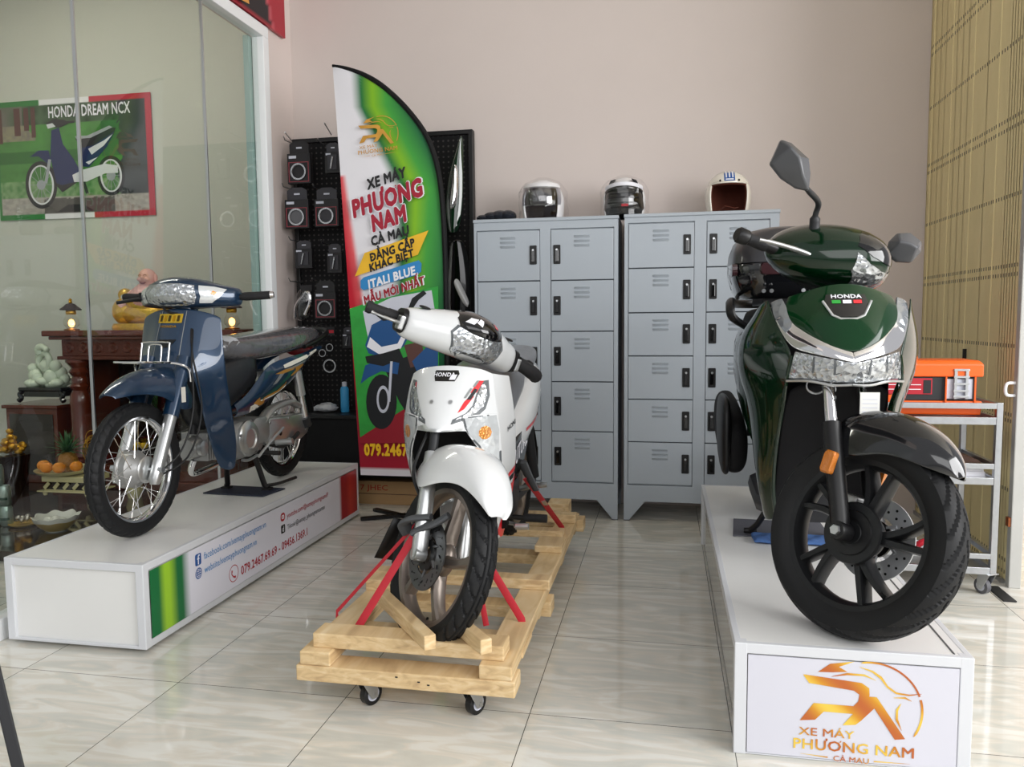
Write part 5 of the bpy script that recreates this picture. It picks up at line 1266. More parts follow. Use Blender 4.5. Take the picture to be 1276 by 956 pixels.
# middle: inner cover, engine
MB().loft([[(p[0], y, p[1]) for p in oval((0, zc1), hw1, hz, 16, 3)] for y, zc1, hw1, hz in ((.34,.62,.06,.20),(.46,.50,.075,.16),(.60,.56,.085,.13),(.72,.62,.10,.13),(.90,.64,.10,.10))]).build('inner_cover', mat('inner_black', '#222326', .35), bb_, smooth=50, sub=1)
bxn = MB(); bxn.loft([[(p[0], y, p[1]) for p in oval((0, zc1), hw1, hz, 14, 3)] for y, zc1, hw1, hz in ((.42,.47,.06,.06),(.6,.45,.07,.045),(.8,.47,.08,.05))]); bxn.build('frame_tunnel', 'blue_paint', bb_, sub=1)
cyl = MB().lathe([(0,.34),(.045,.34),(.05,.36),(.05,.40),(.055,.41),(.055,.56),(0,.56)], (0, 0, .30), 'y', 20).build('cylinder', 'cast_alu', bb_)
for k in range(8): MB().bx(-.068,.068,.41+k*.018,.417+k*.018,.235,.365).build('fin', 'cast_alu', cyl, smooth=0, bevel=.003)
MB().lathe([(0,.0),(.035,.0),(.035,.016),(.02,.02),(0,.02)], (.05,.385,.30), 'x', 18).build('head_cap', 'satin_silver', cyl)
MB().tube(smoothpath([(0,.40,.36),(.0,.42,.44),(0,.46,.47)]), .02, 10).build('intake', 'engine_dark', cyl); MB().tube(smoothpath([(0,.40,.24),(-.03,.42,.18),(-.09,.6,.15),(-.11,1.0,.17)]), .015, 10).build('exhaust_pipe', 'chrome', bb_)
MB().tube([(-.11,.95,.17),(-.115,1.0,.18),(-.12,1.45,.24),(-.12,1.5,.245)], [.02,.04,.042,.025], 14).build('muffler', 'chrome', bb_)
eng = MB().loft([[(x, p[0], p[1]) for p in rrect(.34*k1, .19*k1, .07*k1, 4, .70, .30)] for x, k1 in ((-.12,.8),(-.10,1),(.09,1),(.105,.9))]).build('crankcase', 'cast_alu', bb_, smooth=45)
MB().lathe([(.088,.085),(.09,.118),(.078,.13),(.05,.133),(.045,.127),(0,.127)], (0,.685,.30), 'x', 36).build('generator_cover', 'satin_silver', eng)
MB().loft([[(x, p[0], p[1]) for p in rrect(.16*k1,.13*k1,.04,4,.80,.325)] for x, k1 in ((.08,1),(.122,1),(.128,.9))]).build('sprocket_cover', 'cast_alu', eng, smooth=45)
cc = MB(); ccp = [(.86,.245),(.95,.215),(1.25,.212),(1.33,.235),(1.365,.275),(1.355,.325),(1.29,.355),(1.05,.365),(.90,.375),(.86,.36)]
cc.loft([[(x, .0+(p[0]-1.1)*k1+1.1, (p[1]-.29)*k1+.29) for p in ccp] for x, k1 in ((.07,1),(.112,1),(.122,.92))]); cc.build('chain_case', 'satin_silver', bb_, smooth=35, bevel=.004)
MB().tube(smoothpath([(.10,.84,.36),(.10,.95,.415),(.10,1.15,.43),(.10,1.25,.40)]), .03, 12, flat=.6).build('swingarm_cover', 'cast_alu', bb_)
MB().lathe([(0,.125),(.012,.125),(.016,.118),(.016,.112)], (0,1.0,.28), 'x', 12).build('inspection_cap', 'black_plastic', bb_)
for a_ in range(5): MB().lathe([(0,.118),(.008,.118),(.008,.126),(0,.127)], (0,.70+.10*math.cos(a_*1.26+.3),.30+.10*math.sin(a_*1.26+.3)*.8), 'x', 6).build('cover_bolt', 'steel', eng)
for y_, z_ in ((.89,.26),(.89,.35),(1.1,.235),(1.1,.35),(1.3,.26),(1.3,.33)): MB().lathe([(0,.118),(.007,.118),(.007,.126),(0,.127)], (0,y_,z_), 'x', 6).build('cover_bolt', 'steel', bb_)
rod('kick_rod', [(.135,.74,.20),(.14,.84,.25),(.14,1.0,.31)], .007, 'satin_silver'); rod('gear_lever', [(.135,.73,.21),(.15,.62,.205),(.15,.56,.215)], .007, 'steel')
rod('footrest_bar', [(.05,.80,.215),(.15,.80,.21),(.22,.80,.21)], .012, 'foot_black', sm=0); rod('footrest_bar', [(-.05,.80,.215),(-.22,.80,.21)], .012, 'foot_black', sm=0)
rod('rear_footrest', [(.10,.88,.245),(.13,1.0,.21),(.135,1.12,.235),(.14,1.17,.26)], .011, 'foot_black'); MB().tube([(.13,.93,.24),(.22,.94,.25)], .016, 10).build('foot_peg', 'satin_silver', bb_)
for s in (-1, 1):
    sk = MB().tube([(s*.115,1.22,.60),(s*.12,1.255,.46)], .026, 14).build('shock_absorber', 'satin_silver', bb_); MB().tube([(s*.12,1.25,.48),(s*.122,1.30,.30)], .019, 12).build('shock_rod', 'chrome', sk)
    MB().tube([(s*.122,1.285,.33),(s*.122,1.31,.28)], .03, 12).build('shock_mount', 'dark_grey', sk)
rows = []
for k in range(15):
    a = math.radians(15+k*11); r = .315; rows.append([(x, 1.245-r*math.cos(a)*(1), .275+r*math.sin(a)-abs(x)*.25) for x in (-.06,-.03,0,.03,.06)])
MB().grid(rows).build('rear_fender', 'black_plastic', bb_, solid=.004, sub=1)
# seat and flank panels
seat = MB().loft([[(p[0], y, p[1]) for p in oval((0, zc1), hw1, hz, 24, 2.8)] for y, zc1, hw1, hz in ((.545,.75,.06,.03),(.57,.748,.09,.048),(.66,.742,.108,.064),(.86,.742,.125,.072),(1.05,.755,.134,.072),(1.3,.772,.134,.068),(1.47,.782,.125,.064),(1.56,.785,.10,.055),(1.59,.785,.08,.04))]).build('seat', 'seat_wrap', bb_, sub=2)
conform('seat_label', *gridpoly(-.10, .10, .58, .665, 8, 6), Frame((0, 0, .9), (1, 0, 0), (0, 1, 0), (0, 0, 1)), seat, mat('label_grey', '#b4b8be', .35, noise=.25, nscale=60), seat, (0, 0, -1), .002, 1)
lo = [(.555,.42,.48),(.68,.42,.52),(.80,.44,.60),(.90,.475,.655),(1.05,.51,.675),(1.2,.565,.688),(1.34,.645,.70),(1.46,.682,.714),(1.58,.70,.728)]
flk = {}
for s in (-1, 1):
    rows = []
    for y, za, zb in lo:
        rows.append([(s*(.108+.030*math.sin(PI*(.12+.7*t))-(.03 if y > 1.45 else 0)), y, za+(zb-za)*t) for t in (0, .2, .4, .6, .8, 1)])
    flk[s] = MB().grid(rows, hold=.1).build('side_cover', 'blue_paint', bb_, solid=.004, sub=2)
MB().loft([[(p[0], y, p[1]) for p in oval((0, .70), hw1, hz, 14)] for y, hw1, hz in ((1.48,.08,.03),(1.56,.075,.03),(1.62,.05,.02))]).build('tail_lamp', mat('tail_red', '#7a0f14', .2, coat=.6), bb_)
rod('grab_rail', [(.125,1.30,.73),(.138,1.46,.765),(.125,1.61,.81),(0,1.65,.825),(-.125,1.61,.81),(-.138,1.46,.765),(-.125,1.3,.73)], .014, 'black_plastic')
XF = BR[0]+.128
def spx(*pts): return [side_px(u, v, XF, BR) for u, v in pts]
def stripe(m, *pts, off=.0015): conform_poly('stripe', [spx(*pts)], YZ(.3), flk[1], m, bb_, (-1, 0, 0), off, 3)
stripe('stripe_white', (352,455),(358,452),(398,434.5),(398,438),(362,455.5),(353,459))
stripe('stripe_grey', (353,460.5),(362,457),(396,440.5),(393,444),(362,459.5))
stripe('stripe_gold', (341,466.5),(352,461),(366,456.5),(364,460.5),(350,466))
stripe('stripe_gold', (366,457.5),(376,453),(377,455),(370,463),(362,469),(361,467.5),(367,461))
stripe('stripe_grey', (347,466),(353,464),(343,478),(338,480))
stripe('stripe_gold', (314,503),(322,495),(323,499),(332,504),(348,498),(357,489),(358,485),(359,490),(352,500),(334,508))
stripe('stripe_white', (312,513),(316,508),(334,507.5),(352,501),(359,492),(359,496),(352,504),(330,511),(312,516), off=.0012)
stripe('stripe_white', (316,504),(324,506.5),(321,508.5),(315,506.5), off=.0022)
# centre stand and its board
st = MB().tube([(-.09,.80,.19),(.09,.80,.19)], .014, 10).build('center_stand', 'foot_black', bb_)
for s in (-1, 1): MB().tube([(s*.08,.80,.19),(s*.105,.845,.03),(s*.115,.852,.022)], .014, 10).build('stand_leg', 'foot_black', st); MB().bx(s*.115-.02, s*.115+.02, .83, .875, .008, .018).build('stand_foot', 'foot_black', st, smooth=0)
rod('stand_pedal', [(.115,.85,.03),(.14,.93,.025),(.15,1.10,.022)], .009, 'foot_black', st)
brd = MB().prism([(-2.31,3.555),(-1.965,3.535),(-1.94,3.72),(-2.285,3.74)], 'xy', .3335, .3405).build('stand_board', mat('board_navy', '#262b3c', .5), None, smooth=0, bevel=.002); tag(brd, 'thin dark navy board under the center stand of the blue motorbike', 'board')

# ================================================================== WHITE MOTORBIKE ON ITS PALLET
WA, WT, WK = math.radians(48), .075, math.radians(26.5)
WM = steer_m(WA, WT, WK)
WC = (0, 0, .28)
wz = ground_z(WM, WC, .28); wax = WM @ Vector(WC)
WYAW = -.03
_c, _s = math.cos(WYAW), math.sin(WYAW)
PALZ = .172
WR = (-.712-(_c*wax.x-_s*wax.y), 2.40-(_s*wax.x+_c*wax.y), PALZ-wz)
wb_ = thing('motorbike', 'white motorbike with red and black marks, strapped on a wooden pallet', 'motorbike', WR, WYAW)
wt = cast_wheel(wb_, WM, WC, .28, .224, .082, 5, 'rim_bronze', gr_sipe, False, .042, 300)
brake_disc(wt, WM, WC, -.052, .112, 'disc_grey', True, 16)
MB(WM).lathe([(0, -.016), (.0042, -.014), (.0042, .016), (0, .018)], (0, -.05, .08), 'z', 8).build('valve', 'black_plastic', wt)
cast_wheel(wb_, I, (0, 1.258, .28+wz), .28, .222, .09, 5, 'rim_bronze', gr_sipe, False, .04, 160)
for s in (-1, 1):
    f = MB(WM).tube([(s*.082, .0, .26), (s*.082, .01, .30), (s*.082, .135, .545), (s*.082, .155, .58)], [.02, .027, .026, .023], 16).build('fork_leg', 'satin_silver', wb_)
    MB(WM).tube([(s*.082, .14, .56), (s*.082, .22, .72)], .016, 12).build('fork_tube', 'dark_grey', f)
    MB(WM).lathe([(0, -.02), (.022, -.02), (.024, 0), (.022, .02), (0, .02)], (s*.082, .002, .278), 'x', 16).build('axle_clamp', 'satin_silver', f)
cal = MB(WM).loft([[(x, p[0], p[1]) for p in rrect(.085, .06, .02, 4, .075, .335)] for x in (-.082, -.035)]).build('brake_caliper', 'dark_grey', wb_, smooth=40, bevel=.004)
MB(WM).tube(smoothpath([(-.06,.075,.36),(-.075,.12,.42),(-.12,.16,.50),(-.10,.20,.62),(-.05,.28,.74)]), .0055, 8).build('brake_hose', 'cable_black', wb_)
# front fender (steers)
fr_rows = []
for k, ph in enumerate((44, 50, 60, 72, 86, 100, 116, 132, 146)):
    a = math.radians(ph); t = k/8
    r = .318+.068*math.sin(PI*min(1, .04+t*.9))**.8; w = (.030, .056, .070, .085, .106, .120, .120, .09, .05)[k]; dp = (.012, .035, .07, .10, .14, .17, .17, .09, .05)[k]
    def pt(x, d): return (x, -(r-d)*math.cos(a), .28+(r-d)*math.sin(a))
    fr_rows.append([pt(0, 0), pt(w*.35, .004), pt(w*.72, .016), pt(w, dp*.55), pt(w*1.04, dp)])
wf = MB(WM).grid(fr_rows, True, hold=.15).build('front_fender', 'white_paint', wb_, solid=.004, sub=2)
mfl = MB(WM).grid([[(x, .30+k*.012, .30-.055*k+.28*0-abs(x)*.05) for x in (-.06,-.03,0,.03,.06)] for k in range(4)]).build('mud_flap', 'black_plastic', wb_, solid=.003)
# front cover
fc = [[(0,.268,.885),(.045,.27,.883),(.09,.285,.876),(.122,.30,.868),(.148,.318,.852)],
      [(0,.225,.84),(.048,.228,.84),(.096,.25,.833),(.13,.275,.827),(.157,.305,.818)],
      [(0,.175,.77),(.052,.182,.77),(.10,.215,.766),(.138,.25,.762),(.166,.29,.757)],
      [(0,.118,.69),(.048,.135,.695),(.096,.175,.696),(.145,.23,.688),(.177,.285,.683)],
      [(0,.108,.668),(.044,.130,.67),(.096,.18,.666),(.15,.235,.652),(.18,.288,.643)]]
# split: centre shell down to the chin, and a wing on each side
wcov = MB().grid([r for r in fc[:5]], True, hold=.1).build('front_cover', 'white_paint', wb_, solid=.004, sub=2)
wing = {}
for s in (-1, 1):
    rows = [[(s*.08,.163,.715),(s*.12,.205,.72),(s*.152,.245,.72),(s*.174,.287,.715)],
            [(s*.084,.166,.67),(s*.125,.208,.67),(s*.160,.25,.668),(s*.181,.29,.665)],
            [(s*.118,.205,.612),(s*.142,.232,.608),(s*.166,.265,.605),(s*.182,.30,.60)],
            [(s*.143,.25,.54),(s*.157,.275,.535),(s*.171,.30,.53),(s*.180,.325,.525)],
            [(s*.160,.31,.472),(s*.166,.325,.468),(s*.171,.338,.465),(s*.175,.348,.462)]]
    wing[s] = MB().grid(rows, hold=.12).build('lamp_housing', 'white_paint', wb_, solid=.004, sub=2)
side = {}
for s in (-1, 1):
    rows = [[(s*.144,.312,.855),(s*.168,.36,.846),(s*.182,.43,.838)],
            [(s*.164,.292,.757),(s*.182,.36,.752),(s*.194,.44,.745)],
            [(s*.178,.29,.67),(s*.191,.37,.668),(s*.200,.45,.665)],
            [(s*.179,.305,.58),(s*.191,.385,.58),(s*.198,.465,.58)],
            [(s*.174,.342,.48),(s*.183,.415,.48),(s*.189,.485,.48)],
            [(s*.152,.38,.39),(s*.166,.44,.39),(s*.172,.51,.39)],
            [(s*.133,.425,.30),(s*.145,.475,.295),(s*.150,.525,.295)],
            [(s*.112,.475,.21),(s*.122,.505,.205),(s*.125,.535,.205)]]
    side[s] = MB().grid(rows, hold=.12).build('side_shield', 'white_paint', wb_, solid=.004, sub=2)
def D(name, pl, tgt, m, d=(0,1,0), off=.0015, cuts=3, fr=XZ):
    pl = [[(x*.81, z-.02) for x, z in p] for p in pl]
    return conform_poly(name, pl, fr, tgt, m, wb_, d, off, cuts)
mat('lens_grey', '#b9bfc2', .15, metal=.5, coat=1); mat('lens_edge', '#5b5f62', .3)
slash = [(.168,.848),(.176,.80),(.165,.765),(.142,.745),(.09,.733),(.062,.722),(.085,.722),(.112,.738),(.132,.765),(.150,.845)]
for s in (-1, 1):
    q = (lambda pl: pl) if s == 1 else (lambda pl: [[(-x, z) for x, z in p] for p in pl])
    D('lamp_frame', q([[(.172,.852),(.182,.80),(.172,.755),(.15,.735),(.10,.722),(.055,.712),(.06,.728),(.105,.746),(.126,.77),(.145,.85)]]), wcov, 'lens_edge', off=.0012)
    D('position_lamp', q([[(.165,.842),(.173,.80),(.164,.764),(.142,.746),(.10,.733),(.07,.724),(.075,.730),(.112,.745),(.134,.77),(.150,.835)]]), wcov, 'lamp_reflector', off=.003)
    D('lamp_frame', q([[(.098,.735),(.216,.735),(.226,.68),(.222,.6),(.216,.49),(.202,.485),(.182,.55),(.15,.628),(.112,.675)]]), wing[s], 'lens_edge', off=.0008)
    D('indicator', q([[(.106,.731),(.21,.731),(.219,.68),(.216,.6),(.211,.50),(.206,.495),(.188,.55),(.156,.632),(.118,.68)]]), wing[s], 'signal_lens', off=.003)
    D('indicator_bulb', q([[(.175+.022*math.cos(t*.7), .675+.024*math.sin(t*.7)) for t in range(9)]]), wing[s], 'amber_lens', off=.0045, cuts=1)
D('chin_trim', [[(-.10,.70),(-.055,.712),(-.035,.70),(.035,.70),(.055,.712),(.10,.70),(.095,.688),(.03,.684),(-.03,.684),(-.095,.688)]], wcov, 'satin_silver', off=.002)
D('badge', [[(-.056,.876),(-.05,.888),(.05,.888),(.058,.876),(.044,.852),(-.044,.852)]], wcov, 'black_gloss', off=.002)
vs, fs = text_geo('HONDA', .018, .02, 'CENTER', 1.35); conform('lettering', [(p[0]*.85-.006, p[1]+.848)+tuple(p[2:]) for p in vs], fs, XZ, wcov, 'white_print', wb_, (0,1,0), .0032, 0)
D('badge_wing', [[(.018,.857),(.044,.857),(.05,.874),(.024,.872)]], wcov, 'white_print', off=.003)
for x in (-.042, .042):
    sc_ = conform_poly('screw', [[(x*.81+.007*math.cos(t*.7), .765+.007*math.sin(t*.7)) for t in range(9)]], XZ, wcov, 'steel', wb_, (0,1,0), .003, 1)
D('red_mark', [[(.075,.748),(.098,.76),(.128,.80),(.118,.805),(.095,.785)]], wcov, 'red_bright'); D('red_mark', [[(.112,.812),(.135,.812),(.156,.850),(.135,.852)]], wcov, 'red_bright', off=.0013)
D('black_mark', [[(.102,.79),(.118,.79),(.138,.822),(.126,.826)]], wcov, 'black_print', off=.002); D('grey_mark', [[(.118,.832),(.128,.832),(.14,.852),(.13,.852)],[(.09,.796),(.10,.796),(.118,.826),(.110,.828)]], wcov, 'stripe_grey', off=.002)
D('red_mark', [[(-.148,.80),(-.143,.80),(-.143,.845),(-.15,.845)]], wcov, 'red_bright', off=.002)
# side shield prints (both sides)
for s in (-1, 1):
    dd = (-s*.75, .66, 0)
    q = (lambda pl: pl) if s == 1 else (lambda pl: [[(-x, z) for x, z in p] for p in pl])
    FS = Frame((0, .2, 0), (1, -s*0+0, 0), (0, 0, 1), (0, -1, 0))
    FY = YZ(s*.4)
    conform_poly('red_panel', [[(.345,.405),(.51,.44),(.53,.21),(.475,.205),(.41,.29)]], FY, side[s], 'red_bright', wb_, (-s, 0, 0), .0015, 4)
    conform_poly('black_stripe', [[(.34,.42),(.505,.457),(.505,.48),(.34,.443)]], FY, side[s], 'black_print', wb_, (-s, 0, 0), .0018, 4)
    conform_poly('red_stripe', [[(.39,.458),(.495,.482),(.497,.502),(.41,.48)]], FY, side[s], 'red_bright', wb_, (-s, 0, 0), .0018, 3)
    if s > 0:
        vs, fs = text_geo('HONDA', .026, .012, 'CENTER', 1.3); conform('lettering', [(p[0]+.425, p[1]+.655+.25*(p[0]))+tuple(p[2:]) for p in vs], fs, FY, side[s], 'dark_grey', wb_, (-1, 0, 0), .0018, 0)
# dark inner panels
MB().grid([[(x, y, z) for x in (-.17,-.08,0,.08,.17)] for y, z in ((.27,.69),(.33,.58),(.40,.45),(.46,.30),(.50,.24))]).build('inner_cover', 'black_matte', wb_, solid=.006, sub=1)
MB().loft([[(p[0], y, p[1]) for p in oval((0, zc1), hw1, hz, 16, 3)] for y, zc1, hw1, hz in ((.46,.58,.07,.22),(.56,.46,.09,.13),(.70,.48,.10,.14))]).build('inner_tunnel', 'black_matte', wb_, smooth=50)
# handlebar cowl (steers)
WX = WM
wcw = MB(WX).loft([[(x, p[0], p[1]) for p in oval((cy, cz), ry, rz, 20, 2.3)] for x, cy, cz, ry, rz in sorted([(k*a, b, c_, d, e) for a, b, c_, d, e in ((.245,.42,.962,.03,.042),(.225,.415,.962,.055,.056),(.17,.40,.968,.078,.066),(.11,.378,.978,.105,.077),(.055,.362,.985,.12,.084)) for k in (-1, 1)]+[(0,.356,.987,.126,.086)])]).build('handlebar_cover', 'white_paint', wb_, sub=2)
def LW(name, pl, m, off, cuts=3, tgt=None): return lens(name, pl, tgt or wcw, m, wb_, WX, off, cuts)
hex_ = [(-.088,1.012),(-.104,.985),(-.082,.928),(-.045,.905),(.045,.905),(.082,.928),(.104,.985),(.088,1.012),(.04,1.002),(-.04,1.002)]
LW('headlamp_frame', [[(x*1.07, .96+(z-.96)*1.1) for x, z in hex_]], 'lens_edge', .0015); LW('headlamp', [hex_], 'lamp_reflector', .004)
LW('visor', [[(-.088,1.014),(-.04,1.005),(.04,1.005),(.088,1.014),(.094,1.04),(.07,1.064),(.0,1.071),(-.07,1.064),(-.094,1.04)]], 'black_gloss', .004, 4)
scr = MB(WX).ell((0, .352, 1.018), (.108, .128, .062), 28, 10, None, 0, PI*.56).build('dark_screen', 'black_gloss', wb_, smooth=60)
LW('screen_mark', [[(-.075,1.035),(-.05,1.035),(-.03,1.058),(-.055,1.055)],[(-.04,1.045),(-.022,1.036),(-.012,1.058),(-.022,1.062)]], 'white_print', .0015, 2, scr); LW('screen_mark', [[(.04,1.05),(.058,1.046),(.054,1.06),(.04,1.064)]], 'red_bright', .0015, 2, scr)
for s in (-1, 1):
    MB(WX).ell((s*.18,.39,1.034), (.024,.02,.006), 14, 8).build('mirror_hole', 'black_plastic', wb_)
    MB(WX).loft([[(s*x, p[0], p[1]) for p in oval((.412,.963), a, b, 14, 2.6)] for x, a, b in ((.235,.045,.046),(.252,.04,.042))]).build('switch_recess', 'black_plastic', wb_)
    MB(WX).box((s*.252,.385,.955), (.02,.035,.05)).build('switch_block', 'steel', wb_, smooth=0, bevel=.005)
    g_ = MB(WX).tube([(s*.24,.43,.967),(s*.25,.432,.968),(s*.338,.455,.968),(s*.346,.457,.968),(s*.36,.46,.968)], [.017,.020,.019,.023,.021], 14).build('grip', 'grip_rubber', wb_)
    if s < 0: MB(WX).tube(smoothpath([(-.235,.39,.955),(-.28,.37,.953),(-.325,.375,.953),(-.355,.40,.955)]), [.009]*6+[.008]*6+[.006]*6+[.009], 10, flat=.7).build('brake_lever', 'satin_silver', wb_)
    else: MB(WX).tube(smoothpath([(.262,.40,.965),(.31,.40,.955),(.36,.415,.945),(.395,.44,.935)]), [.026]*8+[.028]*8+[.02]*3, 12).build('lever_wrap', 'grip_rubber', wb_)
# body, seat, rear
bod = MB().loft([[(p[0], y, p[1]) for p in oval((0, zc1), hw1, hz, 24, 2.8)] for y, zc1, hw1, hz in ((.56,.49,.12,.09),(.66,.525,.145,.11),(.82,.575,.165,.12),(1.0,.65,.176,.13),(1.2,.735,.166,.115),(1.42,.79,.10,.065),(1.52,.81,.05,.035))]).build('rear_body', 'white_paint', wb_, sub=1)
MB().loft([[(p[0], y, p[1]) for p in oval((0, zc1), hw1, hz, 20, 3)] for y, zc1, hw1, hz in ((.575,.61,.08,.05),(.59,.67,.125,.12),(.63,.71,.142,.15),(.74,.76,.15,.12),(.86,.79,.152,.09),(.95,.80,.14,.06))]).build('wrapped_panel', 'grey_wrap', wb_, sub=1)
MB().loft([[(p[0], y, p[1]) for p in oval((0, zc1), hw1, hz, 20, 2.8)] for y, zc1, hw1, hz in ((.70,.83,.10,.03),(.76,.835,.135,.045),(.95,.835,.15,.05),(1.12,.86,.15,.05),(1.3,.88,.12,.045),(1.42,.885,.08,.03))]).build('seat', 'grey_wrap', wb_, sub=1)
for s in (-1, 1):
    bpn = [[(.60,.53),(.66,.56),(.95,.63),(.98,.60),(.90,.52),(.80,.44),(.66,.40),(.575,.40)]]
    sc2_ = MB().loft([[(s*x, 0+p[0], p[1]) for p in [( .575+(a-.575)*k1, .50+(b-.50)*k1) for a, b in bpn[0]]] for x, k1 in ((.08,1),(.148,1),(.155,.94))]).build('side_cover', 'black_gloss', wb_, smooth=35)
    if s > 0:
        vs, fs = text_geo('FUTURE', .085, .02, 'LEFT', 1.0); place2d([(p[0]*.85+.60, p[1]+.455+.22*p[0])+tuple(p[2:]) for p in vs], fs, YZ(.1555), .0006).build('lettering', 'white_print', wb_, smooth=0, merge=0)
    conform_poly('red_stripe', [[(.82,.575),(1.0,.60),(1.12,.645),(1.0,.615),(.82,.588)]], YZ(s*.4), bod, 'red_bright', wb_, (-s,0,0), .0015, 3)
# engine and running gear
we = MB().loft([[(x, p[0], p[1]) for p in rrect(.34*k1,.20*k1,.06,4,.70,.33)] for x, k1 in ((-.13,.8),(-.11,1),(.10,1),(.125,.85))]).build('crankcase', 'engine_dark', wb_, smooth=45)
cy_ = MB().lathe([(0,.30),(.05,.30),(.06,.33),(.06,.55),(0,.55)], (0,0,.34), 'y', 18).build('cylinder', 'cast_alu', wb_)
for k in range(7): MB().bx(-.075,.075,.37+k*.022,.379+k*.022,.27,.41).build('fin', 'cast_alu', cy_, smooth=0, bevel=.003)
MB().tube([(-.03,.33,.44),(-.03,.34,.24)], .024, 12).build('head_cover', 'satin_silver', cy_); MB().tube(smoothpath([(.0,.33,.26),(.0,.36,.18),(-.06,.55,.13),(-.12,.9,.16)]), .018, 10).build('exhaust_pipe', 'disc_grey', wb_)
MB().tube([(-.12,.85,.16),(-.125,.92,.18),(-.15,1.4,.30),(-.15,1.48,.32)], [.02,.042,.05,.03], 14).build('muffler', 'dark_grey', wb_)
for s in (-1, 1):
    MB().tube([(s*.06,.78,.22),(s*.17,.78,.215),(s*.25,.78,.215)], .011, 10).build('footrest_bar', 'foot_black', wb_); MB().tube([(s*.16,.78,.217),(s*.255,.78,.217)], .018, 10).build('foot_peg', 'grip_rubber', wb_)
    MB().tube([(s*.10,.95,.30),(s*.155,.92,.32),(s*.23,.92,.33)], .012, 8).build('rear_peg', 'satin_silver', wb_)
    MB().tube([(s*.10,1.12,.60),(s*.11,1.24,.30)], .025, 12).build('shock_absorber', 'dark_grey', wb_)
    MB().bx(s*.09, s*.112, .84, 1.29, .255, .295).build('swingarm', 'dark_grey', wb_, smooth=0, bevel=.008)
MB().tube(smoothpath([(.13,.62,.235),(.165,.60,.235),(.18,.52,.25),(.20,.50,.255)]), .008, 8).build('gear_lever', 'satin_silver', wb_); MB().tube([(.185,.50,.255),(.235,.50,.257)], .013, 10).build('lever_pad', 'satin_silver', wb_)
MB().grid([[(x, 1.258-.32*math.cos(math.radians(a)), .28+.32*math.sin(math.radians(a))-abs(x)*.3) for x in (-.07,-.035,0,.035,.07)] for a in range(60, 176, 14)]).build('rear_fender', 'black_plastic', wb_, solid=.004, sub=1)

# ------------------------------------------------------------------ pallet
mat('pine', '#d2aa72', .6); N, L, B = nodes(MATS['pine'])
tc = N.new('ShaderNodeTexCoord'); mp_ = N.new('ShaderNodeMapping'); mp_.inputs['Scale'].default_value = (7, 1.2, 22); L.new(tc.outputs['Object'], mp_.inputs[0])
nt = N.new('ShaderNodeTexNoise'); nt.inputs['Scale'].default_value = 2.5; nt.inputs['Detail'].default_value = 6; nt.inputs['Distortion'].default_value = .8; L.new(mp_.outputs[0], nt.inputs['Vector'])
cr = N.new('ShaderNodeValToRGB'); L.new(nt.outputs['Fac'], cr.inputs[0]); L.new(cr.outputs[0], B.inputs['Base Color'])
el = cr.color_ramp.elements; el[0].position = .3; el[0].color = hexc('#bfa077'); el[1].position = .72; el[1].color = hexc('#e6cfa8'); el.new(.5).color = hexc('#d8bb8c')
PW0, PW1, PYF, PYB = -1.105, -.430, 2.17, 4.02
pal = thing('wooden_pallet', 'long pine pallet on casters carrying the white motorbike', 'pallet', ((PW0+PW1)/2, PYF, 0), 0)
pc = (PW0+PW1)/2
pvs = pc
def plank(x0, x1, y0, y1, z0, z1, rot=0, nm='plank', bev=.004):
    o = MB().box(((x0+x1)/2-pc, (y0+y1)/2-PYF, (z0+z1)/2), (x1-x0, y1-y0, z1-z0), Matrix.Rotation(rot, 3, 'Z') if rot else None).build(nm, 'pine', pal, smooth=0, bevel=bev); return o
plank(PW0-.012, PW1+.004, PYF, PYF+.095, .098, .148, 0, 'cross_beam')
for y in (2.78, 3.42, 3.93): plank(PW0+.02, PW1-.02, y, y+.09, .098, .142, 0, 'cross_beam')
for xa, xb in ((PW0, PW0+.10), (PW1-.105, PW1-.005)): plank(xa, xb, PYF+.003, PYB, .148, .192, 0, 'side_rail')
plank(PW0+.03, PW1-.035, PYF+.035, PYF+.125, .192, .238, 0, 'front_stop')
plank(PW0-.01, PW1+.01, 2.83, 2.90, .192, .232, 0, 'cross_beam')
plank(PW1-.1, PW1+.015, 2.83, 2.925, .09, .148, 0, 'block'); plank(PW1-.125, PW1-.005, 3.30, 3.46, .192, .222, 0, 'rail_patch')
plank(PW1-.34, PW1-.03, 3.53, 3.60, .192, .225, 0, 'cross_beam'); plank(PW1-.42, PW1, 3.80, 3.87, .192, .235, 0, 'cross_beam'); plank(PW1-.16, PW1-.05, 3.92, 4.04, .192, .262, 0, 'block'); plank(PW1-.1, PW1+.03, 3.88, 3.98, .13, .19, 0, 'block')
plank(PW0+.0, PW1-.0, 2.33, 2.50, .148, .168, 0, 'wheel_board')
# wheel chocks on either side of the front tyre
def beam(a, b, w, h, z0, nm='wheel_chock'):
    a, b = Vector(a), Vector(b); d = (b-a); ln = d.length; an = math.atan2(d.y, d.x)
    o = MB().box(((a.x+b.x)/2-pc, (a.y+b.y)/2-PYF, z0+h/2), (ln, w, h), Matrix.Rotation(an, 3, 'Z')).build(nm, 'pine', pal, smooth=0, bevel=.004); return o
def gz(u, v, z): p = at(u, v, 'z', z); return (p.x, p.y)
beam(gz(476, 735, .285), gz(536, 792, .285), .038, .045, .24)
beam(gz(545, 748, .285), gz(606, 797, .285), .038, .045, .24)
plank(PW0+.0, PW0+.25, 2.72, 2.80, .192, .235, .0, 'cross_beam')
for x, y in ((-.915, 2.235), (-.575, 2.235), (-.90, 3.86), (-.56, 3.86)): caster(pal, (x-pc, y-PYF, 0), .036, -.5 if y < 3 else .4, 'black_plastic', .097, 'grey_print')
nl = MB()
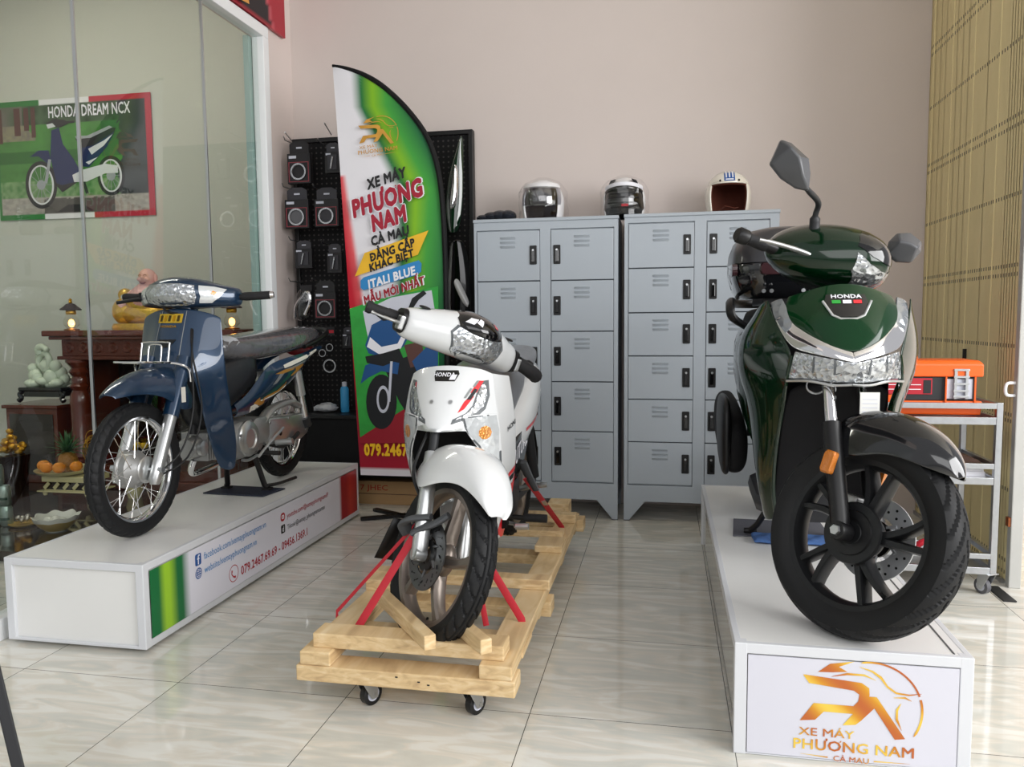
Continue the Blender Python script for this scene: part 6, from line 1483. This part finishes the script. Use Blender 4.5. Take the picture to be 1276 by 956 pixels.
for x, z in ((-.72,.125),(-.69,.118),(-.79,.135)): MB().bx(x-pc-.004, x-pc+.004, -.0008, .003, z-.002, z+.002).build('nail_mark', 'black_print', pal, smooth=0)
# ------------------------------------------------------------------ tie-down straps
mat('strap_red', '#c22a38', .55, bump=.2, bscale=900); mat('strap_sleeve', '#55575a', .8, bump=.3, bscale=300)
def strap(pts, label, w=.013, m='strap_red'):
    return tag(MB().tube([Vector(p) for p in pts], w, 8, flat=.14, up=(0, -1, .3)).build('tie_down_strap', m, None), label, 'strap')
hook_p = WM @ Vector((-.085, .05, .36)); 
_R = Matrix.Translation(WR) @ Matrix.Rotation(WYAW, 4, 'Z')
hp = _R @ hook_p
g1 = at(441, 790, 'z', .20)
s1 = strap([hp, g1, g1+Vector((-.002, -.004, -.05))], 'red strap from the front fork down to the left front of the pallet')
slv = MB()
for pts, r in (([(-.075,.02,.40),(-.115,.06,.372),(-.118,.10,.34),(-.085,.115,.31)], .024), ([(-.045,-.03,.43),(-.07,-.01,.39),(-.09,.03,.355),(-.10,.05,.33)], .026)):
    MB(WM).tube(smoothpath(pts), r, 10, flat=.45).build('strap_sleeve', 'strap_sleeve', s1).matrix_parent_inverse = Matrix()
for o in list(s1.children): o.matrix_world = _R
g2 = at(420, 762, 'z', .195); s2 = strap([hp+Vector((-.01, .03, .01)), g2, g2+Vector((0, 0, -.03))], 'thin red strap behind the front fork, to the left rail of the pallet', .006)
g3 = at(650, 772, 'z', .2); hq = _R @ (WM @ Vector((.10, .05, .37))); s3 = strap([hq, g3, g3+Vector((.006, 0, -.06))], 'red strap from behind the front tyre to the right rail of the pallet')
g4 = at(606, 780, 'z', .20); s4 = strap([hq+Vector((0, .01, -.02)), g4], 'short red strap end below the front tyre of the white motorbike', .010)
g5 = at(700, 657, 'z', .2); a5 = at(655, 596, 'y', 3.15)
s5 = strap([a5, g5, g5+Vector((.004, 0, -.07))], 'red strap with a grey sleeve from the rear footrest to the pallet')
MB().tube([at(650, 575, 'y', 3.12), at(658, 592, 'y', 3.15), at(668, 611, 'y', 3.17)], [.03,.026,.02], 10, flat=.4).build('strap_sleeve', 'strap_sleeve', s5)
MB().tube([a5+(g5-a5)*.42, a5+(g5-a5)*.5], .0155, 8, flat=.3).build('strap_buckle', 'satin_silver', s5)

# ================================================================== GREEN SCOOTER
GA, GT, GK = math.radians(44.5), .113, math.radians(26)
GM = steer_m(GA, GT, GK); GC = (0, 0, .287)
gz_ = ground_z(GM, GC, .287); gax = GM @ Vector(GC); GYAW = .018
_c, _s = math.cos(GYAW), math.sin(GYAW)
GR = (.546-(_c*gax.x-_s*gax.y), 2.312-(_s*gax.x+_c*gax.y), .3195-gz_)
gb = thing('scooter', 'dark green scooter with a black top box, front wheel turned, on the right platform', 'scooter', GR, GYAW)
gt = cast_wheel(gb, GM, GC, .287, .212, .104, 5, 'rim_black', gr_slant, True, .045, 420)
brake_disc(gt, GM, GC, .066, .12, 'disc_bright', False, 18)
MB(GM).lathe([(0, -.05), (.085, -.05), (.088, -.042), (.08, -.03)], GC, 'x', 40).build('hub_cover', 'rim_black', gt); MB(GM).lathe([(.04, -.056), (.062, -.056), (.064, -.05)], GC, 'x', 36).build('hub_ring', 'black_plastic', gt)
MB(GM).tube([(-.01, -.14, .147), (-.035, -.128, .165)], .006, 8).build('valve', 'black_plastic', gt)
for s in (-1, 1):
    f = MB(GM).tube([(s*.088, .005, .265), (s*.088, .018, .31), (s*.088, .10, .475), (s*.088, .145, .565)], [.022, .026, .027, .027], 18).build('fork_leg', 'black_plastic', gb)
    MB(GM).tube([(s*.088, .14, .555), (s*.088, .235, .75)], .0175, 14).build('fork_tube', 'chrome', f)
    MB(GM).lathe([(0, -.026), (.024, -.026), (.027, -.02), (.027, .02), (0, .02)], (s*.088, .003, .283), 'x', 18).build('axle_clamp', 'black_plastic', f); MB(GM).lathe([(0, -.006), (.014, -.006), (.016, .004), (0, .006)], (s*.116, .003, .283), 'x', 6).build('axle_nut', 'steel', f)
    rf = MB(GM).loft([[(s*x, .085+p[0], .455+p[1]) for p in rrect(.036*k1,.066*k1,.008,3)] for x, k1 in ((.115,1),(.128,1),(.134,.85))]).build('side_reflector', 'amber_reflector', f, smooth=30)
MB(GM).loft([[(x, p[0], p[1]) for p in rrect(.11,.055,.018,4,.085,.36)] for x in (.045,.095)]).build('brake_caliper', 'steel', gb, smooth=40, bevel=.004); MB(GM).box((.02,.075,.37), (.05,.06,.03)).build('caliper_bracket', 'cast_alu', gb, smooth=0, bevel=.006)
MB(GM).tube(smoothpath([(.10,.05,.21),(.115,.07,.19),(.13,.10,.205),(.125,.13,.24)]), .011, 8).build('disc_lock', 'red_bright', gb); MB(GM).box((.082,.02,.235), (.03,.05,.035)).build('disc_lock', 'red_bright', gb, smooth=0, bevel=.008)
rows = []
for k, ph in enumerate((47, 52, 60, 70, 82, 94, 104, 113, 120)):
    a = math.radians(ph); r = .322+.045*math.sin(PI*min(1,k/9+.02)); w = (.018,.045,.066,.076,.080,.083,.083,.078,.07)[k]; dp = (.015,.05,.085,.11,.13,.15,.15,.14,.12)[k]
    def pt(x, d): return (x, -(r-d)*math.cos(a), .287+(r-d)*math.sin(a))
    rows.append([pt(0, 0), pt(w*.4, .004), pt(w*.75, .016), pt(w, dp*.5), pt(w*1.03, dp)])
gf = MB(GM).grid(rows, True, hold=.15).build('front_fender', 'black_paint', gb, solid=.004, sub=2)
tg = MB().bx(.022, .075, .078, .082, .60, .682).build('paper_tag', mat('tag_white', '#e4e4e0', .6), gb, smooth=0)
for k in range(5): MB().bx(.028, .069, .0772, .0778, .613+k*.012, .615+k*.012).build('tag_line', 'grey_print', tg, smooth=0)
# front panel, chrome V, lamps
cp = [[(0,.215,1.0),(.05,.218,.995),(.10,.238,.98),(.15,.268,.962)],
      [(0,.165,.94),(.06,.172,.94),(.115,.20,.935),(.165,.245,.93)],
      [(0,.125,.88),(.06,.135,.883),(.115,.165,.888),(.158,.215,.893)],
      [(0,.092,.82),(.05,.104,.83),(.095,.133,.848),(.140,.19,.87)],
      [(0,.082,.795),(.045,.095,.808),(.088,.124,.832),(.132,.182,.862)]]
gp = MB().grid(cp, True, hold=.1).build('front_panel', 'green_deep', gb, solid=.004, sub=2)
for s in (-1, 1):
    va = [(0,.080,.797),(.045,.092,.810),(.088,.121,.833),(.130,.178,.862),(.142,.202,.885),(.150,.22,.905),(.156,.235,.92)]
    vb = [(0,.062,.768),(.05,.078,.779),(.100,.108,.790),(.150,.162,.802),(.172,.195,.835),(.186,.222,.87),(.192,.235,.89)]
    rows = [[(s*a[0], a[1], a[2]), tuple(Vector((s*a[0], a[1], a[2])).lerp(Vector((s*b[0], b[1], b[2])), .5)+Vector((0, -.006, .0))), (s*b[0], b[1], b[2])] for a, b in zip(va, vb)]
    MB().grid(rows, hold=.1).build('chrome_trim', 'chrome', gb, solid=.006, sub=2)
    r2 = [[(s*x, y-.004, z) for x, y, z in r] for r in ([(.140,.200,.876),(.155,.196,.862),(.168,.200,.85)],[(.150,.222,.905),(.170,.222,.893),(.188,.230,.88)],[(.160,.25,.935),(.181,.252,.926),(.2,.262,.915)],[(.168,.276,.958),(.184,.282,.954),(.200,.292,.945)])]
    MB().grid(r2, hold=.1).build('indicator', bump_vor('wing_lens', '#8d9296', .6, .12, 45, .25, 1.0) if 'wing_lens' not in MATS else 'wing_lens', gb, solid=.008, sub=2)
hl = [[(0,.060,.765),(.05,.075,.776),(.10,.104,.786),(.148,.156,.797)],
      [(0,.066,.738),(.055,.080,.745),(.11,.11,.752),(.156,.165,.757)],
      [(0,.085,.708),(.05,.097,.706),(.11,.128,.715),(.162,.180,.712)]]
hlp = MB().grid(hl, True, hold=.1).build('headlamp', 'lamp_reflector', gb, solid=.01, sub=2)
for q_ in [[(-.052,.775),(-.046,.775),(-.044,.708),(-.05,.708)],[(.046,.775),(.052,.775),(.05,.708),(.044,.708)],[(-.103,.782),(-.099,.782),(-.102,.712),(-.106,.712)],[(.099,.782),(.103,.782),(.106,.712),(.102,.712)]]: conform_poly('lamp_divider', [q_], XZ, hlp, 'lens_edge', gb, (0,1,0), .002, 2)
for s in (-1, 1): MB().tube(smoothpath([(0,.083,.703),(s*.05,.095,.701),(s*.11,.126,.710),(s*.164,.180,.706)]), .006, 8, flat=.7).build('lamp_rim', 'satin_silver', gb)
conform_poly('emblem_plate', [[(-.055,.965),(.055,.965),(.062,.94),(.04,.905),(.022,.898),(-.022,.898),(-.04,.905),(-.062,.94)]], XZ, gp, 'black_gloss', gb, (0,1,0), .004, 3)
MB().tube([Vector((x, y-.006, z)) for x, y, z in ((-.068,.176,.945),(-.044,.150,.903),(-.022,.146,.893),(.022,.146,.893),(.044,.150,.903),(.068,.176,.945))], .004, 8).build('emblem_rim', 'satin_silver', gb)
vs, fs = text_geo('HONDA', .0155, .03, 'CENTER', 1.45); conform('lettering', [(p[0], p[1]+.954)+tuple(p[2:]) for p in vs], fs, XZ, gp, 'white_print', gb, (0,1,0), .0055, 0)
for a, m in ((-.042,'leaf_green_print'),(-.012,'white_print'),(.018,'red_bright')): conform_poly('emblem_band', [[(a,.938),(a+.024,.938),(a+.024,.948),(a,.948)]], XZ, gp, m, gb, (0,1,0), .0056, 1)
gs = {}
for s in (-1, 1):
    rows = [[(.212,.282,.952),(.228,.33,.938),(.238,.40,.905),(.232,.48,.87)],
            [(.198,.242,.895),(.232,.30,.885),(.275,.41,.86),(.268,.51,.83)],
            [(.165,.185,.815),(.232,.275,.81),(.288,.42,.80),(.270,.54,.77)],
            [(.152,.165,.785),(.228,.275,.77),(.288,.42,.75),(.270,.54,.73)],
            [(.163,.182,.712),(.222,.285,.705),(.276,.42,.69),(.26,.54,.68)],
            [(.160,.25,.62),(.207,.325,.61),(.24,.45,.6),(.232,.55,.6)],
            [(.168,.325,.47),(.20,.395,.46),(.224,.48,.45),(.212,.57,.45)],
            [(.163,.40,.33),(.19,.44,.33),(.208,.5,.33),(.196,.58,.33)],
            [(.142,.455,.21),(.162,.485,.195),(.172,.54,.185),(.166,.6,.19)]]
    gs[s] = MB().grid([[(s*x, y, z) for x, y, z in r] for r in rows], hold=.1).build('side_panel', 'green_paint', gb, solid=.005, sub=2)
    MB().tube(smoothpath([(s*.152,.168,.784),(s*.163,.186,.71),(s*.162,.255,.62),(s*.17,.33,.47),(s*.165,.405,.33),(s*.144,.46,.212)]), .006, 8).build('panel_edge', 'green_paint', gb)
MB().grid([[(x, y+.7*x*x*0-abs(x)*.35, z) for x in (-.16,-.08,0,.08,.16)] for y, z in ((.27,.70),(.40,.56),(.50,.36),(.545,.2))]).build('inner_cover', mat('inner_grey', '#0d0d10', .7, spec=.25), gb, solid=.006, sub=1)
MB().tube(arc((-.07,.69), .028, 0, 350, 20) and [(-.075+.028*math.cos(t), .20, .69+.024*math.sin(t)) for t in [2*PI*k/20 for k in range(21)]], .003, 6).build('horn_ring', 'steel', gb)
MB().lathe([(0,0),(.012,.0),(.012,.02),(0,.02)], (-.03,.19,.68), 'y', 10).build('bolt', 'steel', gb); MB().lathe([(0,0),(.012,.0),(.012,.02),(0,.02)], (-.03,.19,.655), 'y', 10).build('bolt', 'steel', gb)
# handlebar cowl (steers)
gcw = MB(GM).loft([[(x, p[0], p[1]) for p in oval((cy, cz), ry, rz, 22, 2.25)] for x, cy, cz, ry, rz in sorted([(k*a, b, c_, d, e) for a, b, c_, d, e in ((.19,.475,1.05,.035,.03),(.172,.465,1.06,.07,.048),(.14,.445,1.07,.12,.074),(.095,.422,1.078,.165,.094),(.045,.408,1.083,.188,.104)) for k in (-1, 1)]+[(0,.404,1.085,.195,.107)])]).build('handlebar_cover', 'green_paint', gb, sub=2)
def LG(name, pl, m, off, cuts=3, d=(0,1,0)): return lens(name, pl, gcw, m, gb, GM, off, cuts, d)
LG('position_lamp', [[(-.085,1.085),(-.075,1.03),(-.035,.998),(.0,.992),(.035,.998),(.075,1.03),(.085,1.085),(.045,1.062),(0,1.055),(-.045,1.062)]], 'lamp_reflector', .004)
LG('amber_strip', [[(-.02,.984),(.02,.984),(.03,.992),(-.03,.992)]], 'amber_lens', .004, 2)
LG('dark_screen', [[(-.085,1.105),(-.045,1.085),(0,1.08),(.045,1.085),(.085,1.105),(.075,1.14),(.05,1.165),(0,1.175),(-.05,1.165),(-.075,1.14)]], 'black_gloss', .003, 4)
for s in (-1, 1):
    MB(GM).tube([(s*.16,.47,1.05),(s*.225,.495,1.052)], .02, 12).build('switch_block', 'black_plastic', gb)
    g_ = MB(GM).tube([(s*.21,.49,1.05),(s*.218,.493,1.05),(s*.275,.51,1.05),(s*.28,.512,1.05)], [.017,.0205,.019,.021], 14).build('grip', 'grip_rubber', gb)
    MB(GM).tube([(s*.276,.511,1.05),(s*.283,.513,1.05),(s*.31,.521,1.05),(s*.318,.523,1.05)], [.018,.025,.026,.02], 14).build('bar_end', 'black_plastic', g_)
    MB(GM).tube(smoothpath([(s*.10,.345,1.045),(s*.16,.375,1.05),(s*.20,.405,1.052),(s*.245,.445,1.052),(s*.27,.468,1.05)]), [.011]*12+[.010]*8+[.008]*5, 10, flat=.75).build('brake_lever', 'satin_silver', gb)
    mb0 = GM @ Vector((s*.125,.40,1.13))
    if s < 0: mc, pts_, out, dep = Vector((-.165,.15,1.335)), [mb0, mb0+Vector((0,-.01,.05)), mb0+Vector((.0,-.05,.085)), Vector((-.118,.16,1.27)), Vector((-.14,.16,1.30))], [(-.036,.082),(-.006,.07),(.044,.022),(.05,-.022),(.046,-.07),(.008,-.06),(-.034,-.03),(-.066,.012)], [(-.012,.05),(.012,.02),(.022,-.03)]
    else: mc, pts_, out, dep = Vector((.275,.60,1.128)), [mb0, mb0+Vector((.0,.0,.04)), mb0+Vector((.03,.03,.075)), Vector((.22,.60,1.122)), Vector((.245,.60,1.126))], [(-.055,-.02),(-.045,.025),(-.02,.052),(.02,.052),(.058,.02),(.056,-.014),(.026,-.05),(-.02,-.046)], [(-.022,.02),(.012,.012),(.032,-.002)]
    b = MB().tube(smoothpath(pts_), [.016]*6+[.009]*12+[.008]*7, 12).build('mirror_stalk', 'dark_grey', gb)
    k_ = len(out); vv = [mc+Vector((p[0], 0, p[1])) for p in out]+[mc+Vector((p[0]*.97, -.014, p[1]*.97)) for p in out]+[mc+Vector((p[0], -.05, p[1])) for p in dep]
    fs_ = [(i, (i+1) % k_, k_+(i+1) % k_, k_+i) for i in range(k_)]; na = [0]*k_
    for i in range(k_): na[i] = min(range(3), key=lambda q: (out[i][0]-dep[q][0])**2+(out[i][1]-dep[q][1])**2)
    for i in range(k_):
        j2 = (i+1) % k_; fs_.append((k_+i, k_+j2, 2*k_+na[i]))
        if na[i] != na[j2]:
            st_ = 1 if na[j2] > na[i] else -1; q = na[i]
            while q != na[j2]: fs_.append((k_+j2, 2*k_+q+st_, 2*k_+q)); q += st_
    MB().add(vv, fs_).build('mirror_shell', mat('mirror_grey', '#4e4f52', .3) if 'mirror_grey' not in MATS else 'mirror_grey', b, smooth=25, bevel=.006, bseg=3)
    MB().add([mc+Vector((p[0]*.95, .002, p[1]*.95)) for p in out]+[mc+Vector((p[0]*.95, .004, p[1]*.95)) for p in out], [tuple(range(k_)), tuple(range(k_, 2*k_))]+[(i, (i+1) % k_, k_+(i+1) % k_, k_+i) for i in range(k_)]).build('mirror_glass', 'chrome', b, smooth=0)
# body behind
MB().loft([[(p[0], y, p[1]) for p in oval((0, zc1), hw1, hz, 22, 3)] for y, zc1, hw1, hz in ((.36,.80,.14,.14),(.46,.72,.22,.16),(.56,.60,.225,.22),(.60,.40,.19,.19),(.66,.24,.17,.05))]).build('leg_shield', mat('shield_grey', '#26272b', .45), gb, smooth=50, sub=1)
MB().loft([[(p[0], y, p[1]) for p in oval((0, zc1), hw1, hz, 16, 4)] for y, zc1, hw1, hz in ((.50,.24,.15,.05),(.70,.21,.185,.045),(.95,.23,.18,.05))]).build('floorboard', 'shield_grey', gb, smooth=50)
gbd = MB().loft([[(p[0], y, p[1]) for p in oval((0, zc1), hw1, hz, 24, 2.8)] for y, zc1, hw1, hz in ((.80,.46,.15,.22),(.88,.56,.205,.24),(1.05,.66,.228,.20),(1.3,.74,.22,.15),(1.55,.82,.16,.10),(1.70,.86,.09,.06))]).build('rear_body', 'green_paint', gb, sub=1)
MB().loft([[(p[0], y, p[1]) for p in oval((0, zc1), hw1, hz, 20, 2.8)] for y, zc1, hw1, hz in ((.76,.80,.10,.05),(.82,.80,.15,.07),(1.0,.82,.175,.07),(1.25,.86,.18,.065),(1.5,.90,.15,.05),(1.58,.905,.10,.03))]).build('seat', 'black_matte', gb, sub=1)
MB().tube(smoothpath([(.18,1.1,.86),(.245,1.0,.90),(.25,1.05,.955),(.22,1.3,.965),(.15,1.6,.96),(0,1.66,.96),(-.15,1.6,.96),(-.22,1.3,.965),(-.25,1.05,.955),(-.245,1.0,.90),(-.18,1.1,.86)]), .022, 10, flat=.7).build('grab_rail', 'black_plastic', gb)
# top box
tbx = MB().loft([[(p[0], .96+(p[1]), z) for p in rrect(w, d, r, 6, 0, d/2+o_)] for z, w, d, r, o_ in ((.975,.40,.36,.10,.06),(1.0,.44,.41,.12,.03),(1.055,.475,.44,.13,.01),(1.10,.485,.455,.13,.0),(1.115,.475,.45,.13,.004))]).build('top_box', 'black_paint', gb, smooth=50)
MB().loft([[(p[0], .96+(p[1]), z) for p in rrect(w, d, r, 6, 0, d/2+o_)] for z, w, d, r, o_ in ((1.117,.485,.455,.13,.0),(1.16,.475,.445,.13,.01),(1.21,.44,.41,.13,.03),(1.25,.36,.33,.12,.07),(1.268,.22,.2,.08,.14))]).build('box_lid', mat('lid_grey', '#2b2b2f', .32, coat=.4), tbx, smooth=60)
for s in (-1, 1):
    rfb = MB().loft([[(s*x, 1.02+p[0], p[1]) for p in rrect(.2*k1,.05*k1,.015,3,.10,1.09)] for x, k1 in ((.225,1),(.2455,1),(.2475,.9))]).build('box_reflector', mat('smoke_red', '#3a2226', .15, coat=1), tbx, smooth=30)
MB().loft([[(p[0], .953, p[1]) for p in rrect(.22,.045,.015,3,-.03,1.09)], [(p[0], .966, p[1]) for p in rrect(.23,.05,.015,3,-.03,1.09)]]).build('box_reflector', 'smoke_red', tbx, smooth=30)
for x in (-.13,-.10,.02,.05,.13): MB().lathe([(0,0),(.008,.0),(.008,.01)], (x,.955,1.002), 'y', 10).build('box_rivet', 'steel', tbx)
MB().bx(-.12,.12,1.05,1.4,.945,.98).build('box_rack', 'black_plastic', gb, smooth=0, bevel=.006)
# rear wheel, engine, muffler, stand
cast_wheel(gb, I, (0,1.353,.30+gz_), .30, .216, .118, 5, 'rim_black', gr_slant, True, .045, 160)
MB().loft([[(p[0], y, p[1]) for p in oval((.07, zc1), hw1, hz, 16, 3)] for y, zc1, hw1, hz in ((.88,.32,.08,.09),(1.1,.32,.10,.11),(1.38,.31,.09,.10),(1.45,.31,.06,.06))]).build('engine_case', 'engine_dark', gb, smooth=50)
mf = MB().loft([[(-.225+p[0], y, p[1]) for p in oval((0, zc1), hw1, hz, 18, 2.6)] for y, zc1, hw1, hz in ((.98,.345,.03,.06),(1.0,.355,.05,.10),(1.06,.37,.058,.125),(1.25,.40,.06,.13),(1.52,.46,.055,.11),(1.56,.47,.03,.07))]).build('muffler', 'black_matte', gb, sub=1)
MB().loft([[(-.262+p[0]*.7, y, p[1]) for p in oval((0, zc1), hw1, hz, 18, 2.8)] for y, zc1, hw1, hz in ((.96,.40,.02,.12),(1.0,.405,.034,.165),(1.1,.41,.036,.17),(1.3,.44,.03,.13),(1.36,.45,.012,.06))]).build('muffler_guard', 'black_plastic', mf, sub=1)
for s in (-1, 1):
    MB().tube([(s*.11,1.40,.72),(s*.115,1.36,.36)], .024, 12).build('shock_absorber', 'dark_grey', gb)
    MB().tube([(s*.09,.84,.20),(s*.14,.95,.06),(s*.165,.975,.016+gz_)], .012, 10).build('center_stand', 'foot_black', gb)
MB().tube([(-.19,.975,.016+gz_),(-.14,.975,.016+gz_)], .011, 10).build('stand_foot', 'foot_black', gb); MB().tube([(.19,.975,.016+gz_),(.14,.975,.016+gz_)], .011, 10).build('stand_foot', 'foot_black', gb)
# mats under the stand
gm = MB().prism([(.275,3.24),(.66,3.27),(.66,3.50),(.30,3.515)], 'xy', .3185, .3225).build('grey_mat', mat('mat_grey', '#5f6068', .9, bump=.4, bscale=200), None, smooth=0); tag(gm, 'grey felt mat under the stand of the green scooter', 'mat')
random.seed(12); rows = []
for i in range(22):
    rows.append([(.345+.30*i/21+random.uniform(-.001,.001), 3.135+.125*j/10, .3285+.006*math.sin(i*.9)*math.sin(j*.7)+(.004 if j in (0, 10) or i in (0, 21) else .008)) for j in range(11)])
bc = MB().grid(rows).build('blue_cloth', mat('cloth_blue', '#4a6ea8', .9, noise=.25, nscale=60, bump=.5, bscale=300), None, smooth=60, solid=.012, soff=-1, sub=1); tag(bc, 'folded blue cloth on the right platform behind the front wheel of the scooter', 'cloth')
